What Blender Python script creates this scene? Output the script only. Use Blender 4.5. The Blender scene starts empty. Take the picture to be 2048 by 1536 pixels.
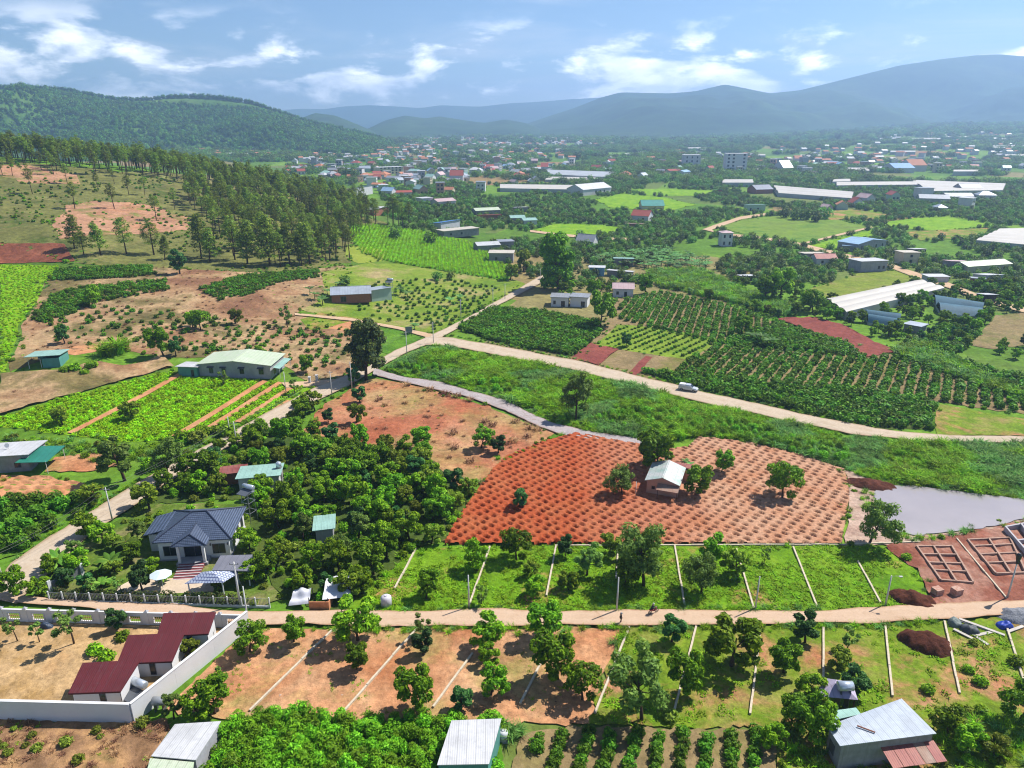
import bpy, bmesh, math, random
import numpy as np
from mathutils import Vector, Matrix, geometry as mgeo

S = bpy.context.scene
COL = S.collection
R = math.radians

# ------------------------------------------------------------------ camera
CAM_H, PITCH, FPX = 70.0, R(20.0), 1436.0      # drone height, downward tilt, focal length for a 2048 px wide frame
cam_d = bpy.data.cameras.new('camera')
cam = bpy.data.objects.new('camera', cam_d); COL.objects.link(cam)
cam.location = (0, 0, CAM_H); cam.rotation_euler = (R(90) - PITCH, 0, 0)
cam_d.sensor_width = 36.0; cam_d.lens = FPX / 2048 * 36.0
cam_d.clip_start = 1.0; cam_d.clip_end = 60000.0
S.camera = cam

# ------------------------------------------------------------------ sun, sky, exposure
SUN_AZ = Vector((0.87, 0.50, 0)).normalized(); SUN_EL = R(52)
sun_dir = Vector((SUN_AZ.x * math.cos(SUN_EL), SUN_AZ.y * math.cos(SUN_EL), math.sin(SUN_EL)))
sl = bpy.data.lights.new('sun', 'SUN'); sl.energy = 5.0; sl.angle = R(0.5); sl.color = (1.0, 0.955, 0.88)
so = bpy.data.objects.new('sun', sl); COL.objects.link(so)
so.rotation_euler = (-sun_dir).to_track_quat('-Z', 'Y').to_euler()
SKY_STRENGTH = 0.07

W = bpy.data.worlds.new('World'); S.world = W; W.use_nodes = True
wt = W.node_tree; wt.nodes.clear()
def wn(t, **k):
    n = wt.nodes.new(t)
    for a, b in k.items(): setattr(n, a, b)
    return n
sky = wn('ShaderNodeTexSky', sky_type='NISHITA', sun_disc=False)
sky.sun_elevation = SUN_EL; sky.sun_rotation = math.atan2(sun_dir.x, sun_dir.y)
sky.air_density = 1.0; sky.dust_density = 0.1; sky.ozone_density = 6.0; sky.altitude = 900
tc = wn('ShaderNodeTexCoord')
sep = wn('ShaderNodeSeparateXYZ'); wt.links.new(tc.outputs['Generated'], sep.inputs[0])
def wmath(op, a, b=None, clamp=False):
    n = wn('ShaderNodeMath', operation=op, use_clamp=clamp)
    for i, v in enumerate((a, b)):
        if v is None: continue
        if isinstance(v, (int, float)): n.inputs[i].default_value = v
        else: wt.links.new(v, n.inputs[i])
    return n.outputs[0]
def wramp(fac, lo, hi):
    n = wn('ShaderNodeMapRange', interpolation_type='SMOOTHSTEP'); n.inputs[1].default_value = lo; n.inputs[2].default_value = hi
    wt.links.new(fac, n.inputs[0]); return n.outputs[0]
def wvec(x, y, z):
    n = wn('ShaderNodeCombineXYZ')
    for i, v in enumerate((x, y, z)):
        if isinstance(v, (int, float)): n.inputs[i].default_value = v
        else: wt.links.new(v, n.inputs[i])
    return n.outputs[0]
def wnoise(vec, scale, detail, rough=0.55, dist=0.0):
    n = wn('ShaderNodeTexNoise'); n.inputs['Scale'].default_value = scale; n.inputs['Detail'].default_value = detail
    n.inputs['Roughness'].default_value = rough; n.inputs['Distortion'].default_value = dist
    wt.links.new(vec, n.inputs['Vector']); return n.outputs[0]
X, Y, Z = sep.outputs
# high thin cloud sheet: noise on a plane far overhead
zs = wmath('MAXIMUM', Z, 0.02)
plane = wvec(wmath('DIVIDE', X, wmath('ADD', zs, 0.10)), wmath('DIVIDE', Y, wmath('ADD', zs, 0.10)), 3.1)
cir = wnoise(plane, 0.62, 7, 0.60, 0.45)
c1 = wmath('MULTIPLY', wramp(cir, 0.47, 0.72), 0.5)
# cumulus banks low above the hills: noise over azimuth and height, flat below and puffy on top
azi = wmath('ARCTAN2', X, Y)
el = wmath('ARCSINE', Z)
cum_v = wvec(wmath('MULTIPLY', azi, 9.0), wmath('MULTIPLY', el, 24.0), 5.3)
cum = wnoise(cum_v, 1.15, 8, 0.58, 0.2)
band = wmath('MULTIPLY', wramp(el, -0.01, 0.03), wmath('SUBTRACT', 1.0, wramp(el, 0.075, 0.135)))
big = wnoise(wvec(wmath('MULTIPLY', azi, 2.2), wmath('MULTIPLY', el, 5.0), 1.0), 1.3, 2)
low = wmath('MULTIPLY', wmath('MULTIPLY', wramp(el, 0.015, 0.05), wmath('SUBTRACT', 1.0, wramp(el, 0.06, 0.10))), 0.055)
cumd = wmath('ADD', wmath('ADD', wmath('MULTIPLY', cum, 0.72), wmath('MULTIPLY', big, 0.36)), wmath('ADD', low, 0.02))
c2 = wmath('MULTIPLY', wmath('MULTIPLY', wramp(cumd, 0.535, 0.665), band), 0.92)
shade = wramp(wnoise(cum_v, 1.9, 6), 0.3, 0.7)
def wmix(f, x, y):
    n = wn('ShaderNodeMix', data_type='RGBA')
    for i_, v_ in ((0, f), (6, x), (7, y)):
        if isinstance(v_, tuple): n.inputs[i_].default_value = v_
        else: wt.links.new(v_, n.inputs[i_])
    return n.outputs[2]
m1 = wmix(c1, sky.outputs[0], (8.5, 8.8, 9.6, 1))
m2 = wmix(c2, m1, wmix(shade, (14.0, 14.6, 16.0, 1), (27.0, 26.4, 26.2, 1)))
bg = wn('ShaderNodeBackground'); bg.inputs[1].default_value = SKY_STRENGTH
wo = wn('ShaderNodeOutputWorld')
wt.links.new(m2, bg.inputs[0]); wt.links.new(bg.outputs[0], wo.inputs[0])

vs = S.view_settings
S.display_settings.display_device = 'sRGB'
vs.view_transform = 'Standard'; vs.look = 'None'; vs.gamma = 1.0; vs.use_curve_mapping = False; vs.exposure = 0.80
S.render.engine = 'CYCLES'
cy = S.cycles
cy.use_denoising = True; cy.denoiser = 'OPENIMAGEDENOISE'
cy.max_bounces = 5; cy.diffuse_bounces = 2; cy.glossy_bounces = 2; cy.transmission_bounces = 3; cy.transparent_max_bounces = 6
cy.volume_bounces = 2; cy.filter_width = 1.15; cy.sample_clamp_indirect = 6.0; cy.caustics_reflective = False; cy.caustics_refractive = False

# ------------------------------------------------------------------ land: heights
CP, SP = math.cos(PITCH), math.sin(PITCH)
def ray(u, v):
    u = np.asarray(u, float); v = np.asarray(v, float)
    xr = (u - 1024) / FPX; yr = (768 - v) / FPX
    return np.stack([xr, CP + yr * SP, -SP + yr * CP], -1)
def proj(x, y, z):
    dz = z - CAM_H; dep = y * CP - dz * SP; up = y * SP + dz * CP
    return 1024 + FPX * x / dep, 768 - FPX * up / dep
def pxm(x, y, z=0.0):
    return FPX / (y * CP - (z - CAM_H) * SP)

# surveyed heights: (bearing and tilt of the sight line to the spot, metres above the lane)
CTL = [
 (0,1400,0),(500,1400,0),(1000,1300,0),(1600,1300,0),(2000,1300,0),(100,1080,0),(300,980,0),(540,850,0),(700,770,0),(870,680,0),
 (1080,565,0),(900,900,0),(1400,950,0),(1900,950,0),(1500,800,0),(1900,750,0),(1200,650,0),(1600,600,0),(2000,600,0),(1300,480,0),
 (1800,480,0),(1100,430,0),(1600,410,0),(2000,410,0),(1000,500,0.5),(930,470,1),(60,900,0),(0,960,0),(0,870,0.3),(100,850,0.6),(300,790,1),
 (400,800,0.7),(500,780,1.0),(460,757,1.6),(560,755,1.2),(90,738,5.5),(0,760,4.6),(30,640,8.2),(60,560,11),(0,535,13.2),(100,535,13),
 (200,690,5.3),(300,655,6),(200,600,9),(400,640,5),(600,640,3),(690,700,1.0),(650,740,0.5),(500,680,3.5),(400,570,10),(250,560,11),
 (550,600,6),(620,560,6.5),(715,610,2.6),(800,600,1.4),(1000,565,0.5),(700,560,5),(720,500,7),(850,520,3),(1020,520,1),(650,530,7),
 (0,525,14),(70,524,14.2),(0,484,20.5),(100,484,20.2),(160,520,16),(0,440,26.3),(0,380,35.5),(0,345,42.2),(0,318,48),
 (250,530,13),(250,480,18),(250,430,24.2),(250,380,32.1),(250,340,40.2),(450,530,10),(450,480,14.4),(450,430,20),(450,370,29),
 (620,540,7),(620,480,10.7),(620,403,18),(-250,500,20),(-250,420,30),(-250,330,48),(-250,620,10),(-250,900,1),(720,430,11),(780,445,8),(860,450,3.5),
]
PTS = []
for u, v, z in CTL:
    d = ray(u, v); t = (z - CAM_H) / d[2]; PTS.append((d[0] * t, d[1] * t, z))
for x, y, z in [(-500,700,22),(-300,680,20),(-150,680,10),(0,700,2),(-500,850,4),(-250,850,2),(0,850,0),(200,800,0),(450,800,0),(600,600,0),
                (-650,500,48),(-650,300,25),(-650,100,4),(-300,80,0),(-150,40,0),(0,30,0),(150,40,0),(300,80,0),(400,200,0),(500,350,0),(-650,900,2),(650,900,0)]:
    PTS.append((x, y, z))
PTS = np.array(PTS)
def _U(r2): return np.where(r2 > 0, 0.5 * r2 * np.log(np.maximum(r2, 1e-12)), 0)
_s = 100.0
_P = PTS[:, :2] / _s; _n = len(_P)
_K = _U(((_P[:, None] - _P[None]) ** 2).sum(-1)) + np.eye(_n) * 0.004
_Q = np.hstack([np.ones((_n, 1)), _P])
_A = np.block([[_K, _Q], [_Q.T, np.zeros((3, 3))]])
_w = np.linalg.solve(_A, np.concatenate([PTS[:, 2], np.zeros(3)]))
GX0, GX1, GY0, GY1, GS = -640.0, 640.0, 20.0, 900.0, 4.0
_gx = np.arange(GX0, GX1 + .1, GS); _gy = np.arange(GY0, GY1 + .1, GS)
_XX, _YY = np.meshgrid(_gx, _gy)
_q = np.stack([_XX.ravel(), _YY.ravel()], -1) / _s
_Zr = np.zeros(len(_q))
for i in range(0, len(_q), 8000):
    qq = _q[i:i + 8000]
    _Zr[i:i + 8000] = _U(((qq[:, None] - _P[None]) ** 2).sum(-1)) @ _w[:_n] + _w[_n] + qq @ _w[_n + 1:]
_Z = _Zr.reshape(_XX.shape)
def sstep(a, b, x):
    t = np.clip((x - a) / (b - a), 0, 1); return t * t * (3 - 2 * t)
_fade = sstep(640, 480, np.abs(_XX)) * sstep(900, 760, _YY)
_Z = np.maximum(_Z, -0.6) * _fade
# flatten the part of the valley that the roads and plots share
def h(x, y):
    x = np.asarray(x, float); y = np.asarray(y, float)
    fx = np.clip((x - GX0) / GS, 0, len(_gx) - 1.001); fy = np.clip((y - GY0) / GS, 0, len(_gy) - 1.001)
    ix = fx.astype(int); iy = fy.astype(int); tx = fx - ix; ty = fy - iy
    z = (_Z[iy, ix] * (1 - tx) + _Z[iy, ix + 1] * tx) * (1 - ty) + (_Z[iy + 1, ix] * (1 - tx) + _Z[iy + 1, ix + 1] * tx) * ty
    z = np.where((np.abs(x) < GX1) & (y > GY0) & (y < GY1), z, 0.0)
    far = sstep(700, 1600, y)
    z = z + far * (3.0 * np.sin(x / 310 + 1.3) * np.sin(y / 420) + 2.0 * np.sin(x / 170 + y / 230))
    rr = x / np.maximum(y, 50.0)
    z = z + 60 * sstep(0.16, 0.72, rr) * sstep(1300, 3600, y) * sstep(7000, 4600, y)
    return z
_TT = np.concatenate([np.arange(60, 1000, 2.0), np.arange(1000, 9000, 15.0)])
def G(u, v):
    """where the sight line (u, v) meets the land; returns x, y, z"""
    d = ray(u, v)
    t = _TT
    z = CAM_H + d[2] * t; g = z - h(d[0] * t, d[1] * t)
    k = np.argmax(g < 0)
    if g[k] >= 0: k = len(t) - 1
    a, b = t[max(k - 1, 0)], t[k]
    for _ in range(18):
        m = (a + b) / 2
        if CAM_H + d[2] * m - h(d[0] * m, d[1] * m) < 0: b = m
        else: a = m
    x, y = float(d[0] * b), float(d[1] * b)
    return x, y, float(h(x, y))

# ------------------------------------------------------------------ materials
def lin(c):
    if isinstance(c, str):
        c = c.lstrip('#'); c = [int(c[i:i + 2], 16) / 255 for i in (0, 2, 4)]
        c = [x / 12.92 if x <= .04045 else ((x + .055) / 1.055) ** 2.4 for x in c]
    return (c[0], c[1], c[2], 1.0)
MATS = {}
class NT:
    def __init__(s, name):
        s.m = bpy.data.materials.new(name); s.m.use_nodes = True; s.t = s.m.node_tree; s.t.nodes.clear()
        s.out = s.n('ShaderNodeOutputMaterial')
    def n(s, t, **k):
        n = s.t.nodes.new(t)
        for a, b in k.items(): setattr(n, a, b)
        return n
    def l(s, a, b): s.t.links.new(a, b)
    def pos(s): return s.n('ShaderNodeNewGeometry').outputs['Position']
    def obj(s): return s.n('ShaderNodeTexCoord').outputs['Object']
    def noise(s, vec, scale, detail=6, rough=.6, dist=0, out=0):
        n = s.n('ShaderNodeTexNoise'); s.l(vec, n.inputs['Vector'])
        for k, v in (('Scale', scale), ('Detail', detail), ('Roughness', rough), ('Distortion', dist)): n.inputs[k].default_value = v
        return n.outputs[out]
    def ramp(s, fac, stops):
        n = s.n('ShaderNodeValToRGB'); e = n.color_ramp.elements
        while len(e) < len(stops): e.new(.5)
        for i, (p, c) in enumerate(stops): e[i].position = p; e[i].color = lin(c)
        s.l(fac, n.inputs[0]); return n.outputs[0]
    def mix(s, fac, a, b, mode='MIX'):
        n = s.n('ShaderNodeMix', data_type='RGBA', blend_type=mode)
        for i, v in ((0, fac), (6, a), (7, b)):
            if isinstance(v, (int, float)): n.inputs[i].default_value = v
            elif isinstance(v, (tuple, list, str)): n.inputs[i].default_value = lin(v)
            else: s.l(v, n.inputs[i])
        return n.outputs[2]
    def mr(s, v, a, b, c, d):
        n = s.n('ShaderNodeMapRange'); s.l(v, n.inputs[0])
        for i, k in enumerate((a, b, c, d)): n.inputs[i + 1].default_value = k
        return n.outputs[0]
    def val(s, v):
        n = s.n('ShaderNodeCombineColor')
        for i in range(3): s.l(v, n.inputs[i])
        return n.outputs[0]
    def bsdf(s, col, rough=.9, spec=.2, metal=0, normal=None, k=.80):
        b = s.n('ShaderNodeBsdfPrincipled')
        if k != 1: col = s.mix(1.0, col, (k, k, k), 'MULTIPLY')
        if isinstance(col, (tuple, list, str)): b.inputs['Base Color'].default_value = lin(col)
        else: s.l(col, b.inputs['Base Color'])
        b.inputs['Roughness'].default_value = rough; b.inputs['Specular IOR Level'].default_value = spec; b.inputs['Metallic'].default_value = metal
        if normal is not None: s.l(normal, b.inputs['Normal'])
        s.l(b.outputs[0], s.out.inputs[0]); s.b = b
        return b
    def bump(s, hgt, strength, dist=.1):
        n = s.n('ShaderNodeBump'); n.inputs['Strength'].default_value = strength; n.inputs['Distance'].default_value = dist
        s.l(hgt, n.inputs['Height']); return n.outputs[0]

def earth(name, cols, s=.06, fine=1.3, contrast=.35, bump=.6, rough=.95, patch=None, ps=.05, pw=.08, pc=.5, cells=None):
    """soil or turf: broad drifts of its own colours, fine grain, optional second cover in patches"""
    if name in MATS: return MATS[name]
    t = NT(name); p = t.pos()
    k = len(cols)
    base = t.ramp(t.noise(p, s, 7, .62, .3), [(.34 + .34 * i / max(k - 1, 1), c) for i, c in enumerate(cols)])
    if cells:    # patchwork of small parcels under different crops
        v = t.n('ShaderNodeTexVoronoi', distance='CHEBYCHEV'); v.inputs['Scale'].default_value = cells; v.inputs['Randomness'].default_value = .8
        mp = t.n('ShaderNodeMapping'); mp.inputs['Rotation'].default_value = (0, 0, .5); mp.inputs['Scale'].default_value = (1, .6, 1); t.l(p, mp.inputs[0]); t.l(mp.outputs[0], v.inputs['Vector'])
        sp = t.n('ShaderNodeSeparateColor'); t.l(v.outputs['Color'], sp.inputs[0])
        pcol = t.ramp(sp.outputs[0], [(0, (.08,.16,.012)), (.3, (.11,.24,.018)), (.5, (.19,.33,.024)), (.68, (.08,.17,.018)), (.85, (.28,.22,.10)), (1, (.36,.20,.10))])
        base = t.mix(.75, base, pcol)
    if patch:
        f = t.mr(t.noise(p, ps, 9, .68, .4), pc - pw, pc + pw, 0, 1)
        k = len(patch)
        pcol = t.ramp(t.noise(p, s * 2.3, 5), [(.35 + .3 * i / max(k - 1, 1), c) for i, c in enumerate(patch)])
        base = t.mix(f, base, pcol)
    g = t.noise(p, fine, 6, .7)
    base = t.mix(1.0, base, t.val(t.mr(g, .25, .75, 1 - contrast, 1 + contrast)), 'MULTIPLY')
    gs = t.noise(p, fine * 2.6, 5, .75)
    base = t.mix(1.0, base, t.val(t.mr(gs, .56, .70, 1, 1 - min(.6, contrast * 1.15))), 'MULTIPLY')
    base = t.mix(1.0, base, t.val(t.mr(gs, .30, .44, 1 + contrast * .45, 1)), 'MULTIPLY')
    g2 = t.noise(p, fine * .22, 4, .6)
    base = t.mix(1.0, base, t.val(t.mr(g2, .3, .7, 1 - contrast * .5, 1 + contrast * .5)), 'MULTIPLY')
    t.bsdf(base, rough, .1, 0, t.bump(g, bump, .25))
    MATS[name] = t.m; return t.m

def plain(name, col, rough=.7, spec=.3, metal=0, dirt=.18, scale=1.2, bump=0, streak=None):
    if name in MATS: return MATS[name]
    t = NT(name); p = t.obj()
    g = t.noise(p, scale, 7, .65)
    c = t.mix(1.0, col, t.val(t.mr(g, .3, .7, 1 - dirt, 1 + dirt * .4)), 'MULTIPLY')
    if streak:
        mp = t.n('ShaderNodeMapping'); mp.inputs['Scale'].default_value = (2.2, 2.2, .18); t.l(p, mp.inputs[0])
        c = t.mix(t.mr(t.noise(mp.outputs[0], 1.1, 6, .7), .52, .74, 0, .75), c, streak)
    t.bsdf(c, rough, spec, metal, t.bump(g, bump, .05) if bump else None)
    MATS[name] = t.m; return t.m

def sheet(name, col, col2=None, pitch=.26, axis=0, rough=.45, metal=.35, rust=None, fade=.12):
    """corrugated metal sheet: ribs as fine relief, lap lines, weathering"""
    if name in MATS: return MATS[name]
    t = NT(name); p = t.obj()
    w = t.n('ShaderNodeTexWave', wave_type='BANDS', bands_direction='XYZ'[axis]); w.inputs['Scale'].default_value = .314 / pitch
    t.l(p, w.inputs['Vector'])
    g = t.noise(p, .35, 7, .65)
    c = t.mix(t.mr(g, .35, .65, 0, 1), col, col2 or tuple(x * (1 - fade * 1.8) for x in lin(col)[:3]))
    g2 = t.noise(p, 1.6, 8, .75)
    c = t.mix(t.mr(g2, .50, .72, 0, .55), c, tuple(x * .55 + .02 for x in lin(col)[:3]))
    ax2 = 1 - axis if axis < 2 else 0
    lap = t.n('ShaderNodeTexWave', wave_type='BANDS', bands_direction='XYZ'[axis]); lap.inputs['Scale'].default_value = .314 / 1.05; lap.inputs['Distortion'].default_value = .15; t.l(p, lap.inputs['Vector'])
    c = t.mix(t.mr(lap.outputs[1], .0, .06, .45, 0), c, tuple(x * .5 for x in lin(col)[:3]))
    mp = t.n('ShaderNodeMapping'); mp.inputs['Scale'].default_value = (1.6, .12, 1) if axis == 0 else (.12, 1.6, 1); t.l(p, mp.inputs[0])
    c = t.mix(t.mr(t.noise(mp.outputs[0], 1.0, 6, .7), .55, .78, 0, .6), c, tuple(x * .45 + .07 for x in lin(col)[:3]))
    if rust: c = t.mix(t.mr(t.noise(p, .6, 8, .72), .56, .68, 0, .85), c, rust)
    c = t.mix(1.0, c, t.val(t.mr(w.outputs[1], 0, 1, .95, 1.02)), 'MULTIPLY')
    t.bsdf(c, rough, .4, metal, t.bump(w.outputs[1], .3, .03))
    MATS[name] = t.m; return t.m

def leafy(name, dark, mid, light, trans=.25, rough=.55, hue=.20):
    if name in MATS: return MATS[name]
    t = NT(name)
    gi = t.n('ShaderNodeNewGeometry').outputs['Random Per Island']
    oi = t.n('ShaderNodeObjectInfo').outputs['Random']
    c = t.ramp(gi, [(.0, dark), (.55, mid), (1.0, light)])
    v = t.mr(oi, 0, 1, 1 - 2.2 * hue, 1 + 2.2 * hue)
    c = t.mix(1.0, c, t.val(v), 'MULTIPLY')
    hs = t.n('ShaderNodeHueSaturation'); t.l(t.mr(oi, 0, 1, .5 - hue * .16, .5 + hue * .025), hs.inputs['Hue']); t.l(c, hs.inputs['Color'])
    b = t.bsdf(hs.outputs[0], rough, .10, k=1)
    tr = t.n('ShaderNodeBsdfTranslucent'); t.l(t.mix(1.0, hs.outputs[0], (1.2, 1.2, .4), 'MULTIPLY'), tr.inputs[0])
    ms = t.n('ShaderNodeMixShader'); ms.inputs[0].default_value = trans
    t.l(b.outputs[0], ms.inputs[1]); t.l(tr.outputs[0], ms.inputs[2]); t.l(ms.outputs[0], t.out.inputs[0])
    MATS[name] = t.m; return t.m

# ------------------------------------------------------------------ object helpers
def tag(o, label=None, cat=None, group=None, kind=None):
    for k, v in (('label', label), ('category', cat), ('group', group), ('kind', kind)):
        if v: o[k] = v
    return o
def link(name, me, parent=None, loc=None):
    o = bpy.data.objects.new(name, me); COL.objects.link(o)
    if parent is not None: o.parent = parent
    if loc is not None: o.location = loc
    return o
def empty(name, loc, rz=0, sc=1):
    o = bpy.data.objects.new(name, None); COL.objects.link(o); o.empty_display_size = .5
    o.location = loc; o.rotation_euler = (0, 0, rz); o.scale = (sc, sc, sc)
    return o
def tree_of(o, parent=None):
    c = o.copy(); COL.objects.link(c)
    if parent is not None: c.parent = parent
    for ch in o.children: tree_of(ch, c)
    return c
def np_mesh(name, V, F, mat=None, smooth=False):
    me = bpy.data.meshes.new(name)
    V = np.asarray(V, np.float32); F = np.asarray(F, np.int32)
    n, k = F.shape
    me.vertices.add(len(V)); me.vertices.foreach_set('co', V.ravel())
    me.loops.add(n * k); me.loops.foreach_set('vertex_index', F.ravel())
    me.polygons.add(n); me.polygons.foreach_set('loop_start', np.arange(0, n * k, k, dtype=np.int32))
    if smooth: me.polygons.foreach_set('use_smooth', np.ones(n, bool))
    if mat: me.materials.append(mat)
    me.update(calc_edges=True); me.validate()
    return me
class MB:
    """gathers boxes, prisms and tubes; build() links them as one mesh"""
    def __init__(s): s.v = []; s.f = []
    def add(s, vs, fs):
        b = len(s.v); s.v += [tuple(v) for v in vs]; s.f += [tuple(i + b for i in f) for f in fs]; return s
    def box(s, x0, y0, z0, x1, y1, z1):
        return s.add([(x0,y0,z0),(x1,y0,z0),(x1,y1,z0),(x0,y1,z0),(x0,y0,z1),(x1,y0,z1),(x1,y1,z1),(x0,y1,z1)],
                     [(3,2,1,0),(4,5,6,7),(0,1,5,4),(1,2,6,5),(2,3,7,6),(3,0,4,7)])
    def hexa(s, lo, hi):
        return s.add(list(lo) + list(hi), [(3,2,1,0),(4,5,6,7),(0,1,5,4),(1,2,6,5),(2,3,7,6),(3,0,4,7)])
    def slab(s, top, t):
        """a thin plate under the polygon top"""
        n = len(top); lo = [(x, y, z - t) for x, y, z in top]
        return s.add(list(lo) + list(top), [tuple(range(n))[::-1], tuple(range(n, 2 * n))] + [(i, (i + 1) % n, n + (i + 1) % n, n + i) for i in range(n)])
    def prism(s, poly, z0, z1):
        n = len(poly)
        return s.add([(x, y, z0) for x, y in poly] + [(x, y, z1) for x, y in poly],
                     [tuple(range(n))[::-1], tuple(range(n, 2 * n))] + [(i, (i + 1) % n, n + (i + 1) % n, n + i) for i in range(n)])
    def tube(s, pts, r, n=6, cap=True):
        pts = [Vector(p) for p in pts]
        rs = r if isinstance(r, (list, tuple)) else [r] * len(pts)
        base = len(s.v)
        for i, p in enumerate(pts):
            d = (pts[min(i + 1, len(pts) - 1)] - pts[max(i - 1, 0)]).normalized()
            a = d.orthogonal().normalized(); b = d.cross(a)
            if i and abs(d.z) > .5: a = Vector((1, 0, 0)); a = (a - d * a.dot(d)).normalized(); b = d.cross(a)
            elif abs(d.z) > .5: a = Vector((1, 0, 0)); a = (a - d * a.dot(d)).normalized(); b = d.cross(a)
            else: a = Vector((0, 0, 1)); a = (a - d * a.dot(d)).normalized(); b = d.cross(a)
            for k in range(n):
                q = p + (a * math.cos(2 * math.pi * k / n) + b * math.sin(2 * math.pi * k / n)) * rs[i]
                s.v.append(tuple(q))
        for i in range(len(pts) - 1):
            for k in range(n):
                s.f.append((base + i * n + k, base + i * n + (k + 1) % n, base + (i + 1) * n + (k + 1) % n, base + (i + 1) * n + k))
        if cap:
            s.f.append(tuple(base + k for k in range(n))[::-1]); e = base + (len(pts) - 1) * n
            s.f.append(tuple(e + k for k in range(n)))
        return s
    def mesh(s, name, mat, smooth=False):
        me = bpy.data.meshes.new(name); me.from_pydata(s.v, [], s.f)
        if mat: me.materials.append(mat)
        if smooth:
            for p in me.polygons: p.use_smooth = True
        me.update(); return me
    def build(s, name, mat, parent=None, smooth=False, loc=None):
        return link(name, s.mesh(name, mat, smooth), parent, loc)

rng = np.random.default_rng(7)
random.seed(7)

# ------------------------------------------------------------------ the land sheet
def axis_steps(lo, hi, g, far_lo, far_hi, grow=1.22):
    a = list(np.arange(lo, hi + .1, g)); s = g
    while a[-1] < far_hi: s = min(s * grow, 700); a.append(a[-1] + s)
    s = g
    while a[0] > far_lo: s = min(s * grow, 700); a.insert(0, a[0] - s)
    return np.array(a)
tx = axis_steps(-480, 480, 4.0, -9500, 9500); ty = axis_steps(20, 900, 4.0, -600, 9500, 1.12)
TXX, TYY = np.meshgrid(tx, ty)
TV = np.stack([TXX.ravel(), TYY.ravel(), h(TXX, TYY).ravel()], -1)
nx, ny = len(tx), len(ty)
I = (np.arange(ny - 1)[:, None] * nx + np.arange(nx - 1)[None]).ravel()
TF = np.stack([I, I + 1, I + nx + 1, I + nx], -1)
LAND = earth('land_cover', [(0.05,0.11,0.012), (0.08,0.16,0.0168), (0.12,0.19,0.024), (0.19,0.17,0.065)], s=.022, fine=.5, contrast=.45, bump=.7, cells=.011)
ground = link('ground', np_mesh('ground', TV, TF, LAND, True))
tag(ground, 'wide valley floor of mixed low greenery and soil', 'ground', kind='structure')

# ------------------------------------------------------------------ hills and mountains from their crest lines
def vnoise(x, y, seed, octs=5, lac=2.0, gain=.5):
    r = np.random.default_rng(seed); tot = np.zeros_like(x, float); amp = 1.0; fr = 1.0
    for _ in range(octs):
        tab = r.random((64, 64)); ox, oy = r.random(2) * 64
        px, py = x * fr + ox, y * fr + oy
        ix, iy = np.floor(px).astype(int), np.floor(py).astype(int); fx, fy = px - ix, py - iy
        fx = fx * fx * (3 - 2 * fx); fy = fy * fy * (3 - 2 * fy)
        a = tab[iy % 64, ix % 64]; b = tab[iy % 64, (ix + 1) % 64]; c = tab[(iy + 1) % 64, ix % 64]; d = tab[(iy + 1) % 64, (ix + 1) % 64]
        tot += amp * ((a * (1 - fx) + b * fx) * (1 - fy) + (c * (1 - fx) + d * fx) * fy - .5); amp *= gain; fr *= lac
    return tot
RIDGES = {}
def ridge(name, crest, D, front, back, mat, label, seed, rough=.12, cols=220, rows=46, wl=260., bend=0.0):
    """a hill range: its crest line follows the skyline, spurs and gullies run down to the valley"""
    cu = np.array([c[0] for c in crest], float); cv = np.array([c[1] for c in crest], float)
    u = np.linspace(cu[0], cu[-1], cols); v = np.interp(u, cu, cv)
    for _ in range(2): v[1:-1] = .25 * v[:-2] + .5 * v[1:-1] + .25 * v[2:]
    Dk = D * (1 + bend * np.linspace(-1, 1, cols))
    d = ray(u, v); t = Dk / d[:, 1]
    cx = d[:, 0] * t; cz = CAM_H + d[:, 2] * t
    ss = np.concatenate([np.linspace(-1, 0, rows, endpoint=False), np.linspace(0, 1, rows // 3)])
    V = []
    for s in ss:
        if s <= 0:
            y = Dk + s * front; p = (1 + s)
            prof = .55 * p + .45 * p * p * (3 - 2 * p)
        else:
            y = Dk + s * back; prof = (1 - s)
        x = cx * (y / Dk) ** .35
        n = vnoise(x / wl, y / wl, seed) ; n2 = np.abs(vnoise(x / (wl * 1.7), y / (wl * 4.0), seed + 9, 3))
        w = min(1.0, abs(s) * 3.0) * (prof > 0) * min(1, prof * 3)
        z = cz * prof + (np.maximum(cz - 12, 0) * rough) * w * (n * 1.9 - n2 * 2.6) - 2.0
        V.append(np.stack([x, y, z], -1))
    V = np.array(V); nr = len(ss)
    I = (np.arange(nr - 1)[:, None] * cols + np.arange(cols - 1)[None]).ravel()
    F = np.stack([I, I + 1, I + cols + 1, I + cols], -1)
    o = link(name, np_mesh(name, V.reshape(-1, 3), F, mat, True)); tag(o, label, 'hill', kind='structure')
    RIDGES[label] = V
    return V
FOREST = earth('forest_slope', [(.05,.115,.018), (.075,.16,.025), (.11,.185,.035)], s=.006, fine=.055, contrast=.5, bump=1.0, patch=[(0.16,0.13,0.06), (0.11,0.12,0.027)], ps=.0035, pw=.05, pc=.66)
MOUNT = earth('mountain_slope', [(0.02,0.05,0.0108), (0.035,0.075,0.015), (0.05,0.085,0.018)], s=.0016, fine=.012, contrast=.5, bump=1.0)
VA = ridge('hill', [(-330,182),(-200,170),(-100,176),(0,176),(90,177),(130,180),(180,190),(240,200),(290,200),(330,195),(385,193),(440,196),(500,205),(560,225),(620,245),(700,262),(760,275),(805,297),(830,304)],
      2300, 1000, 700, FOREST, 'long forested hill behind the pine ridge', 3, .58, wl=380)
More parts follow.
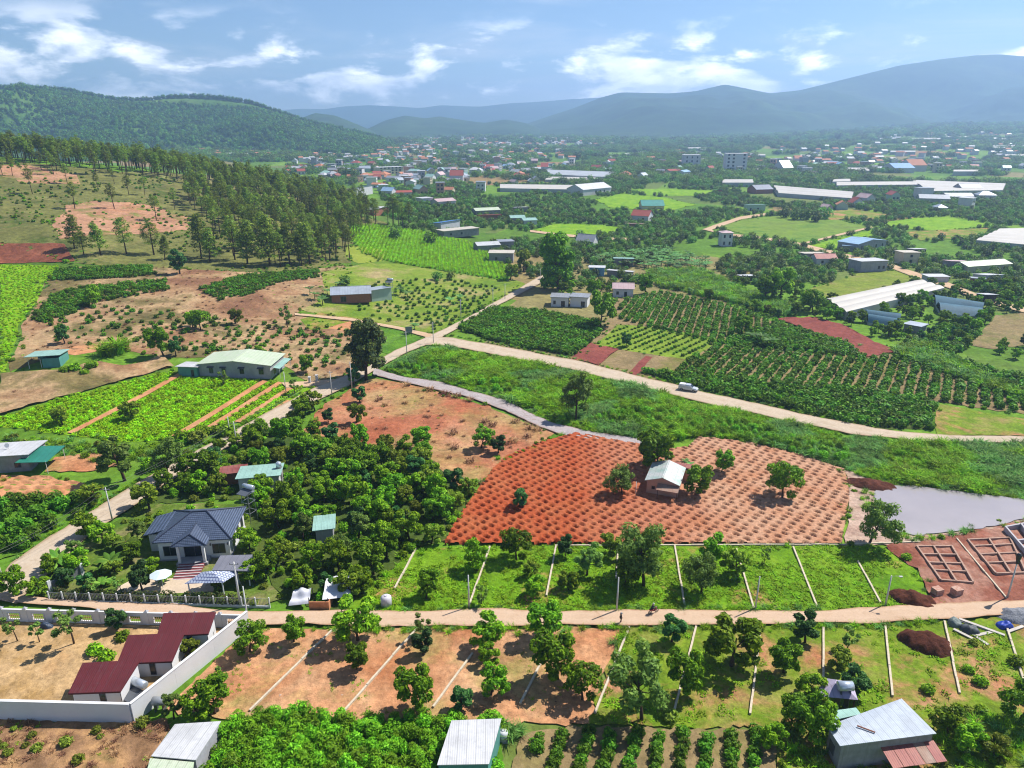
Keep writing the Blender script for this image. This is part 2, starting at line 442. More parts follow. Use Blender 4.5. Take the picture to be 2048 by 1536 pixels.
ridge('hill', [(560,262),(590,240),(630,225),(670,230),(720,250),(770,272)], 3700, 800, 800, MOUNT, 'small rounded hill peeping between the forested hill and the far range', 5, .12, 90, 30, 500)
ridge('hill', [(700,275),(735,258),(770,240),(810,230),(850,236),(880,232),(930,240),(970,245),(1010,238),(1050,245),(1100,262),(1160,280)], 4300, 1000, 1000, MOUNT, 'low double-humped hill beyond the town', 11, .12, 120, 34, 600)
ridge('mountain', [(400,235),(540,222),(600,217),(650,218),(690,212),(740,210),(800,213),(840,216),(880,210),(960,213),(1020,206),(1080,203),(1140,198),(1200,195),(1300,192),(1400,200),(1500,215)], 8200, 2000, 1000, MOUNT, 'palest mountain range on the horizon', 21, .18, 160, 34, 1200)
ridge('mountain', [(1000,268),(1050,248),(1100,231),(1150,215),(1200,195),(1240,184),(1290,185),(1340,186),(1390,182),(1450,168),(1500,178),(1540,186),(1600,180),(1660,165),(1720,150),(1800,130),(1880,118),(1950,110),(2000,108),(2048,112),(2200,124),(2400,150)],
      5200, 1900, 1400, MOUNT, 'large hazy mountain rising above the plain', 31, .27, 260, 50, 820)

# ------------------------------------------------------------------ haze over the valley
def build_haze():
    b = MB().box(-10300, -1300, -6, 10300, 10300, 520)
    t = NT('haze_air')
    pv = t.n('ShaderNodeVolumePrincipled')
    pv.inputs['Color'].default_value = (.37, .55, .88, 1); pv.inputs['Density'].default_value = .00019; pv.inputs['Anisotropy'].default_value = .4
    t.l(pv.outputs[0], t.out.inputs['Volume'])
    o = b.build('haze', t.m); tag(o, 'thin blue haze hanging over the whole valley', 'haze', kind='stuff')
build_haze()

# ------------------------------------------------------------------ draped sheets: fields, plots, roads
_lay = [0]
def world_poly(px, step=14, jit=0.0, seed=1):
    r = np.random.default_rng(seed); out = []
    n = len(px)
    for i in range(n):
        a, b = np.array(px[i], float), np.array(px[(i + 1) % n], float)
        k = max(1, int(np.hypot(*(b - a)) / step))
        for j in range(k):
            q = a + (b - a) * j / k
            x, y, z = G(q[0], q[1])
            if jit: x += r.normal() * jit; y += r.normal() * jit
            out.append((x, y))
    return np.array(out)
def inside(P, Q):
    x, y = Q[:, 0], Q[:, 1]; c = np.zeros(len(Q), bool); n = len(P); j = n - 1
    for i in range(n):
        xi, yi = P[i]; xj, yj = P[j]
        m = ((yi > y) != (yj > y)) & (x < (xj - xi) * (y - yi) / (yj - yi + 1e-12) + xi); c ^= m; j = i
    return c
def poly_area(P): return .5 * abs(np.dot(P[:, 0], np.roll(P[:, 1], 1)) - np.dot(P[:, 1], np.roll(P[:, 0], 1)))
def drape(name, P, mat, dz, zfun=None, step=None):
    area = poly_area(P); st = step or max(2.5, math.sqrt(area / 1400))
    x0, y0 = P.min(0); x1, y1 = P.max(0)
    gx, gy = np.meshgrid(np.arange(x0 + st / 2, x1, st), np.arange(y0 + st / 2, y1, st))
    Q = np.stack([gx.ravel(), gy.ravel()], -1); Q = Q + rng.normal(0, st * .04, Q.shape)
    Q = Q[inside(P, Q)] if len(Q) else Q
    vs = [Vector((float(a), float(b))) for a, b in np.vstack([P, Q])]
    es = [(i, (i + 1) % len(P)) for i in range(len(P))]
    r = mgeo.delaunay_2d_cdt(vs, es, [], 1, 1e-4)
    V = np.array([(v.x, v.y) for v in r[0]]); F = [f for f in r[2] if len(f) == 3]
    z = h(V[:, 0], V[:, 1]) + dz
    if zfun is not None: z = z + zfun(V[:, 0], V[:, 1])
    return np_mesh(name, np.column_stack([V, z]), np.array(F), mat, True)
POLY = {}
def field(key, name, px, mat, label, kind='structure', cat='field', jit=.25, dz=None, step=None, zfun=None):
    _lay[0] += 1
    P = world_poly(px, jit=jit, seed=_lay[0]); POLY[key] = P
    d = dz if dz is not None else .06 + .003 * _lay[0]
    o = link(name, drape(name, P, mat, d, zfun, step)); tag(o, label, cat, kind=kind)
    return o
def road(name, left, right, mat, dz, label, jit=.28, crown=.05):
    """a strip between two edge lines"""
    def dens(px):
        out = []
        for a, b in zip(px[:-1], px[1:]):
            k = max(2, int(math.hypot(b[0] - a[0], b[1] - a[1]) / 8))
            out += [(a[0] + (b[0] - a[0]) * j / k, a[1] + (b[1] - a[1]) * j / k) for j in range(k)]
        return out + [px[-1]]
    def resamp(px, n):
        p = np.array([G(*q)[:2] for q in dens(px)]); s = np.concatenate([[0], np.cumsum(np.hypot(*np.diff(p, axis=0).T))])
        t = np.linspace(0, s[-1], n); return np.stack([np.interp(t, s, p[:, 0]), np.interp(t, s, p[:, 1])], -1), s[-1]
    _, L = resamp(left, 10); n = max(12, int(L / 2.0))
    A, _ = resamp(left, n); B, _ = resamp(right, n)
    r = np.random.default_rng(len(name) + n)
    jA = np.convolve(r.normal(0, jit, n + 4), [.2] * 5, 'valid'); A = A + jA[:, None] * 2; jB = np.convolve(r.normal(0, jit, n + 4), [.2] * 5, 'valid'); B = B + jB[:, None] * 2
    V = []; m = 13
    for k in range(m):
        q = A + (B - A) * k / (m - 1); e = 1 - abs(2 * k / (m - 1) - 1)
        V.append(np.column_stack([q, h(q[:, 0], q[:, 1]) + dz + crown * min(1, e * 2)]))
    V = np.array(V); I = (np.arange(m - 1)[:, None] * n + np.arange(n - 1)[None]).ravel()
    F = np.stack([I, I + n, I + n + 1, I + 1], -1)
    me = np_mesh(name, V.reshape(-1, 3), F, mat, True)
    at = me.attributes.new('across', 'FLOAT', 'POINT'); at.data.foreach_set('value', np.repeat(np.arange(m) / (m - 1), n).astype(np.float32))
    o = link(name, me); tag(o, label, 'road', kind='structure')
    POLY[label] = np.vstack([A, B[::-1]])
    return o

def road_mat(name, cols, track, edge, fine=1.6, contrast=.16):
    """road surface: worn wheel tracks, stained patches, soil washed over its edges"""
    t = NT(name); p = t.pos(); ac = t.n('ShaderNodeAttribute', attribute_name='across').outputs['Fac']
    k = len(cols); base = t.ramp(t.noise(p, .12, 7, .65, .3), [(.33 + .34 * i / (k - 1), q) for i, q in enumerate(cols)])
    wb = t.n('ShaderNodeMath', operation='MULTIPLY_ADD'); t.l(t.noise(p, .07, 3), wb.inputs[0]); wb.inputs[1].default_value = .16; t.l(ac, wb.inputs[2])
    tr = t.ramp(wb.outputs[0], [(.22, (0,0,0)), (.32, (1,1,1)), (.44, (0,0,0)), (.66, (0,0,0)), (.76, (1,1,1)), (.88, (0,0,0))])
    f = t.n('ShaderNodeMath', operation='MULTIPLY'); t.l(tr, f.inputs[0]); t.l(t.mr(t.noise(p, .3, 5, .7), .35, .65, .1, .75), f.inputs[1])
    base = t.mix(f.outputs[0], base, track)
    base = t.mix(t.mr(t.noise(p, .45, 8, .7, .6), .58, .70, 0, .55), base, edge)
    ed = t.n('ShaderNodeMath', operation='ABSOLUTE'); sb = t.n('ShaderNodeMath', operation='SUBTRACT'); t.l(ac, sb.inputs[0]); sb.inputs[1].default_value = .5; t.l(sb.outputs[0], ed.inputs[0])
    en = t.n('ShaderNodeMath', operation='MULTIPLY_ADD'); t.l(t.noise(p, .8, 6, .7), en.inputs[0]); en.inputs[1].default_value = .22; t.l(ed.outputs[0], en.inputs[2])
    base = t.mix(t.mr(en.outputs[0], .50, .60, 0, .85), base, edge)
    g = t.noise(p, fine, 6, .7); base = t.mix(1.0, base, t.val(t.mr(g, .25, .75, 1 - contrast, 1 + contrast)), 'MULTIPLY')
    t.bsdf(base, .95, .1, 0, t.bump(g, .3, .2)); MATS[name] = t.m; return t.m
# soils and covers
RED, RED2 = (0.36,0.105,0.042), (0.43,0.15,0.065)
TAN, TAN2 = (0.42,0.27,0.15), (0.52,0.37,0.22)
LAWN = [(0.085,0.2,0.0072), (0.135,0.27,0.0096), (0.19,0.32,0.018)]
m_lawn = earth('lawn_turf', LAWN, s=.12, fine=1.6, contrast=.4, bump=.9, patch=[(0.36,0.16,0.07), (0.44,0.24,0.11)], ps=.085, pw=.05, pc=.605)
m_lawn_dry = earth('thin_lawn', [(0.11,0.2,0.012), (0.17,0.25,0.018), (0.3,0.24,0.08)], s=.1, fine=1.5, contrast=.4, bump=.9, patch=[(0.4,0.17,0.08), (0.47,0.25,0.13)], ps=.075, pw=.06, pc=.555)
m_dirt = earth('dry_plot_soil', [(0.4,0.16,0.07), (0.5,0.25,0.125), (0.52,0.31,0.17)], s=.09, fine=1.1, contrast=.42, bump=.8, patch=[(0.24,0.23,0.06), (0.33,0.27,0.1)], ps=.06, pw=.08, pc=.56)
m_bare = earth('cleared_soil', [(.33,.10,.048), (.40,.155,.08), (.50,.26,.15)], s=.045, fine=.8, contrast=.45, bump=1.0, patch=[(0.3,0.25,0.08), (0.36,0.27,0.11)], ps=.028, pw=.09, pc=.55)
m_lane = road_mat('lane_concrete', [(0.5,0.345,0.23), (0.56,0.4,0.28), (0.53,0.365,0.245)], (.58,.42,.30), (.38,.22,.12), 3.0, .10)
m_road = road_mat('pale_road', [(0.43,0.335,0.24), (0.52,0.42,0.315), (0.47,0.365,0.26)], (.56,.46,.35), (.33,.23,.13))
m_gravel = road_mat('grey_gravel', [(0.3,0.255,0.26), (0.4,0.35,0.345), (0.34,0.28,0.27)], (.44,.39,.38), (.26,.16,.11), 2.5, .35)
m_path = road_mat('clay_path', [(0.5,0.33,0.2), (0.58,0.41,0.27)], (.62,.46,.32), (.30,.26,.12), 1.3, .2)
m_bright = earth('bright_crop', [(.12,.27,.006), (.19,.35,.008), (.25,.38,.02)], s=.12, fine=1.1, contrast=.4, bump=1.0)
m_corn = earth('corn_ground', [(0.1,0.27,0.009), (0.15,0.34,0.012)], s=.1, fine=.9, contrast=.4, bump=1.0)
m_slope = earth('dry_slope', [(.22,.11,.06), (.31,.175,.09), (.42,.28,.15), (.20,.15,.06), (.35,.19,.10)], s=.035, fine=.7, contrast=.42, bump=1.0, patch=[(.17,.135,.05), (.11,.10,.035)], ps=.035, pw=.07, pc=.57)
m_hill = earth('hill_turf', [(.12,.125,.035), (.165,.165,.045), (.25,.185,.085)], s=.03, fine=.45, contrast=.5, bump=1.0, patch=[(0.07,0.1,0.018), (0.09,0.12,0.021)], ps=.03, pw=.06, pc=.57)
m_scar = earth('scraped_soil', [(0.34,0.17,0.095), (0.43,0.235,0.14), (0.4,0.19,0.1)], s=.05, fine=.6, contrast=.4, bump=1.0, patch=[(0.2,0.2,0.06), (0.17,0.18,0.03)], ps=.07, pw=.06, pc=.57)
m_bank = earth('cut_bank', [(0.17,0.055,0.03), (0.24,0.08,0.045), (0.3,0.115,0.06)], s=.12, fine=.8, contrast=.45, bump=1.0)
m_site = earth('site_soil', [(.19,.06,.04), (.27,.10,.065), (.38,.20,.145), (.24,.085,.055)], s=.11, fine=1.1, contrast=.35, bump=1.0)
m_green = earth('deep_grass', [(0.06,0.15,0.012), (0.09,0.21,0.015), (0.13,0.26,0.021)], s=.07, fine=1.0, contrast=.45, bump=1.0)
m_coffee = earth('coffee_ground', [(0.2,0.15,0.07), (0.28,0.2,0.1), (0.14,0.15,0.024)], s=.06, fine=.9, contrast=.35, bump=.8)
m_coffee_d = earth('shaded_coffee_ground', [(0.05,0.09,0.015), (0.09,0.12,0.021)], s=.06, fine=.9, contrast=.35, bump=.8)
m_redfield = earth('dark_red_tilth', [(0.21,0.055,0.045), (0.27,0.08,0.06)], s=.05, fine=.7, contrast=.3, bump=1.0)
m_yard = earth('dry_yard_grass', [(0.46,0.27,0.12), (0.5,0.33,0.165), (0.36,0.22,0.085), (0.27,0.19,0.055)], s=.07, fine=1.3, contrast=.38, bump=.8)
m_scrub = earth('scrub_ground', [(0.2,0.11,0.055), (0.28,0.16,0.085), (0.42,0.24,0.11), (0.13,0.13,0.035)], s=.13, fine=1.0, contrast=.4, bump=1.0)
m_tilled = earth('orange_tilth', [(0.5,0.22,0.1), (0.56,0.29,0.15)], s=.1, fine=1.1, contrast=.25, bump=.8)

# the hillside
field('hillside', 'hillside', [(-240,520),(-240,330),(0,322),(200,338),(400,366),(600,408),(720,432),(780,448),(700,490),(700,525),(560,545),(400,540),(160,528),(0,486)], m_hill, 'grassy slope below the pine ridge with scattered pines', jit=1, cat='hillside', dz=.10)
field('scar', 'bare_patch', [(105,452),(130,412),(190,402),(290,408),(390,440),(372,462),(300,468),(200,470),(120,478)], m_scar, 'scraped pinkish soil patch on the grassy hillside', cat='soil', jit=1, dz=.2)
field('scar2', 'bare_patch', [(0,330),(70,333),(150,350),(160,368),(60,368),(0,352)], m_scar, 'pale bare soil patch high under the ridge pines', cat='soil', jit=1, dz=.2)
field('bank', 'earth_bank', [(0,488),(130,488),(150,523),(0,528)], m_bank, 'dark red cut bank below the hillside scrub', cat='bank', jit=.3, dz=.25, step=1.6, zfun=lambda x, y: .35 * vnoise(x / 3, y / 3, 4))
field('terrace1', 'field', [(0,530),(118,531),(118,552),(90,566),(0,566)], m_bright, 'bright green terrace under the red bank')
field('terrace2', 'field', [(0,566),(90,568),(80,590),(40,650),(10,745),(0,745)], m_bright, 'narrow bright green terrace stepping down the edge of the dry slope')
field('slope', 'hillside', [(118,535),(330,535),(560,548),(690,530),(700,545),(660,600),(600,625),(700,665),(745,700),(720,745),(620,765),(560,728),(400,715),(330,715),(240,700),(130,705),(20,745),(45,650),(90,580)], m_slope, 'dry tan slope dotted with young coffee bushes', cat='hillside', jit=.6)
field('lowbank', 'earth_bank', [(0,832),(0,750),(120,742),(200,728),(250,735),(330,716),(345,735),(200,775),(90,805)], m_slope, 'eroded clay bank above the bright green field', cat='bank', step=2, zfun=lambda x, y: .55 + .8 * np.maximum(vnoise(x / 4, y / 4, 8), -.3))
field('claypad', 'yard', [(120,705),(150,692),(195,690),(200,702),(150,712)], m_tilled, 'orange clay yard above the shed', cat='yard')
field('gfield', 'field', [(0,838),(120,800),(330,745),(560,764),(622,776),(560,822),(470,852),(380,874),(250,886),(120,868),(0,852)], m_bright, 'bright green vegetable field beside the long grey house')
field('mixed', 'field', [(640,545),(760,520),(900,545),(1030,560),(1060,572),(940,628),(870,668),(700,640),(600,620),(650,600)], earth('weedy_plot', [(0.12,0.21,0.0168), (0.19,0.26,0.027), (0.36,0.28,0.13)], s=.06, fine=.8, contrast=.35, bump=.9), 'weedy orchard plot with small dark bushes behind the junction', jit=.6)
field('vegbed', 'field', [(600,640),(640,625),(730,640),(700,655),(620,660)], m_lawn_dry, 'small green vegetable bed near the metal-roofed house')
field('tilled1', 'field', [(655,655),(715,638),(738,645),(690,664)], m_tilled, 'orange tilled strip beside the vegetable bed')
field('grassy1', 'field', [(690,664),(745,645),(865,672),(850,685),(780,710),(745,700)], m_green, 'grass verge between the tall dark tree and the junction')
field('corn', 'field', [(700,450),(760,452),(880,470),(960,492),(1030,545),(1010,562),(880,540),(770,522),(725,508),(700,482)], m_corn, 'bright green maize field climbing towards the pines', jit=.5)
field('pasture', 'field', [(695,490),(770,500),(765,522),(720,528),(690,515)], earth('mown_patch', [(0.22,0.28,0.03), (0.28,0.32,0.042)], s=.08, fine=.8, contrast=.25), 'pale mown patch beside the pine stand', jit=.5)
# the wedge between the two roads
field('wedge', 'field', [(765,742),(820,712),(875,690),(1000,716),(1130,741),(1280,778),(1400,808),(1550,842),(1700,872),(1850,889),(2060,894),(2060,1008),(1900,985),(1760,968),(1690,940),(1560,903),(1400,872),(1330,885),(1285,887),(1180,868),(1110,852),(1050,830),(980,800),(900,774),(820,756)], m_green, 'long wedge of tall grass between the pale road and the tilled field', jit=.3)
field('bare', 'field', [(600,868),(640,815),(700,778),(745,757),(800,766),(900,790),(1000,822),(1060,850),(1110,866),(1080,888),(1010,918),(965,968),(900,975),(860,920),(700,880),(640,885)], m_bare, 'cleared reddish lot with dry brush and a few fruit trees', jit=.4)
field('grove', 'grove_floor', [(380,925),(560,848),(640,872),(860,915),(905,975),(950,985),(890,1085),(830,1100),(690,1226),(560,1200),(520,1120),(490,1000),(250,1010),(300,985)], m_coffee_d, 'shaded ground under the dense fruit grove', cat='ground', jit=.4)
# coffee country right of the junction
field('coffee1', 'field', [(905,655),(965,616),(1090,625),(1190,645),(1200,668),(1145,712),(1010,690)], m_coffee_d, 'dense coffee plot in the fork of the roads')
field('coffee2', 'field', [(1235,600),(1320,585),(1450,610),(1560,648),(1700,690),(1790,712),(2060,805),(2060,830),(1880,805),(1700,790),(1450,770),(1290,765),(1150,722),(1200,668)], m_coffee, 'wide sloping coffee field with straight pale rows', jit=.4)
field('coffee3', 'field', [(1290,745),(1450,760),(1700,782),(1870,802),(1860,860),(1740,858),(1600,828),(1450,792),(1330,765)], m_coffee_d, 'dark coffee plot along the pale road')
field('yellowplot', 'field', [(1190,690),(1235,650),(1320,655),(1440,680),(1380,720),(1270,705)], earth('weedy_rows', [(0.14,0.23,0.018), (0.22,0.3,0.03)], s=.1, fine=.9, contrast=.35, bump=.9), 'light green weedy plot with young coffee rows')
field('tilled2', 'field', [(1140,720),(1180,688),(1235,700),(1200,732)], m_redfield, 'small ridged red bed by the road bend', step=.8, zfun=lambda x, y: .25 + .18 * np.sin((x * .55 - y * .9) * 3.2))
field('tilled3', 'field', [(1255,748),(1290,712),(1302,716),(1275,752)], m_redfield, 'narrow red tilled strip beside the dark coffee plot')
field('redstrip', 'field', [(1552,638),(1620,636),(1680,648),(1790,706),(1730,716),(1690,690)], m_redfield, 'dark red tilled strip between coffee plots', step=1.2, zfun=lambda x, y: .3 + .2 * np.sin((x * .8 - y * .6) * 1.7))
field('valley1', 'field', [(1290,545),(1400,540),(1500,585),(1600,620),(1560,635),(1440,600),(1320,575)], earth('valley_grass', [(0.07,0.17,0.015), (0.12,0.24,0.018), (0.16,0.26,0.03)], s=.05, fine=.6, contrast=.4, bump=1.), 'soft green reed bed in the shallow valley', jit=.6)
field('veg2', 'field', [(1600,585),(1720,545),(1800,540),(1830,560),(1700,605),(1620,605)], earth('olive_rows', [(0.13,0.19,0.021), (0.2,0.25,0.03), (0.24,0.21,0.08)], s=.08, fine=.8, contrast=.4, bump=1.), 'planted rows beside the terraced greenhouse', jit=.4)
field('right1', 'field', [(1940,690),(1990,630),(2060,625),(2060,690),(1990,700)], earth('olive_rough', [(0.19,0.17,0.06), (0.26,0.19,0.09), (0.14,0.17,0.027)], s=.06, fine=.8, contrast=.4, bump=1.), 'dry brown lot at the edge of the coffee slope', jit=.6)
field('right2', 'field', [(1870,870),(1880,810),(2060,840),(2060,872)], m_lawn_dry, 'weedy vegetable plot beside the pale road', jit=.4)
# far fields
for k, px, m, lb in [
 ('f1', [(1065,460),(1110,448),(1200,450),(1265,458),(1180,474),(1100,466)], m_bright, 'green field by the path below the far coffee orchards'),
 ('f2', [(1440,455),(1480,440),(1560,432),(1660,436),(1745,456),(1690,470),(1600,487),(1500,472)], earth('striped_green', [(0.1,0.2,0.021), (0.17,0.26,0.03), (0.14,0.2,0.036)], s=.04, fine=.4, contrast=.3, bump=.8), 'patchwork green field inside the bend of the clay path'),
 ('f3', [(1755,448),(1830,436),(1900,434),(2000,452),(1880,462),(1800,458)], m_bright, 'bright lime field near the far greenhouses'),
 ('f4', [(1612,492),(1700,472),(1745,458),(1740,476),(1680,500)], m_bright, 'light green field beside the blue-roofed building'),
 ('f5', [(1190,400),(1240,388),(1330,395),(1390,410),(1330,425),(1220,415)], m_bright, 'green meadow around the teal-roofed house'),
 ('f6', [(1650,425),(1700,418),(1800,432),(1740,440),(1660,440)], m_lawn_dry, 'pale field behind the clay path'),
 ('f7', [(1800,464),(1990,456),(1960,476),(1840,482)], m_lawn_dry, 'dry meadow below the lime field'),
 ('f8', [(1240,380),(1330,378),(1430,382),(1410,392),(1300,392)], m_bright, 'thin green strip beside the white hall'),
 ('f9', [(1570,366),(1640,360),(1680,366),(1640,372)], m_bright, 'small far green strip behind the greenhouse'),
 ('f10', [(1660,328),(1800,322),(1810,330),(1680,338)], m_bright, 'distant pale green strip in the plain'),
]:
    field(k, 'field', px, m, lb, jit=.8, dz=.15 + .01 * len(POLY) * .3)
# near plots
field('lawn', 'lawn', [(690,1227),(760,1160),(832,1098),(1100,1093),(1400,1091),(1690,1092),(1765,1094),(1830,1140),(1850,1180),(1870,1216),(1640,1226),(1240,1227),(1000,1229)], m_lawn, 'bright green building plots above the lane', cat='lawn')
field('plots', 'field', [(330,1420),(420,1330),(500,1260),(640,1260),(1000,1257),(1255,1255),(1210,1340),(1178,1450),(900,1450),(600,1452),(500,1450)], m_dirt, 'dry reddish building plots below the lane', jit=.3)
field('lawn2', 'lawn', [(1255,1254),(1700,1251),(1900,1242),(2070,1232),(2070,1560),(1560,1560),(1520,1460),(1178,1450),(1210,1340)], m_lawn_dry, 'thin green building plots below the lane', cat='lawn', jit=.3)
field('site', 'yard', [(1768,1094),(1830,1086),(1900,1070),(2070,1042),(2070,1206),(1900,1214),(1872,1214),(1852,1180),(1832,1140)], m_site, 'red earth building site beside the pond', cat='yard', step=1.0, zfun=lambda x, y: .1 + .34 * np.maximum(vnoise(x / 1.6, y / 1.6, 14, 3), -.3))
field('yard', 'yard', [(-40,1236),(0,1238),(180,1243),(480,1256),(420,1290),(320,1380),(262,1440),(0,1438),(-40,1436)], m_yard, 'dry grass yard inside the white wall', cat='yard')
field('scrub', 'ground', [(-60,1438),(265,1445),(340,1436),(330,1470),(300,1580),(-60,1580)], m_scrub, 'rough dry scrub outside the white wall', cat='ground', step=1.2, zfun=lambda x, y: .35 * np.maximum(vnoise(x / 2.2, y / 2.2, 5, 3), -.2))
field('cassfloor', 'field', [(420,1580),(438,1465),(545,1418),(700,1440),(900,1440),(1010,1440),(1000,1580)], m_green, 'floor of the dense leafy cassava patch')
field('coffee4', 'field', [(1000,1580),(1050,1470),(1100,1458),(1540,1462),(1560,1580)], m_coffee, 'small coffee plot with straight rows at the near edge')
field('tilled4', 'field', [(0,950),(80,955),(165,968),(185,992),(60,1000),(0,1000)], m_tilled, 'orange tilled garden beyond the citrus plot', step=.4, zfun=lambda x, y: .36 * np.sin(y * 2.9) * np.clip(np.sin(x * 2.0 + np.sin(y)) + .6, 0, 1))
field('garden2', 'field', [(110,915),(200,905),(250,930),(170,945),(90,945)], m_dirt, 'bare garden soil beside the teal awning')
field('citrus', 'field', [(0,1002),(60,1002),(190,998),(205,1015),(60,1105),(0,1120)], m_green, 'weedy floor of the citrus plot by the road')
field('villa', 'yard', [(70,1190),(140,1110),(250,1030),(300,1010),(490,1010),(520,1120),(560,1200),(530,1212),(300,1206),(120,1200)], earth('villa_lawn', [(0.06,0.13,0.012), (0.12,0.18,0.024), (0.26,0.22,0.1)], s=.14, fine=1.3, contrast=.4, bump=.8), 'planted garden of the blue-roofed villa', cat='garden')
field('patio', 'patio', [(230,1178),(270,1160),(350,1158),(420,1165),(430,1185),(330,1190),(240,1188)], earth('patio_paving', [(0.55,0.43,0.31), (0.62,0.5,0.38)], s=.2, fine=2, contrast=.12, bump=.2), 'pale paved court in front of the villa steps', cat='patio', jit=.05)
# pond: banks, then water a little below them
field('pondbank', 'earth_bank', [(1690,942),(1760,968),(1900,985),(2070,1008),(2070,1046),(1900,1074),(1830,1088),(1690,1092),(1700,1000)], earth('pond_bank', [(0.4,0.26,0.19), (0.5,0.36,0.28), (0.3,0.15,0.11)], s=.12, fine=1.2, contrast=.35, bump=1.), 'muddy margin around the pond', cat='bank', step=1.6)
PW = NT('pond_water'); _p = PW.pos()
_b = PW.bsdf(PW.mix(PW.mr(PW.noise(_p, .05, 4), .35, .65, 0, 1), (.33,.295,.30), (.40,.355,.355)), .03, .8, 0, PW.bump(PW.noise(_p, 1.6, 4, .6), .05, .05))
field('pond', 'pond_water', [(1757,972),(1850,977),(1950,990),(2075,1006),(2075,1034),(1960,1060),(1840,1074),(1795,1068),(1765,1040),(1748,1005)], PW.m, 'still silty pond below the tall grass', cat='pond', jit=.15, dz=.40)
# roads
road('road', [(-30,1200),(0,1168),(32,1128),(100,1077),(225,1000),(350,925),(440,880),(600,792),(650,768),(735,736),(790,703),(850,678),(930,640),(1040,577),(1085,550)],
     [(40,1210),(72,1175),(110,1140),(190,1068),(270,1017),(310,985),(395,928),(565,846),(625,808),(700,774),(755,740),(812,708),(872,684),(1000,610),(1098,560)], m_road, .42, 'pale concrete road climbing from the villa to the junction')
road('road', [(850,676),(905,677),(1000,694),(1150,723),(1300,761),(1450,794),(1600,831),(1750,861),(1900,874),(2070,876)],
     [(850,692),(905,694),(1000,714),(1130,739),(1280,776),(1400,806),(1550,840),(1700,869),(1850,886),(2070,891)], m_road, .46, 'pale road with the parked pickup running past the tall grass')
road('lane', [(-30,1188),(60,1198),(250,1211),(400,1221),(500,1226),(700,1227),(1000,1227),(1240,1225),(1640,1224),(1780,1218),(1900,1212),(2070,1203)],
     [(-30,1200),(60,1212),(250,1228),(400,1240),(500,1254),(640,1258),(1000,1256),(1240,1253),(1700,1250),(1900,1240),(2070,1227)], m_lane, .50, 'straight pinkish concrete lane between the building plots')
road('path', [(748,738),(800,752),(900,772),(1000,802),(1060,830),(1110,850),(1180,866),(1290,884)],
     [(745,752),(800,764),(900,786),(1000,819),(1060,848),(1110,866),(1180,880),(1285,895)], m_gravel, .40, 'grey gravel track curving along the cleared lot', jit=.3)
road('path', [(1540,426),(1480,434),(1425,452),(1404,460),(1440,467),(1500,472),(1580,482),(1620,492),(1700,511),(1790,531),(1850,553),(1900,567),(1960,592),(2070,622)],
     [(1535,431),(1482,440),(1436,456),(1424,461),(1445,473),(1500,477),(1575,487),(1610,497),(1695,519),(1785,539),(1845,562),(1895,577),(1955,602),(2070,633)], m_path, .42, 'clay path winding past the far greenhouses', jit=.3)
road('path', [(1600,488),(1680,468),(1742,454)], [(1606,490),(1684,471),(1746,456)], m_path, .40, 'thin clay path crossing the patchwork field', jit=.2)
road('path', [(1060,461),(1130,469),(1200,475),(1280,478)], [(1060,465),(1130,474),(1200,480),(1280,483)], m_path, .40, 'thin path below the far green field', jit=.2)
road('path', [(590,628),(700,638),(800,655),(866,670)], [(590,632),(700,643),(800,661),(860,678)], m_path, .40, 'narrow driveway from the junction to the metal-roofed house', jit=.15)
road('path', [(560,768),(620,764),(668,760)], [(575,778),(640,774),(690,772)], m_path, .40, 'short driveway of the long grey house', jit=.15)

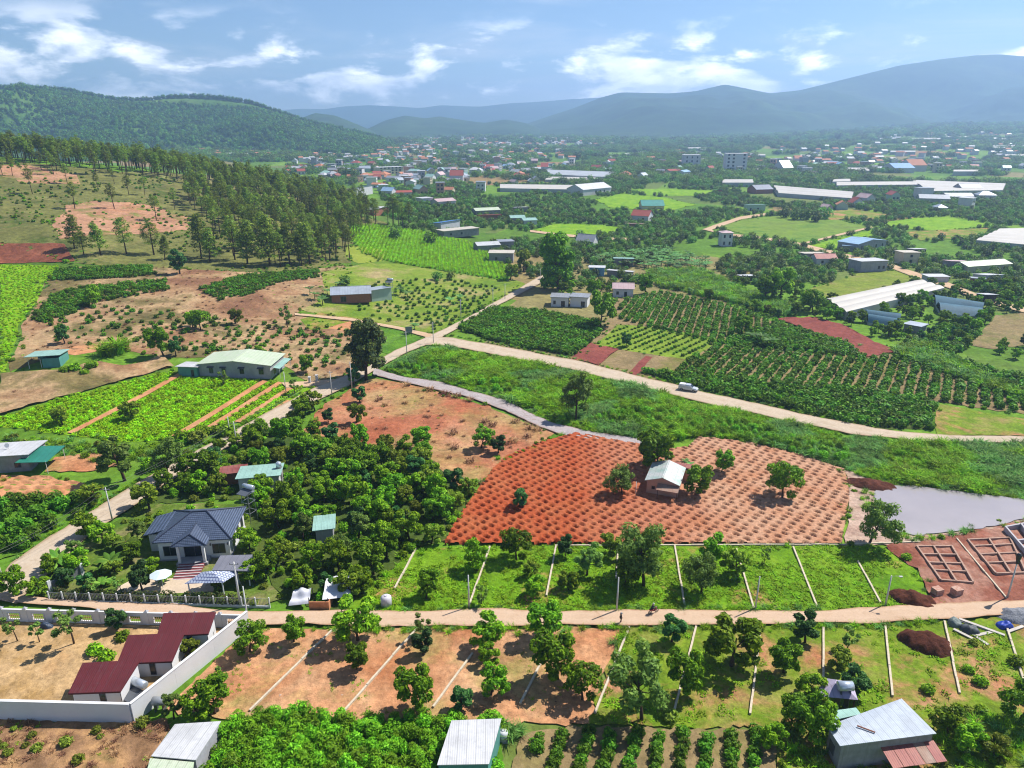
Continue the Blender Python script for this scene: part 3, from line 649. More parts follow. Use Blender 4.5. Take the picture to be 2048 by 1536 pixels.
# ------------------------------------------------------------------ red field with rows of planting pits
def build_pit_field():
    px = [(884,1091),(905,1055),(935,1010),(962,972),(985,940),(1012,915),(1080,888),(1150,868),(1285,892),(1300,905),(1375,895),(1395,876),(1500,887),(1600,912),(1690,942),(1700,990),(1690,1040),(1684,1092),(1400,1091)]
    P = world_poly(px, jit=.1, seed=3); POLY['pits'] = P
    a = np.array(G(1000, 1080)[:2]); b = np.array(G(1290, 905)[:2])
    d1 = (b - a) / np.hypot(*(b - a)); d2 = np.array([d1[1], -d1[0]])
    hx, hy, _ = G(1335, 985)
    tx_, ty_, _ = G(1430, 955)
    rowsp, pitsp = 2.05, 1.5
    def zf(x, y):
        s = (x - a[0]) * d1[0] + (y - a[1]) * d1[1]; t = (x - a[0]) * d2[0] + (y - a[1]) * d2[1]
        t = t + .25 * np.sin(s / 9); s = s + .25 * np.sin(t / 7)
        ti = np.round(t / rowsp); si = np.round(s / pitsp)
        jt = np.sin(ti * 12.9 + si * 78.2) * .22; js = np.sin(ti * 39.3 + si * 11.1) * .26; sz = .70 + .32 * np.abs(np.sin(ti * 7.1 + si * 3.7)) ; dp = .6 + .4 * np.abs(np.sin(ti * 5.3 + si * 17.9)) ** .5
        dt = t / rowsp - ti - jt * .5; ds = s / pitsp - si - js * .4
        pit = dp * np.exp(-((dt * rowsp / (.66 * sz)) ** 2 + (ds * pitsp / (.40 * sz)) ** 2) ** 5)
        mound = dp * np.exp(-(((dt * rowsp - .1) / .7) ** 2 + ((ds * pitsp + .72) / .30) ** 2))
        ok = 1 - np.exp(-(((x - hx) / 5.5) ** 2 + ((y - hy - 1.5) / 5.5) ** 2) ** 3)
        return ok * (-1.05 * pit + .16 * mound) + .05 + .05 * vnoise(x / .7, y / .7, 2, 2) + .55
    # fine regular sheet so each pit keeps its own rim
    st = .25
    x0, y0 = P.min(0); x1, y1 = P.max(0)
    gx = np.arange(x0 - st, x1 + st, st); gy = np.arange(y0 - st, y1 + st, st)
    XX, YY = np.meshgrid(gx, gy); Q = np.stack([XX.ravel(), YY.ravel()], -1)
    ins = np.zeros(len(Q), bool)
    ins = inside(P, Q).reshape(XX.shape)
    cell = ins[:-1, :-1] & ins[1:, :-1] & ins[:-1, 1:] & ins[1:, 1:]
    z = h(XX, YY) + zf(XX, YY)
    w = len(gx); ii, jj = np.nonzero(cell); I0 = ii * w + jj
    F = np.stack([I0, I0 + 1, I0 + w + 1, I0 + w], -1)
    used = np.unique(F); mp = np.full(len(Q), -1); mp[used] = np.arange(len(used))
    V = np.column_stack([Q, z.ravel()])[used]
    t = NT('pit_soil'); p = t.pos(); sx = t.n('ShaderNodeSeparateXYZ'); t.l(p, sx.inputs[0])
    n = t.noise(p, .05, 6, .6)
    ad = t.n('ShaderNodeMath', operation='MULTIPLY_ADD'); t.l(n, ad.inputs[0]); ad.inputs[1].default_value = 34; t.l(sx.outputs[0], ad.inputs[2])
    pale = t.mr(ad.outputs[0], 30, 58, 0, 1)
    base = t.mix(pale, (0.4,0.085,0.03), (0.52,0.29,0.18))
    base = t.mix(t.mr(t.noise(p, .16, 6, .6), .42, .66, 0, .55), base, (0.43,0.15,0.06))
    g = t.noise(p, 1.7, 6, .7)
    base = t.mix(1.0, base, t.val(t.mr(g, .25, .75, .62, 1.3)), 'MULTIPLY')
    t.bsdf(base, .95, .1, 0, t.bump(g, .7, .2))
    o = link('tilled_field', np_mesh('tilled_field', V, mp[F], t.m, True)); tag(o, 'red tilled field with rows of planting pits around the small house', 'field', kind='structure')
build_pit_field()

# ------------------------------------------------------------------ plants: one mesh per kind, copied below
def unit(v): return v / (np.linalg.norm(v, axis=-1, keepdims=True) + 1e-9)
def leaf_quads(r, C, RR, n, size, up=.45, asp=.5, shell=.5, out=.7, droop=.12):
    C = np.asarray(C, float); RR = np.asarray(RR, float)
    if RR.ndim == 1: RR = np.repeat(RR[:, None], 3, 1)
    w = (RR[:, 0] * RR[:, 2]); idx = r.choice(len(C), n, p=w / w.sum())
    d = unit(r.normal(size=(n, 3)))
    rad = shell + (1 - shell) * np.sqrt(r.random((n, 1)))
    p = C[idx] + RR[idx] * d * rad
    nr = unit(d * out + np.array([0, 0, up]) + r.normal(size=(n, 3)) * .45)
    t = unit(np.cross(nr, r.normal(size=(n, 3)))); b = np.cross(nr, t)
    s = size * (.45 + 1.15 * r.random((n, 1)) ** 1.3)
    V = np.stack([p - t * s, p + b * s * asp + nr * s * .12, p + t * s - nr * s * droop, p - b * s * asp + nr * s * .12], 1).reshape(-1, 3)
    return V, np.arange(4 * n).reshape(-1, 4)
def blades(r, n, spread, hgt, width, lean=.5, curve=.5):
    """upright arching blades, each a bent strip of two quads"""
    V, F = [], []
    for i in range(n):
        a = r.random() * 6.283; q = spread * math.sqrt(r.random()); b = np.array([math.cos(a) * q, math.sin(a) * q, 0])
        a2 = r.random() * 6.283; l = lean * (.4 + r.random()); H = hgt * (.6 + .6 * r.random()); wd = width * (.7 + .6 * r.random())
        dr = np.array([math.cos(a2), math.sin(a2), 0]); sd = np.array([-dr[1], dr[0], 0]) * wd
        m = b + dr * l * H * .35 + np.array([0, 0, H * .62]); e = b + dr * l * H * (1 + curve) + np.array([0, 0, H * (1 - curve * l * .6)])
        k = len(V); V += [b - sd * .6, b + sd * .6, m + sd, m - sd, e + sd * .12, e - sd * .12]; F += [(k, k + 1, k + 2, k + 3), (k + 3, k + 2, k + 4, k + 5)]
    return np.array(V), np.array(F)
L = {}
L['fruit'] = leafy('fruit_leaves', (.039,.123,.006), (.082,.231,.009), (.207,.416,.013))
L['fruit2'] = leafy('bright_fruit_leaves', (.054,.159,.006), (.123,.296,.010), (.270,.465,.015))
L['fruit3'] = leafy('olive_fruit_leaves', (.068,.137,.010), (.137,.226,.015), (.263,.347,.025))
L['fruit4'] = leafy('deep_fruit_leaves', (.018,.075,.022), (.04,.135,.032), (.10,.24,.055))
L['airy'] = leafy('airy_leaves', (.062,.144,.028), (.125,.244,.043), (.211,.348,.062))
L['pine'] = leafy('pine_needles', (.069,.126,.021), (.131,.236,.031), (.286,.364,.047))
L['dark'] = leafy('dark_needles', (.028,.060,.019), (.060,.105,.026), (.140,.174,.037))
L['coffee'] = leafy('coffee_leaves', (.029,.109,.007), (.061,.194,.011), (.147,.319,.018))
L['far'] = leafy('far_leaves', (.044,.131,.025), (.081,.214,.034), (.158,.315,.046), hue=.22)
L['far2'] = leafy('far_light_leaves', (.07,.15,.03), (.12,.22,.04), (.20,.30,.06), hue=.2)
L['far3'] = leafy('far_dull_leaves', (.05,.09,.035), (.085,.135,.05), (.13,.18,.07), hue=.2)
L['grass'] = leafy('tall_grass_blades', (.079,.225,.007), (.160,.371,.010), (.294,.520,.017), trans=.3)
L['reed'] = leafy('bluish_grass_blades', (.061,.188,.037), (.123,.300,.062), (.246,.432,.106), trans=.3)
L['lawn'] = leafy('lawn_blades', (.105,.249,.006), (.171,.355,.009), (.263,.446,.018), trans=.3)
L['crop'] = leafy('crop_leaves', (.142,.370,.005), (.246,.536,.008), (.380,.647,.013), trans=.3)
L['cass'] = leafy('cassava_leaves', (.054,.187,.007), (.110,.329,.013), (.208,.483,.018), trans=.25)
L['palm'] = leafy('palm_fronds', (.047,.134,.015), (.095,.205,.022), (.158,.284,.034))
L['banana'] = leafy('banana_leaves', (0.056,0.168,0.042), (0.105,0.252,0.063), (0.168,0.336,0.098), trans=.3)
L['dry'] = leafy('dry_brush', (.14,.07,.03), (.28,.16,.075), (.44,.30,.15), trans=.1)
L['olive'] = leafy('olive_shrub_leaves', (.079,.134,.015), (.142,.213,.022), (.236,.299,.037))
BARK = plain('bark', (0.1,0.065,0.045), .9, .1, dirt=.4, scale=4)
BARKP = plain('pine_bark', (0.12,0.07,0.05), .9, .1, dirt=.4, scale=4)

def limb_tree(seed, H, rad, trunk_h, trunk_r, leafs, n, leaf, mat, shape=1.0, nclump=14, csize=.36, shell=.55, gap=.0, up=.45):
    """trunk with limbs, crown of leaf clumps; returns (trunk mesh, crown mesh)"""
    r = np.random.default_rng(seed); mb = MB()
    bend = r.normal(0, .12, 2) * rad
    top = Vector((bend[0], bend[1], trunk_h + (H - trunk_h) * .45))
    fork = Vector((bend[0] * .5, bend[1] * .5, trunk_h))
    mb.tube([(0, 0, -.3), (bend[0] * .2, bend[1] * .2, trunk_h * .5), fork, top], [trunk_r * 1.25, trunk_r, trunk_r * .8, trunk_r * .3], 7)
    C, RR = [], []
    ch = (H - trunk_h * .75)
    for k in range(nclump):
        f = (k + .5) / nclump; zz = trunk_h * .75 + ch * (.14 + .72 * f ** .9)
        a = k * 2.4 + r.random() * 1.2
        prof = math.sqrt(max(0.05, 1 - abs(2 * ((zz - trunk_h * .75) / ch) - .85) ** 2.2 * .8))
        q = rad * prof * (.35 + .5 * r.random()) * shape
        c = (bend[0] + math.cos(a) * q, bend[1] + math.sin(a) * q, zz + r.normal() * .05 * H)
        s = rad * csize * (.75 + .55 * r.random())
        C.append(c); RR.append((s, s, s * .78))
        if k % 2 == 0: mb.tube([fork.lerp(top, .1 + .6 * f), Vector(c) * .6 + fork * .4, c], [trunk_r * .45, trunk_r * .28, trunk_r * .08], 5, False)
    V, F = leaf_quads(r, C, RR, n, leaf, shell=shell, up=up)
    V[:, 2] = np.maximum(V[:, 2], trunk_h * .35 + .1)
    return mb.mesh('trunk', BARK, True), np_mesh('crown', V, F, mat)
def pine(seed, H, bare, rad, n, cone=False, mat=None, needle=.42):
    r = np.random.default_rng(seed); mb = MB(); lx, ly = r.normal(0, .25, 2)
    P_ = lambda z: Vector((lx * z / H, ly * z / H, z))
    mb.tube([P_(-.4), P_(H * .35), P_(H * .7), P_(H * .97)], [.26, .2, .13, .04], 6)
    C, RR = [], []; nl = 9 if not cone else 12
    for k in range(nl):
        f = k / (nl - 1); z = H * (bare + (1 - bare) * f * .97)
        br = rad * ((1 - f) ** .75 * .95 + .18 if cone else (math.sin(math.pi * (.22 + .74 * f)) ** .8))
        nb = 5 if k < nl - 1 else 2
        for j in range(nb):
            a = j * 6.283 / nb + k * 1.1 + r.random() * .9; q = br * (.45 + .55 * r.random())
            if r.random() < .16: continue
            c = P_(z) + Vector((math.cos(a) * q, math.sin(a) * q, .14 * q + r.normal() * .3))
            mb.tube([P_(z - .25 * q), c], [.06, .02], 4, False)
            s = rad * (.30 + .14 * r.random()); C.append(tuple(c)); RR.append((s, s, s * .55))
    V, F = leaf_quads(r, C, RR, n, needle, up=.7, asp=.22, shell=.25, out=.5)
    return mb.mesh('trunk', BARKP, True), np_mesh('crown', V, F, mat or L['pine'])
def joined(name, pair):
    me = bpy.data.meshes.new(name); bm = bmesh.new()
    for i, m in enumerate(pair):
        k = len(bm.faces); bm.from_mesh(m); bm.faces.ensure_lookup_table()
        for f in bm.faces[k:]: f.material_index = i
        me.materials.append(m.materials[0])
    bm.to_mesh(me); bm.free(); return me
PROTO = {}
PROTO['fruit'] = [limb_tree(100 + i, 1.0 * H_, r_, t_, .16, 0, 3000, .215, L[['fruit2', 'fruit', 'fruit3', 'fruit', 'fruit4', 'fruit2'][i]], nclump=k_, csize=.29, shell=.45) for i, (H_, r_, t_, k_) in enumerate([(5.2,2.3,1.1,17),(6.0,2.3,1.4,19),(4.6,2.2,1.0,14),(5.6,2.6,1.3,20),(4.8,1.9,1.2,13),(5.0,2.5,1.0,15)])]
PROTO['tall'] = [limb_tree(140 + i, H_, r_, t_, .2, 0, 4600, .22, L['airy'], nclump=k_, csize=.28, shell=.3) for i, (H_, r_, t_, k_) in enumerate([(9,3.4,2.6,22),(8,3.6,2.2,24),(7,2.6,2.4,16)])]
PROTO['sparse'] = [limb_tree(170 + i, H_, r_, t_, .09, 0, 560, .19, L['airy'], nclump=9, csize=.26, shell=.2) for i, (H_, r_, t_) in enumerate([(5,1.5,1.8),(4.5,1.3,1.6),(3.6,1.4,1.2)])]
PROTO['cypress'] = [limb_tree(190, 14, 5.2, 3.2, .38, 0, 6500, .42, L['dark'], nclump=40, csize=.26, shell=.3, up=.6), limb_tree(191, 13, 4.0, .6, .4, 0, 6500, .42, L['fruit'], nclump=40, csize=.30, shell=.4, up=.6)]
PROTO['pine'] = [pine(200, 15, .54, 2.7, 1000), pine(201, 16, .60, 2.9, 1000), pine(202, 13.5, .5, 2.5, 950), pine(203, 15, .62, 3.1, 950), pine(204, 14, .3, 2.7, 1900, True)]
PROTO['youngpine'] = [pine(210, 12, .22, 2.7, 2100, True), pine(211, 11, .28, 2.4, 1600, True), pine(212, 12.5, .38, 2.9, 1200)]
def cloud_mesh(name, seed, C, RR, n, leaf, mat, **k):
    V, F = leaf_quads(np.random.default_rng(seed), C, RR, n, leaf, **k); V[:, 2] = np.maximum(V[:, 2], .02); return np_mesh(name, V, F, mat)
def dome(seed, rad, hgt, k=6):
    r = np.random.default_rng(seed); C = [(0, 0, hgt * .5)]; RR = [(rad * .75, rad * .75, hgt * .5)]
    for i in range(k):
        a = i * 6.283 / k + r.random(); q = rad * .5; C.append((math.cos(a) * q, math.sin(a) * q, hgt * (.3 + .3 * r.random()))); s = rad * (.38 + .2 * r.random()); RR.append((s, s, hgt * .34))
    return C, RR
BUSH = [cloud_mesh('coffee_bush', 300 + i, *dome(300 + i, 1.0, 1.7), 420, .19, L['coffee'], shell=.6) for i in range(4)]
BUSH_FAR = [cloud_mesh('coffee_bush', 310 + i, *dome(310 + i, 1.1, 1.7), 110, .36, L['coffee'], shell=.65) for i in range(4)]
SHRUB = [cloud_mesh('shrub', 320 + i, *dome(320 + i, 1.2, 1.7, 7), 420, .24, L['olive' if i == 2 else 'fruit2'], shell=.5) for i in range(3)]
CASS = [cloud_mesh('cassava', 330 + i, *dome(330 + i, 1.0, 2.1, 6), 520, .19, L['cass'], shell=.55, asp=.34) for i in range(4)]
TALLG = [np_mesh('tall_grass', *blades(np.random.default_rng(340 + i), 60, 1.0, 1.7, .07, .55, .6), L['reed' if i in (1, 3) else 'grass']) for i in range(5)]
LAWNT = [np_mesh('grass_tuft', *blades(np.random.default_rng(350 + i), 22, .45, .30, .06, .8, .5), L['lawn']) for i in range(3)]
def rock(seed):
    r = np.random.default_rng(seed); bm = bmesh.new(); bmesh.ops.create_icosphere(bm, subdivisions=1, radius=.5)
    for v in bm.verts: v.co *= .7 + .5 * r.random(); v.co.z *= .6
    me = bpy.data.meshes.new('stone'); bm.to_mesh(me); bm.free(); me.materials.append(plain(['clay_clod', 'pale_clod', 'dark_clod'][seed % 3], [(.34,.14,.085), (.52,.36,.27), (.16,.06,.04)][seed % 3], .95, dirt=.3)); return me
ROCK = [rock(i) for i in range(6)]
CROP = [cloud_mesh('crop_plant', 360 + i, *dome(360 + i, .55, .6, 5), 70, .17, L['crop'], shell=.5, up=.8) for i in range(3)]
MAIZE = [np_mesh('maize', *blades(np.random.default_rng(370 + i), 26, .5, 1.9, .10, .5, .6), L['crop']) for i in range(3)]
REED = [np_mesh('elephant_grass', *blades(np.random.default_rng(380 + i), 90, .9, 3.0, .10, .55, .7), L['lawn' if i == 0 else 'reed']) for i in range(2)]
BRUSH = [np_mesh('dry_brush', *blades(np.random.default_rng(390 + i), 40, .6, .7, .05, 1.0, .3), L['dry']) for i in range(2)]
def clump_far(seed, R_, n):
    r = np.random.default_rng(seed); C, RR = [], []
    for i in range(7):
        a = r.random() * 6.283; q = R_ * math.sqrt(r.random()); s = 2.0 + 1.8 * r.random(); C.append((math.cos(a) * q, math.sin(a) * q, s * 1.0 + r.random() * 1.2)); RR.append((s * 1.15, s * 1.15, s))
    return cloud_mesh('tree_clump', seed, C, RR, n, .75, L[('far', 'far2', 'far', 'far3', 'far', 'far2')[seed % 6]], shell=.75)
CLUMP = [clump_far(400 + i, 5.0, 420) for i in range(6)]
FARTREE = [cloud_mesh('tree_crown', 410 + i, *dome(410 + i, 3.0, 5.2, 7), 260, .55, L[['far', 'far2', 'far', 'far3', 'far'][i]], shell=.65) for i in range(5)]
HILLTREE = [cloud_mesh('tree_crown', 420 + i, [(0, 0, 7), (2, 1, 6), (-2, 1, 5.5), (0, -2, 5)], [(4.2, 4.2, 5), (3, 3, 4), (3, 3, 4), (3, 3, 4)], 120, 1.5, L['far'], shell=.75) for i in range(3)]
def palm_mesh(seed, n, length, hgt, width=.28, mat=None, arch=.9):
    r = np.random.default_rng(seed); V, F = [], []
    for i in range(n):
        a = i * 6.283 / n + r.random() * .4; up = .5 + .9 * r.random(); dr = np.array([math.cos(a), math.sin(a), 0]); sd = np.array([-dr[1], dr[0], 0])
        pr = None; m = 6
        for k in range(m + 1):
            f = k / m; c = dr * length * f * (.75 + .25 * math.cos(up)) + np.array([0, 0, hgt + length * (up * .62 * f - arch * f * f * (.6 + .3 * r.random() * 0))]); w = width * math.sin(math.pi * (.08 + .9 * f)) + .02
            b = len(V); V += [c - sd * w - [0, 0, w * .5], c, c + sd * w - [0, 0, w * .5]]
            if pr is not None: F += [(pr, pr + 1, b + 1, b), (pr + 1, pr + 2, b + 2, b + 1)]
            pr = b
    return np_mesh('fronds', np.array(V), np.array(F), mat or L['palm'])
PALM = [(MB().tube([(0,0,-.2),(0.05,0,.6),(0,0,1.3)], [.22,.2,.17], 7).mesh('trunk', BARK, True), palm_mesh(430 + i, 16, 2.0, 1.25)) for i in range(2)]
BANANA = [(MB().tube([(0,0,-.2),(0.08,0,1.1),(0.02,0,2.1)], [.16,.13,.08], 7).mesh('trunk', plain('banana_stem', (0.16,0.17,0.036), .7), True), palm_mesh(440 + i, 9, 2.3, 2.0, .36, L['banana'], .75)) for i in range(2)]
BANANA_FAR = [joined('banana_plant', b) for b in BANANA]

# scattering helpers --------------------------------------------------
def gn_stuff(name, pts, meshes, scales, label, cat, kind='stuff', rot=None, pick=None):
    """a mass nobody could count: the plant meshes set on a cloud of points"""
    n = len(pts); r = np.random.default_rng(len(pts) + len(label))
    me = bpy.data.meshes.new(name); me.vertices.add(n); me.vertices.foreach_set('co', np.asarray(pts, np.float32).ravel())
    for an, tp, vals in (('sc', 'FLOAT', np.asarray(scales, np.float32)), ('rz', 'FLOAT', (r.random(n) * 6.283 if rot is None else rot).astype(np.float32)), ('pk', 'INT', (r.integers(0, len(meshes), n) if pick is None else pick).astype(np.int32))):
        at = me.attributes.new(an, tp, 'POINT'); at.data.foreach_set('value', vals)
    o = link(name, me); tag(o, label, cat, kind=kind)
    ng = bpy.data.node_groups.new(name + '_scatter', 'GeometryNodeTree')
    ng.interface.new_socket('Geometry', in_out='INPUT', socket_type='NodeSocketGeometry'); ng.interface.new_socket('Geometry', in_out='OUTPUT', socket_type='NodeSocketGeometry')
    N = ng.nodes.new; l = ng.links.new
    gi, go = N('NodeGroupInput'), N('NodeGroupOutput'); iop = N('GeometryNodeInstanceOnPoints'); jn = N('GeometryNodeJoinGeometry')
    for m in meshes:
        so_ = bpy.data.objects.new(m.name + '_source', m)
        oi = N('GeometryNodeObjectInfo'); oi.inputs['Object'].default_value = so_; oi.inputs['As Instance'].default_value = True; l(oi.outputs['Geometry'], jn.inputs[0])
    def attr(nm, tp):
        a = N('GeometryNodeInputNamedAttribute'); a.data_type = tp; a.inputs[0].default_value = nm; return a.outputs[0]
    l(gi.outputs[0], iop.inputs['Points']); l(jn.outputs[0], iop.inputs['Instance'])
    iop.inputs['Pick Instance'].default_value = True; l(attr('pk', 'INT'), iop.inputs['Instance Index'])
    cx = N('ShaderNodeCombineXYZ'); l(attr('rz', 'FLOAT'), cx.inputs[2]); l(cx.outputs[0], iop.inputs['Rotation']); l(attr('sc', 'FLOAT'), iop.inputs['Scale'])
    l(iop.outputs[0], go.inputs[0])
    md = o.modifiers.new('scatter', 'NODES'); md.node_group = ng
    return o
def on_land(P2, dz=0.0):
    P2 = np.asarray(P2); return np.column_stack([P2, h(P2[:, 0], P2[:, 1]) + dz])
def fill(P, spacing, jit=.4, seed=0, keep=1.0, avoid=()):
    """loose points inside a world polygon"""
    r = np.random.default_rng(seed); x0, y0 = P.min(0); x1, y1 = P.max(0)
    gx, gy = np.meshgrid(np.arange(x0, x1, spacing), np.arange(y0, y1, spacing)); Q = np.stack([gx.ravel(), gy.ravel()], -1)
    Q = Q + r.uniform(-jit, jit, Q.shape) * spacing
    Q = Q[inside(P, Q)]
    for A in avoid: Q = Q[~inside(A, Q)]
    if keep < 1: Q = Q[r.random(len(Q)) < keep]
    return Q
def rows(P, a, b, rowsp, sp, jit=.08, seed=0, keep=1.0):
    """points along straight rows parallel to a-b"""
    r = np.random.default_rng(seed); a = np.array(a[:2]); b = np.array(b[:2]); d1 = (b - a) / np.hypot(*(b - a)); d2 = np.array([d1[1], -d1[0]])
    s = (P - a) @ d1; t = (P - a) @ d2
    S_, T_ = np.meshgrid(np.arange(s.min(), s.max(), sp), np.arange(t.min(), t.max(), rowsp))
    S_ = S_ + r.uniform(-jit, jit, S_.shape) * sp; T_ = T_ + r.uniform(-jit, jit, S_.shape) * rowsp * .6
    Q = a + S_.ravel()[:, None] * d1 + T_.ravel()[:, None] * d2
    Q = Q[inside(P, Q)]
    if keep < 1: Q = Q[r.random(len(Q)) < keep]
    return Q
ITEMS = []          # (object, description, category, group, x, y) waiting for a label that singles them out
LANDMARKS = []
def plant(kind, meshes, x, y, sc, rz, desc, cat, group, label=None, parts=True, dz=0.0):
    z = float(h(x, y)) + dz
    if parts:
        o = empty(kind, (x, y, z), rz, sc); o.scale = (sc * random.uniform(.88, 1.12), sc * random.uniform(.88, 1.12), sc * random.uniform(.92, 1.1)); o.rotation_euler = (random.uniform(-.06, .06), random.uniform(-.06, .06), rz)
        link('trunk', meshes[0], o); link('crown', meshes[1], o)
    else:
        o = link(kind, meshes); o.location = (x, y, z); o.rotation_euler = (0, 0, rz); o.scale = (sc, sc, sc)
    if label: tag(o, label, cat, group)
    else: ITEMS.append((o, desc, cat, group, x, y))
    return o

# ------------------------------------------------------------------ buildings
AVOID = []
WALLM = lambda k: {
 'white': plain('white_render', (.66,.66,.68), .8, .2, dirt=.14, scale=.5, streak=(.55,.54,.53)),
 'cream': plain('cream_render', (.66,.58,.42), .8, .2, dirt=.2, scale=.5),
 'grey': plain('grey_render', (.40,.40,.43), .85, .15, dirt=.25, scale=.5, streak=(.28,.27,.27)),
 'concrete': plain('raw_concrete', (.34,.33,.33), .9, .1, dirt=.3, scale=.6, streak=(.20,.19,.18)),
 'pink': plain('pink_render', (.55,.33,.25), .85, .15, dirt=.2, scale=.6),
 'brick': plain('raw_brick', (.40,.17,.10), .9, .1, dirt=.3, scale=2.0),
 'blue': plain('blue_render', (.16,.36,.58), .8, .2, dirt=.15, scale=.5),
 'teal': plain('teal_sheet_wall', (.10,.30,.27), .6, .3, dirt=.2, scale=.6),
 'palegreen': plain('pale_green_render', (.44,.56,.47), .8, .2, dirt=.15, scale=.5),
 'dark': plain('dark_boards', (.06,.05,.05), .9, .1, dirt=.3),
 'palewhite': plain('bright_white_render', (.74,.74,.75), .75, .2, dirt=.06, scale=.4),
}[k]
ROOFM = lambda k: {
 'white': sheet('white_sheet', (.64,.64,.65), rough=.5, metal=.1), 'silver': sheet('silver_sheet', (.44,.49,.56), rough=.5, metal=.2),
 'grey': sheet('grey_sheet', (.36,.38,.42), rough=.5, metal=.3), 'teal': sheet('teal_sheet', (.05,.30,.25), rough=.45, metal=.1),
 'mint': sheet('mint_sheet', (.36,.58,.50), rough=.45, metal=.1), 'palegreen': sheet('pale_green_sheet', (.52,.63,.42), (.62,.66,.52), rough=.5, metal=.1),
 'green': sheet('green_sheet', (.03,.24,.17), rough=.45, metal=.1), 'red': sheet('red_sheet', (.125,.013,.018), rough=.6, metal=.05),
 'maroon': sheet('maroon_sheet', (.24,.05,.045), (.34,.12,.09), rough=.6, metal=.1), 'rust': sheet('rusted_sheet', (.42,.30,.24), (.30,.15,.10), rough=.8, metal=.1, rust=(.22,.08,.04)),
 'orange': plain('orange_tile', (.52,.22,.12), .8, .2, dirt=.25, scale=1.5), 'redtile': plain('red_tile', (.38,.10,.075), .8, .2, dirt=.25, scale=1.5),
 'blue': sheet('blue_sheet', (.09,.26,.62), rough=.45, metal=.1), 'paleblue': sheet('pale_blue_sheet', (.34,.52,.72), rough=.45, metal=.1), 'navy': sheet('navy_sheet', (.05,.075,.15), rough=.5, metal=.1),
 'beige': sheet('beige_sheet', (.62,.56,.46), rough=.6, metal=.05), 'pinkish': sheet('faded_pink_sheet', (.50,.34,.35), (.58,.44,.45), rough=.6, metal=.1),
 'purple': sheet('purple_tarp', (.42,.36,.50), (.50,.44,.58), rough=.6, metal=0, pitch=.9), 'film': plain('greenhouse_film', (.56,.52,.46), .5, .3, dirt=.12, scale=.12), 'bluenet': plain('blue_shade_net', (.045,.13,.19), .6, .2, dirt=.25, scale=.3),
 'film2': plain('grey_greenhouse_film', (.44,.46,.48), .5, .3, dirt=.2, scale=.1),
}[k]
GLASS = plain('dark_glass', (.02,.025,.035), .12, .5, dirt=.1)
FRAMEM = plain('window_frame', (.10,.10,.11), .5, .3, dirt=.1)
WFRAME = plain('white_window_frame', (.72,.72,.72), .6, .3, dirt=.1)

def frame_of(A, B):
    a = G(*A); b = G(*B); dx, dy = b[0] - a[0], b[1] - a[1]
    return a, math.hypot(dx, dy), math.atan2(dy, dx)
def avoid_box(a, rz, x0, y0, x1, y1, m=1.2):
    c, s = math.cos(rz), math.sin(rz)
    AVOID.append(np.array([(a[0] + x * c - y * s, a[1] + x * s + y * c) for x, y in ((x0 - m, y0 - m), (x1 + m, y0 - m), (x1 + m, y1 + m), (x0 - m, y1 + m))]))
def gable_wall(mb, w, d, hw, rise, axis):
    if axis == 'x':   # ridge runs along the front
        mb.add([(0,0,-.4),(w,0,-.4),(w,d,-.4),(0,d,-.4),(0,0,hw),(w,0,hw),(w,d,hw),(0,d,hw),(0,d/2,hw+rise),(w,d/2,hw+rise)],
               [(3,2,1,0),(0,1,5,4),(1,2,6,9,5),(2,3,7,6),(3,0,4,8,7),(4,5,9,8),(6,7,8,9)])
    else:
        mb.add([(0,0,-.4),(w,0,-.4),(w,d,-.4),(0,d,-.4),(0,0,hw),(w,0,hw),(w,d,hw),(0,d,hw),(w/2,0,hw+rise),(w/2,d,hw+rise)],
               [(3,2,1,0),(0,1,5,8,4),(1,2,6,5),(2,3,7,9,6),(3,0,4,7),(4,8,9,7),(8,5,6,9)])
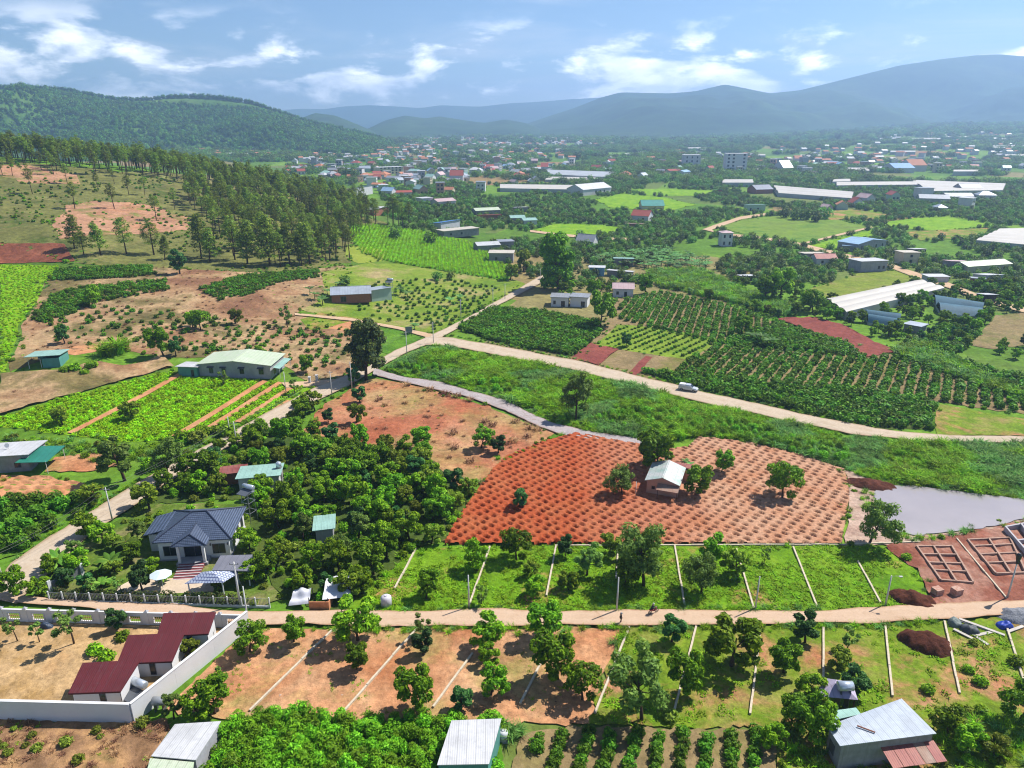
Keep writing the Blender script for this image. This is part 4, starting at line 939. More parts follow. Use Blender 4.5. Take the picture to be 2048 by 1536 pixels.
def add_roof(root, w, d, hw, rise, kind, mat, o=.5, t=.12, name='roof'):
    e = .06
    def plate(pts): return MB().slab(pts, t)
    if kind == 'flat':
        return MB().box(-o, -o, hw + .02, w + o, d + o, hw + .25).build(name, mat, root)
    if kind == 'shed':      # low at the front
        k = rise / d
        return plate([(-o, -o, hw + t + e - k * o), (w + o, -o, hw + t + e - k * o), (w + o, d + o, hw + rise + t + e + k * o), (-o, d + o, hw + rise + t + e + k * o)]).build(name, mat, root)
    if kind == 'shedback':  # low at the back
        k = rise / d
        return plate([(-o, -o, hw + rise + t + e + k * o), (w + o, -o, hw + rise + t + e + k * o), (w + o, d + o, hw + t + e - k * o), (-o, d + o, hw + t + e - k * o)]).build(name, mat, root)
    if kind == 'gx':
        k = rise / (d / 2); z0 = hw + t + e; m = plate([(-o, -o, z0 - k * o), (w + o, -o, z0 - k * o), (w + o, d / 2 - .01, z0 + rise), (-o, d / 2 - .01, z0 + rise)])
        m.slab([(-o, d / 2 + .01, z0 + rise), (w + o, d / 2 + .01, z0 + rise), (w + o, d + o, z0 - k * o), (-o, d + o, z0 - k * o)], t)
        m.box(-o, d / 2 - .18, z0 + rise - .02, w + o, d / 2 + .18, z0 + rise + .07)
        return m.build(name, mat, root)
    if kind == 'gy':
        k = rise / (w / 2); z0 = hw + t + e; m = plate([(-o, -o, z0 - k * o), (w / 2 - .01, -o, z0 + rise), (w / 2 - .01, d + o, z0 + rise), (-o, d + o, z0 - k * o)])
        m.slab([(w / 2 + .01, -o, z0 + rise), (w + o, -o, z0 - k * o), (w + o, d + o, z0 - k * o), (w / 2 + .01, d + o, z0 + rise)], t)
        m.box(w / 2 - .18, -o, z0 + rise - .02, w / 2 + .18, d + o, z0 + rise + .07)
        return m.build(name, mat, root)
    if kind == 'hip':
        q = min(w, d) / 2 * .95; z0 = hw + e; zt = hw + e + rise
        if w >= d: r1, r2 = (q, d / 2, zt), (w - q, d / 2, zt)
        else: r1, r2 = (w / 2, q, zt), (w / 2, d - q, zt)
        a, b, c, f = (-o, -o, z0), (w + o, -o, z0), (w + o, d + o, z0), (-o, d + o, z0)
        lo = [(x, y, z - t) for x, y, z in (a, b, c, f)]
        vs = [a, b, c, f, r1, r2] + lo
        fs = ([(0, 1, 5, 4), (1, 2, 5), (2, 3, 4, 5), (3, 0, 4)] if w >= d else [(0, 1, 4), (1, 2, 5, 4), (2, 3, 5), (3, 0, 4, 5)]) + [(9, 8, 7, 6), (0, 6, 7, 1), (1, 7, 8, 2), (2, 8, 9, 3), (3, 9, 6, 0)]
        return MB().add(vs, fs).build(name, mat, root)
def opening(root, side, u, z, w, hh, W_, D_, kind='window', fm=None, gm=None, proud=.05):
    """a window or door on a wall; its pane is a sub-part"""
    f = MB(); p = MB(); b = .09
    def bx(m, u0, z0, u1, z1, o0, o1):
        if side == 'front': m.box(u0, -o1, z0, u1, -o0, z1)
        elif side == 'back': m.box(u0, D_ + o0, z0, u1, D_ + o1, z1)
        elif side == 'right': m.box(W_ + o0, u0, z0, W_ + o1, u1, z1)
        else: m.box(-o1, u0, z0, -o0, u1, z1)
    bx(f, u, z, u + b, z + hh, .003, proud); bx(f, u + w - b, z, u + w, z + hh, .003, proud)
    bx(f, u + b, z + hh - b, u + w - b, z + hh, .003, proud); bx(f, u + b, z, u + w - b, z + b, .003, proud)
    bx(f, u + w / 2 - .035, z + b, u + w / 2 + .035, z + hh - b, .003, proud * .8)
    bx(p, u + b, z + b, u + w / 2 - .035, z + hh - b, .003, .022); bx(p, u + w / 2 + .035, z + b, u + w - b, z + hh - b, .003, .022)
    o = f.build(kind, fm or FRAMEM, root); p.build('pane', gm or GLASS, o)
    return o
def house(name, label, A, B, depth, hw, roof, rise, rmat, wmat, cat='house', wins=(), o=.5, landmark=None, group=None, rise_wall=True):
    a, w, rz = frame_of(A, B)
    root = empty(name, a, rz); tag(root, label, cat, group)
    mb = MB()
    if roof == 'gx' and rise_wall: gable_wall(mb, w, depth, hw, rise, 'x')
    elif roof == 'gy' and rise_wall: gable_wall(mb, w, depth, hw, rise, 'y')
    elif roof in ('shed', 'shedback'):
        r0, r1 = (0, rise) if roof == 'shed' else (rise, 0)
        mb.hexa([(0,0,-.4),(w,0,-.4),(w,depth,-.4),(0,depth,-.4)], [(0,0,hw+r0),(w,0,hw+r0),(w,depth,hw+r1),(0,depth,hw+r1)])
    else: mb.box(0, 0, -.4, w, depth, hw)
    mb.build('wall', WALLM(wmat), root)
    add_roof(root, w, depth, hw, rise, roof, ROOFM(rmat), o)
    for s in wins:
        side, u, z, ww, hh = s[:5]; ln = w if side in ('front', 'back') else depth
        opening(root, side, u * ln - ww / 2, z, ww, hh, w, depth, s[5] if len(s) > 5 else 'window')
    avoid_box(a, rz, 0, 0, w, depth)
    if landmark: LANDMARKS.append((landmark, a[0] + math.cos(rz) * w / 2 - math.sin(rz) * depth / 2, a[1] + math.sin(rz) * w / 2 + math.cos(rz) * depth / 2))
    return root, w, a, rz

# --- the blue-roofed villa
TILE = NT('blue_roof_tile'); _p = TILE.obj()
_w1 = TILE.n('ShaderNodeTexWave', wave_type='BANDS', bands_direction='Z'); _w1.inputs['Scale'].default_value = 1.9; TILE.l(_p, _w1.inputs['Vector'])
_w2 = TILE.n('ShaderNodeTexWave', wave_type='BANDS', bands_direction='X'); _w2.inputs['Scale'].default_value = .95; TILE.l(_p, _w2.inputs['Vector'])
_c = TILE.mix(TILE.mr(TILE.noise(_p, 1.6, 5, .7), .3, .7, 0, 1), (.048,.068,.115), (.085,.11,.17))
_c = TILE.mix(1.0, _c, TILE.val(TILE.mr(_w1.outputs[1], 0, 1, .72, 1.25)), 'MULTIPLY'); _c = TILE.mix(1.0, _c, TILE.val(TILE.mr(_w2.outputs[1], 0, 1, .8, 1.2)), 'MULTIPLY')
TILE.bsdf(_c, .45, .4, 0, TILE.bump(_w1.outputs[1], .6, .08))
def villa():
    a, w, rz = frame_of((322, 1124), (463, 1116)); d = 9.6
    root = empty('villa', a, rz); tag(root, 'white villa with blue tiled hip roof and glass front door', 'house')
    LANDMARKS.append(('the blue-roofed villa', a[0] + 5, a[1] + 6)); avoid_box(a, rz, -4, -7, w + 4, d)
    PW_ = WALLM('palewhite')
    MB().box(0, 0, -.2, w, d, 4.1).build('wall', PW_, root)
    MB().box(-.12, -.12, -.2, w + .12, d + .12, .45).build('plinth', WALLM('grey'), root)
    add_roof(root, w, d, 4.1, 2.5, 'hip', TILE.m, .6, .18)
    # hip and ridge capping as one trim
    q = min(w, d) / 2 * .95; zt = 6.7
    tr = MB()
    for c, r in (((-.6,-.6,4.2),(q,d/2,zt)), ((w+.6,-.6,4.2),(w-q,d/2,zt)), ((w+.6,d+.6,4.2),(w-q,d/2,zt)), ((-.6,d+.6,4.2),(q,d/2,zt))): tr.tube([c, r], .13, 6)
    tr.tube([(q - .1, d / 2, zt), (w - q + .1, d / 2, zt)], .14, 6)
    tr.build('ridge_trim', plain('ridge_tile', (.03,.04,.075), .5, .3), root)
    # side wing
    MB().box(-2.6, 3.2, -.2, -.003, 8.6, 3.5).build('side_wing', PW_, root)
    MB().slab([(-3.2, 2.6, 3.75), (.2, 2.6, 4.6), (.2, 9.1, 4.6), (-3.2, 9.1, 3.75)], .16).build('side_roof', TILE.m, root)
    # porch with pediment roof
    px0, px1 = w * .30, w * .70
    for x in (px0 + .1, px1 - .5): MB().box(x, -1.9, -.2, x + .42, -1.48, 3.95).build('column', PW_, root)
    MB().box(px0, -1.95, 3.96, px1, -.003, 4.35).build('porch_beam', PW_, root)
    pr = MB(); m = (px0 + px1) / 2
    pr.add([(px0 - .6, -2.5, 4.25), (px1 + .6, -2.5, 4.25), (px1 + .6, 2.6, 4.25), (px0 - .6, 2.6, 4.25), (m, -1.0, 5.6), (m, 2.8, 5.6)], [(0, 1, 4), (1, 2, 5, 4), (3, 0, 4, 5), (0, 3, 2, 1)])
    po = pr.build('porch_roof', TILE.m, root)
    t2 = MB().tube([(px0 - .6, -2.5, 4.3), (m, -1.0, 5.65)], .1, 6).tube([(px1 + .6, -2.5, 4.3), (m, -1.0, 5.65)], .1, 6).tube([(m, -1.0, 5.65), (m, 2.7, 5.65)], .1, 6)
    t2.build('porch_ridge_trim', plain('ridge_tile', (.03,.04,.075)), po)
    MB().box(px0 - .2, -2.1, -.2, px1 + .2, -.003, .75).build('porch_floor', WALLM('grey'), root)
    opening(root, 'front', m - 1.7, .78, 3.4, 2.85, w, d, 'door', proud=.08)
    opening(root, 'front', w * .15 - 1.0, 1.1, 2.1, 1.9, w, d); opening(root, 'front', w * .84 - 1.0, 1.1, 2.1, 1.9, w, d)
    for k in range(3): opening(root, 'right', d * (.2 + .28 * k), 1.1, 1.4, 1.9, w, d)
    for x in (px0 - .35, px1 + .3, w - .35): MB().box(x, -.16, 2.7, x + .16, -.003, 3.1).build('wall_lamp', FRAMEM, root)
    st = empty('stairs', (0, 0, 0)); st.parent = root
    rm, wm = plain('red_step', (.25,.07,.075), .6), plain('pale_step_edge', (.62,.55,.55), .6)
    for k in range(7):
        y = -2.1 - .62 * k; z = .72 - .1 * k
        s = MB().box(px0 + .3, y - .6, -.15, px1 - .3, y - .003, z).build('step', rm, st)
        MB().box(px0 + .28, y - .63, z - .06, px1 - .28, y - .44, z + .025).build('nosing', wm, s)
villa()
# carport, pavilion and parasol of the villa
def roof_on_posts(name, label, cat, corners, hgt, thick, rmat, apex=None, postm=None):
    W_ = []
    for u, v in corners:       # corners given at roof height
        d = ray(u, v); t = (hgt - CAM_H) / d[2]; W_.append((float(d[0] * t), float(d[1] * t)))
    c = np.mean(W_, 0); z = float(h(*c)); root = empty(name, (c[0], c[1], z)); tag(root, label, cat)
    loc = [(x - c[0], y - c[1]) for x, y in W_]
    if apex:
        zt = hgt + apex; n = len(loc)
        MB().add([(x, y, hgt) for x, y in loc] + [(x * .18, y * .18, zt) for x, y in loc] , [(i, (i + 1) % n, n + (i + 1) % n, n + i) for i in range(n)] + [tuple(range(n, 2 * n)), tuple(range(n))[::-1]]).build('roof', rmat, root)
    else:
        MB().slab([(x, y, hgt) for x, y in loc], thick).build('roof', rmat, root)
    for x, y in loc: MB().tube([(x * .86, y * .86, -.2), (x * .86, y * .86, hgt - thick - .01)], .12, 6).build('post', postm or WALLM('palewhite'), root)
    AVOID.append(np.array([(x * 1.1 + c[0], y * 1.1 + c[1]) for x, y in loc]))
    LANDMARKS.append(('the ' + label.split(' beside')[0].split(' with')[0], c[0], c[1]))
    return root
roof_on_posts('carport', 'flat grey carport roof beside the villa', 'carport', [(424,1140),(500,1142),(513,1109),(441,1111)], 3.2, .15, sheet('carport_sheet', (.22,.22,.26), metal=.1))
CHECK = NT('white_blue_tile'); _p = CHECK.obj(); _k = CHECK.n('ShaderNodeTexBrick'); CHECK.l(_p, _k.inputs['Vector'])
for nm_, vv_ in (('Scale', 1.0), ('Mortar Size', .05), ('Brick Width', .45), ('Row Height', .4)): _k.inputs[nm_].default_value = vv_
_k.inputs['Color1'].default_value = (.52,.57,.68,1); _k.inputs['Color2'].default_value = (.40,.46,.60,1); _k.inputs['Mortar'].default_value = (.06,.08,.2,1)
CHECK.bsdf(_k.outputs[0], .5, .4)
roof_on_posts('pavilion', 'garden pavilion with white and blue tiled roof', 'pavilion', [(368,1168),(447,1165),(482,1143),(404,1144)], 2.6, .12, CHECK.m, apex=1.0)
def parasol(u, v):
    x, y, z = G(u, v); root = empty('parasol', (x, y, z)); tag(root, 'pale square parasol on the villa terrace', 'parasol')
    MB().tube([(0,0,-.1),(0,0,2.9)], .05, 6).build('pole', WFRAME, root)
    MB().box(-.4,-.4,0,.4,.4,.12).build('base', WALLM('grey'), root)
    n = 8; V = [(0,0,3.25)] + [(1.75*math.cos(6.283*k/n), 1.55*math.sin(6.283*k/n), 2.72) for k in range(n)] + [(0,0,3.19)] + [(1.73*math.cos(6.283*k/n), 1.53*math.sin(6.283*k/n), 2.67) for k in range(n)]
    F = [(0, 1+k, 1+(k+1)%n) for k in range(n)] + [(n+1, n+2+(k+1)%n, n+2+k) for k in range(n)] + [(1+k, n+2+k, n+2+(k+1)%n, 1+(k+1)%n) for k in range(n)]
    MB().add(V, F).build('canopy', plain('parasol_cloth', (.66,.76,.80), .8, .2, dirt=.12), root)
parasol(327, 1178)

# --- solar water heater on a steel stand behind the villa
def heater_tower(u, v, hgt, label, scale=1.0):
    x, y, z = G(u, v); root = empty('water_heater', (x, y, z), R(-25), scale); tag(root, label, 'water tank')
    sm = plain('galvanised_steel', (.42,.44,.46), .45, .4, .6, dirt=.15)
    if hgt > 1:
        for sx in (-.9, .9):
            for sy in (-.9, .9): MB().tube([(sx, sy, -.2), (sx * .8, sy * .8, hgt)], .06, 5).build('leg', sm, root)
        for zz in (.35, .7): MB().box(-.9, -.93, hgt * zz, .9, -.85, hgt * zz + .06).box(-.9, .85, hgt * zz, .9, .93, hgt * zz + .06).box(-.93, -.84, hgt * zz, -.85, .84, hgt * zz + .06).box(.85, -.84, hgt * zz, .93, .84, hgt * zz + .06).build('brace', sm, root)
    MB().box(-1, -1, hgt, 1, 1, hgt + .08).build('platform', sm, root)
    MB().tube([(-1.2, .5, hgt + .95), (-1.15, .5, hgt + .95), (1.15, .5, hgt + .95), (1.2, .5, hgt + .95)], [.35, .48, .48, .35], 12).build('tank', plain('tank_steel', (.62,.68,.74), .25, .5, .5, dirt=.08), root, True)
    MB().slab([(-1.1, -1.5, hgt + .2), (1.1, -1.5, hgt + .2), (1.1, .3, hgt + .62), (-1.1, .3, hgt + .62)], .08).build('collector', plain('collector_glass', (.10,.11,.13), .2, .5, dirt=.1), root)
heater_tower(502, 1042, 6.0, 'solar water heater on a tall steel stand behind the villa')

# --- other near houses
house('house', 'small mint-roofed house buried in the grove', (480, 985), (560, 978), 6, 2.6, 'shedback', .5, 'mint', 'white', wins=[('right', .5, 1.0, 1.0, 1.1)], landmark='the mint-roofed house in the grove')
house('house', 'low maroon roof peeping out behind the mint-roofed house', (446, 972), (492, 966), 4, 2.2, 'shedback', .4, 'maroon', 'brick')
house('shed', 'small mint and grey shed hidden deep in the grove', (634, 1092), (668, 1088), 5, 2.8, 'shedback', .4, 'mint', 'grey', cat='shed', landmark='the small grove shed')
def tank(u, v, label, r=.6, hh=1.3, z0=0.0, mat=None, lie=False):
    x, y, z = G(u, v); root = empty('water_tank', (x, y, z)); tag(root, label, 'water tank')
    m = mat or plain('tank_steel', (.62,.68,.74))
    if lie:
        MB().tube([(-hh/2, 0, z0 + r), (-hh/2 + .05, 0, z0 + r), (hh/2 - .05, 0, z0 + r), (hh/2, 0, z0 + r)], [r*.7, r, r, r*.7], 14).build('tank', m, root, True)
        for s in (-hh*.3, hh*.3): MB().box(s-.05, -r*.8, -.1, s+.05, r*.8, z0 + r*.35).build('leg', FRAMEM, root)
    else:
        MB().tube([(0,0,z0), (0,0,z0 + hh*.85), (0,0,z0 + hh)], [r, r, r*.55], 14).build('tank', m, root, True)
        MB().tube([(0,0,z0 + hh), (0,0,z0 + hh + .12)], r*.3, 10).build('lid', m, root)
        if z0 > 0: MB().box(-r, -r, -.2, r, r, z0 - .003).build('stand', WALLM('concrete'), root)
tank(561, 962, 'silver water tank on the mint-roofed house', .55, 1.2, 3.2)

def long_house():
    root, w, a, rz = house('house', 'long grey house with pale green roof and awning-topped windows', (400, 752), (543, 760), 10.5, 3.6, 'gy', 1.1, 'palegreen', 'grey',
        wins=[('front', .17, .9, 1.2, 1.7), ('front', .345, .9, 1.2, 1.7), ('front', .60, .9, 1.3, 1.8), ('front', .87, .9, 1.4, 1.7), ('right', .3, .2, 1.6, 2.2, 'door'), ('right', .7, .9, 1.4, 1.5)], landmark='the long grey house')
    for u in (.17, .345, .60, .87): MB().slab([(u*w - .95, -.75, 2.75), (u*w + .95, -.75, 2.75), (u*w + .95, -.003, 3.0), (u*w - .95, -.003, 3.0)], .07).build('awning', plain('awning_dark', (.07,.07,.085), .7), root)
    MB().slab([(w + .62, .4, 2.9), (w + 2.6, .4, 2.6), (w + 2.6, 9.6, 2.6), (w + .62, 9.6, 2.9)], .08).build('porch_roof', ROOFM('mint'), root)
    for y in (.7, 9.3): MB().tube([(w + 2.4, y, -.3), (w + 2.4, y, 2.52)], .06, 6).build('post', WFRAME, root)
long_house()
house('shed', 'white-roofed annex with teal side wall beside the long grey house', (358, 752), (396, 755), 5.0, 2.4, 'shedback', .4, 'white', 'teal', cat='shed', wins=[('front', .75, 0, .9, 2.0, 'door')])
def open_shed(label, A, B, depth, hw, rise, rmat, wmat, roof='shedback'):
    a, w, rz = frame_of(A, B); root = empty('shed', a, rz); tag(root, label, 'shed'); avoid_box(a, rz, 0, 0, w, depth)
    MB().box(0, depth - .1, -.3, w, depth, hw).build('back_wall', WALLM(wmat), root); MB().box(w * .45, 0, -.3, w * .45 + .1, depth - .103, hw).build('partition', WALLM(wmat), root)
    MB().box(w * .45 + .103, 0, -.3, w, .1, hw).build('front_wall', WALLM(wmat), root); MB().box(w - .1, .103, -.3, w, depth - .103, hw).build('side_wall', WALLM(wmat), root)
    for x, y in ((.15, .15), (w * .4, .15), (.15, depth - .3)): MB().tube([(x, y, -.3), (x, y, hw + .1)], .07, 6).build('post', WFRAME, root)
    add_roof(root, w, depth, hw, rise, roof, ROOFM(rmat), .5)
    LANDMARKS.append((label.split(' above')[0].replace('open', 'the open', 1), a[0] + w / 2, a[1] + depth / 2))
open_shed('open teal field shed above the clay bank', (58, 738), (122, 735), 7.5, 2.7, .7, 'mint', 'teal')
def left_house():
    root, w, a, rz = house('house', 'grey house with white and teal roof beside the bright field', (-30, 948), (62, 942), 8, 3.3, 'shedback', .6, 'white', 'concrete', wins=[('front', .75, 1.0, 1.3, 1.2), ('right', .5, 0, 1.4, 2.1, 'door')], landmark='the grey house with the teal awning')
    MB().slab([(w - 1.5, -2.2, 3.15), (w + 4.6, -2.2, 2.9), (w + 5.2, 5.5, 3.1), (w - .6, 5.5, 3.4)], .1).build('awning', ROOFM('green'), root)
    for x, y in ((w + 4.2, -1.9), (w + 4.8, 5.1)): MB().tube([(x, y, -.3), (x, y, 2.95)], .07, 6).build('post', WFRAME, root)
    MB().tube([(w*.4, 4, 3.7), (w*.4, 4.0, 4.6)], [.05,.05], 6).build('dish_pole', WFRAME, root)
    MB().tube([(w*.4, 3.9, 4.6), (w*.4, 3.75, 4.68), (w*.4,3.65,4.72)], [.08,.42,.5], 12).build('satellite_dish', WFRAME, root)
left_house()

# --- white walled compound with the stepped red-roofed house
def compound():
    PWm = WALLM('palewhite')
    def wall(name, label, P0, P1, hgt, panels=0, th=.28, caps=True, base=0.0):
        a, w, rz = frame_of(P0, P1); root = empty(name, a, rz); tag(root, label, 'wall')
        if panels:
            step = w / panels; body = MB()
            for k in range(panels):
                x0 = k * step + .22; x1 = (k + 1) * step - .22; c = (x0 + x1) / 2
                op = MB(); ow = step * .24
                for q in (MB().box(x0, 0, -.3, x1, th, .55), MB().box(x0, .002, 1.75, x1, th - .002, hgt), MB().box(x0, .004, .552, c - ow, th - .004, 1.748), MB().box(c + ow, .004, .552, x1, th - .004, 1.748)): q.build('wall_panel', PWm, root)
                g = MB().box(c - ow - .12, -.06, .5, c + ow + .12, -.003, .62).box(c - ow - .12, -.06, 1.7, c + ow + .12, -.003, 1.82).box(c - ow - .12, -.06, .623, c - ow, -.003, 1.697).box(c + ow, -.06, .623, c + ow + .12, -.003, 1.697)
                go = g.build('opening_frame', WFRAME, root)
                b = MB()
                for j in range(6): xx = c - ow + (j + .5) * ow / 3; b.box(xx - .03, .1, .56, xx + .03, .16, 1.74)
                b.box(c - ow, .105, 1.1, c + ow, .155, 1.18); b.build('grille', plain('orange_grille', (.55,.30,.16), .7), go)
            for k in range(panels + 1):
                x = k * step; p = MB().box(x - .217, -.05, -.3, x + .217, th + .05, hgt + .15).build('pillar', PWm, root)
                MB().add([(x-.3,-.14,hgt+.153),(x+.3,-.14,hgt+.153),(x+.3,th+.14,hgt+.153),(x-.3,th+.14,hgt+.153),(x,th/2,hgt+.5)], [(3,2,1,0),(0,1,4),(1,2,4),(2,3,4),(3,0,4)]).build('cap', WALLM('grey'), p)
        else:
            n = max(1, int(w / 5)); 
            for k in range(n): MB().box(k * w / n + .003, 0, -.3, (k + 1) * w / n - .003, th, hgt).build('wall_panel', PWm, root)
            MB().box(0, -.05, hgt + .003, w, th + .05, hgt + .1).build('coping', PWm, root)
        return root
    wall('boundary_wall', 'long white wall with arched grille openings along the lane', (-40, 1243), (492, 1257), 2.3, 11)
    wall('boundary_wall', 'tall plain white wall slanting from the lane to the yard corner', (270, 1447), (500, 1257), 3.0)
    wall('boundary_wall', 'tall plain white wall in shade at the near end of the yard', (-40, 1440), (266, 1448), 3.0)
    root = empty('house', G(330, 1330)); tag(root, 'white house of three stepped blocks with dark red roofs', 'house'); o0 = root.location
    LANDMARKS.append(('the red-roofed house', o0.x, o0.y))
    for k, Cn in enumerate([[(313,1273),(417,1267),(432,1224),(327,1226)], [(233,1325),(344,1320),(369,1263),(256,1268)], [(135,1382),(240,1378),(280,1315),(164,1321)]]):
        hs = [2.9, 2.9, 3.7, 3.7]; Wp = []
        for (u, v), z in zip(Cn, hs):
            d = ray(u, v); t = (z + .06 * k - CAM_H) / d[2]; Wp.append((float(d[0] * t), float(d[1] * t), z - .12 * k))
        a = Wp[0]; rz = math.atan2(Wp[1][1] - a[1], Wp[1][0] - a[0]); c, s_ = math.cos(rz), math.sin(rz)
        bl = empty('block', (a[0] - o0.x, a[1] - o0.y, 0), rz); bl.parent = root
        Lp = [((x - a[0]) * c + (y - a[1]) * s_, -(x - a[0]) * s_ + (y - a[1]) * c, z) for x, y, z in Wp]
        MB().slab(Lp, .16).build('roof', ROOFM('red'), bl)
        m = np.mean(Lp, 0); In = [(m[0] + (x - m[0]) * .90, m[1] + (y - m[1]) * .88, z - .19) for x, y, z in Lp]
        MB().hexa([(x, y, -.2) for x, y, z in In], In).build('wall', PWm, bl)
        x0, y0 = In[0][:2]; w = In[1][0] - x0; ty = (In[1][1] - y0) / w; yy = y0 + ty * w * .56
        f = MB().box(x0 + w*.56, yy - .09, .5, x0 + w*.56 + .75, yy - .003, 2.45).build('window', FRAMEM, bl); MB().box(x0 + w*.56 + .08, yy - .11, .6, x0 + w*.56 + .67, yy - .093, 2.35).build('pane', GLASS, f)
        MB().tube([(In[1][0] + .06, In[1][1], -.2), (In[1][0] + .06, In[1][1], 2.6)], .05, 6).build('downpipe', FRAMEM, bl)
        MB().slab([(Lp[0][0], Lp[0][1] - .03, Lp[0][2] - .02), (Lp[1][0], Lp[1][1] - .03, Lp[1][2] - .02), (Lp[1][0], Lp[1][1] - .003, Lp[1][2] - .02), (Lp[0][0], Lp[0][1] - .003, Lp[0][2] - .02)], .22).build('fascia', plain('dark_red_fascia', (.09,.012,.016)), bl)
        AVOID.append(np.array([(x, y) for x, y, z in Wp]))
    # solar heater and clutter in the gap of the lower block
    heater_tower(272, 1390, .4, 'solar water heater lying between the red-roofed blocks and the white wall', 1.15)
compound()
tank(322, 1420, 'grey horizontal water tank outside the white wall corner', .55, 1.7, .9, plain('grey_tank', (.34,.36,.38), .4, .4, .3), True)

# --- sheds along the near edge
def block(name, label, cat, corners, hgt, drop, rmat, wmat, landmark, o=.35):
    """a shed from its roof outline: near-left, near-right, far-right, far-left eaves; the roof falls by drop towards the far side"""
    hs = [hgt, hgt, hgt - drop, hgt - drop]; Wp = []
    for (u, v), z in zip(corners, hs):
        d = ray(u, v); t = (z - CAM_H) / d[2]; Wp.append((float(d[0] * t), float(d[1] * t)))
    a = Wp[0]; rz = math.atan2(Wp[1][1] - a[1], Wp[1][0] - a[0]); c, s = math.cos(rz), math.sin(rz)
    root = empty(name, (a[0], a[1], float(h(*a))), rz); tag(root, label, cat)
    Lp = [((x - a[0]) * c + (y - a[1]) * s, -(x - a[0]) * s + (y - a[1]) * c) for x, y in Wp]
    MB().slab([(x, y, z) for (x, y), z in zip(Lp, hs)], .1).build('roof', ROOFM(rmat), root)
    m = np.mean(Lp, 0); In = [tuple(m + (np.array(q) - m) * (1 - o / max(1e-3, np.hypot(*(np.array(q) - m))))) for q in Lp]
    MB().hexa([(x, y, -.4) for x, y in In], [(x, y, z - .14) for (x, y), z in zip(In, hs)]).build('wall', WALLM(wmat), root)
    AVOID.append(np.array(Wp) * 1.0); LANDMARKS.append((landmark, float(np.mean([q[0] for q in Wp])), float(np.mean([q[1] for q in Wp]))))
    return root, Lp, In
block('shed', 'white-roofed shed beside the cassava below the yard corner', 'shed', [(302,1512),(392,1520),(442,1442),(350,1448)], 3.2, .5, 'white', 'grey', 'the white-roofed shed below the yard')
block('shed', 'pale green low roof adjoining the white-roofed shed at the near edge', 'shed', [(284,1580),(378,1590),(388,1524),(300,1516)], 2.7, -.3, 'palegreen', 'grey', 'the pale green low roof')
block('shed', 'white mono-pitch shed with dark green walls beside the cassava', 'shed', [(874,1530),(978,1528),(1003,1437),(903,1441)], 4.0, .3, 'white', 'teal', 'the dark green shed', .2)
def grey_house():
    root, Lp, In = block('house', 'grey house with wide silver metal roof and red lean-to awning', 'house', [(1680,1492),(1873,1467),(1803,1397),(1654,1452)], 4.0, .3, 'silver', 'concrete', 'the grey silver-roofed house')
    w = Lp[1][0]; y0 = In[0][1]
    n = 5; x0 = w * .44; dx = (w * 1.0 - x0) / n
    for k in range(n):
        MB().slab([(x0 + k*dx + .03, y0 - 2.4, 2.3 + .03*(k%2)), (x0 + (k+1)*dx - .03, y0 - 2.4, 2.3 + .03*(k%2)), (x0 + (k+1)*dx - .03, y0 - .003, 2.85), (x0 + k*dx + .03, y0 - .003, 2.85)], .06).build('awning_sheet', ROOFM('rust') if k == 3 else ROOFM('maroon'), root)
    for x in (x0 + .3, w - .3): MB().tube([(x, y0 - 2.2, -.3), (x, y0 - 2.2, 2.22)], .07, 6).build('post', BARK, root)
    MB().box(w*.7, y0 - .06, -.2, w*.7 + 1.3, y0 - .003, 2.1).build('door', WALLM('dark'), root)
    ax, ay = In[0]; bx, by = In[3]; d = np.array([bx - ax, by - ay]); d /= np.hypot(*d); nn = np.array([-d[1], d[0]]) if d[0]*0+(-d[1]) < 0 else np.array([d[1], -d[0]])
    p = np.array([ax, ay]) + d * 1.2; q = p + d * 1.2; nv = np.array([-abs(d[1]), d[0] * (1 if d[1] > 0 else -1)])
    MB().hexa([(*p, 1.0), (*q, 1.0), (*(q + nv * .06), 1.0), (*(p + nv * .06), 1.0)], [(*p, 2.4), (*q, 2.4), (*(q + nv * .06), 2.4), (*(p + nv * .06), 2.4)]).build('window', FRAMEM, root)
    MB().tube([(w*.30, Lp[3][1]*.75, 4.05), (w*.42, Lp[3][1]*.35, 4.1)], .09, 6).build('roof_beam', plain('rusty_pipe', (.28,.10,.06)), root)
grey_house()
block('shed', 'mint sheet roof tucked behind the grey silver-roofed house', 'shed', [(1668,1440),(1722,1428),(1712,1415),(1675,1420)], 3.3, .2, 'mint', 'concrete', 'the mint lean-to')
roof_on_posts('tarp_shelter', 'faded purple tarpaulin shelter behind the grey silver-roofed house', 'shelter', [(1632,1392),(1716,1400),(1704,1364),(1648,1356)], 2.6, .08, ROOFM('purple'), apex=1.1, postm=BARK)
tank(1681, 1420, 'steel water tank lying behind the silver-roofed house', .62, 1.9, 3.2, None, True)
tank(1006, 1480, 'round white water tank beside the dark green shed', .6, 1.3, 0.2, plain('white_tank', (.68,.70,.72)))
tank(773, 1213, 'pale grey box tank standing in the grass by the lane', .85, 2.0, 0, plain('pale_tank', (.62,.60,.66), .6))
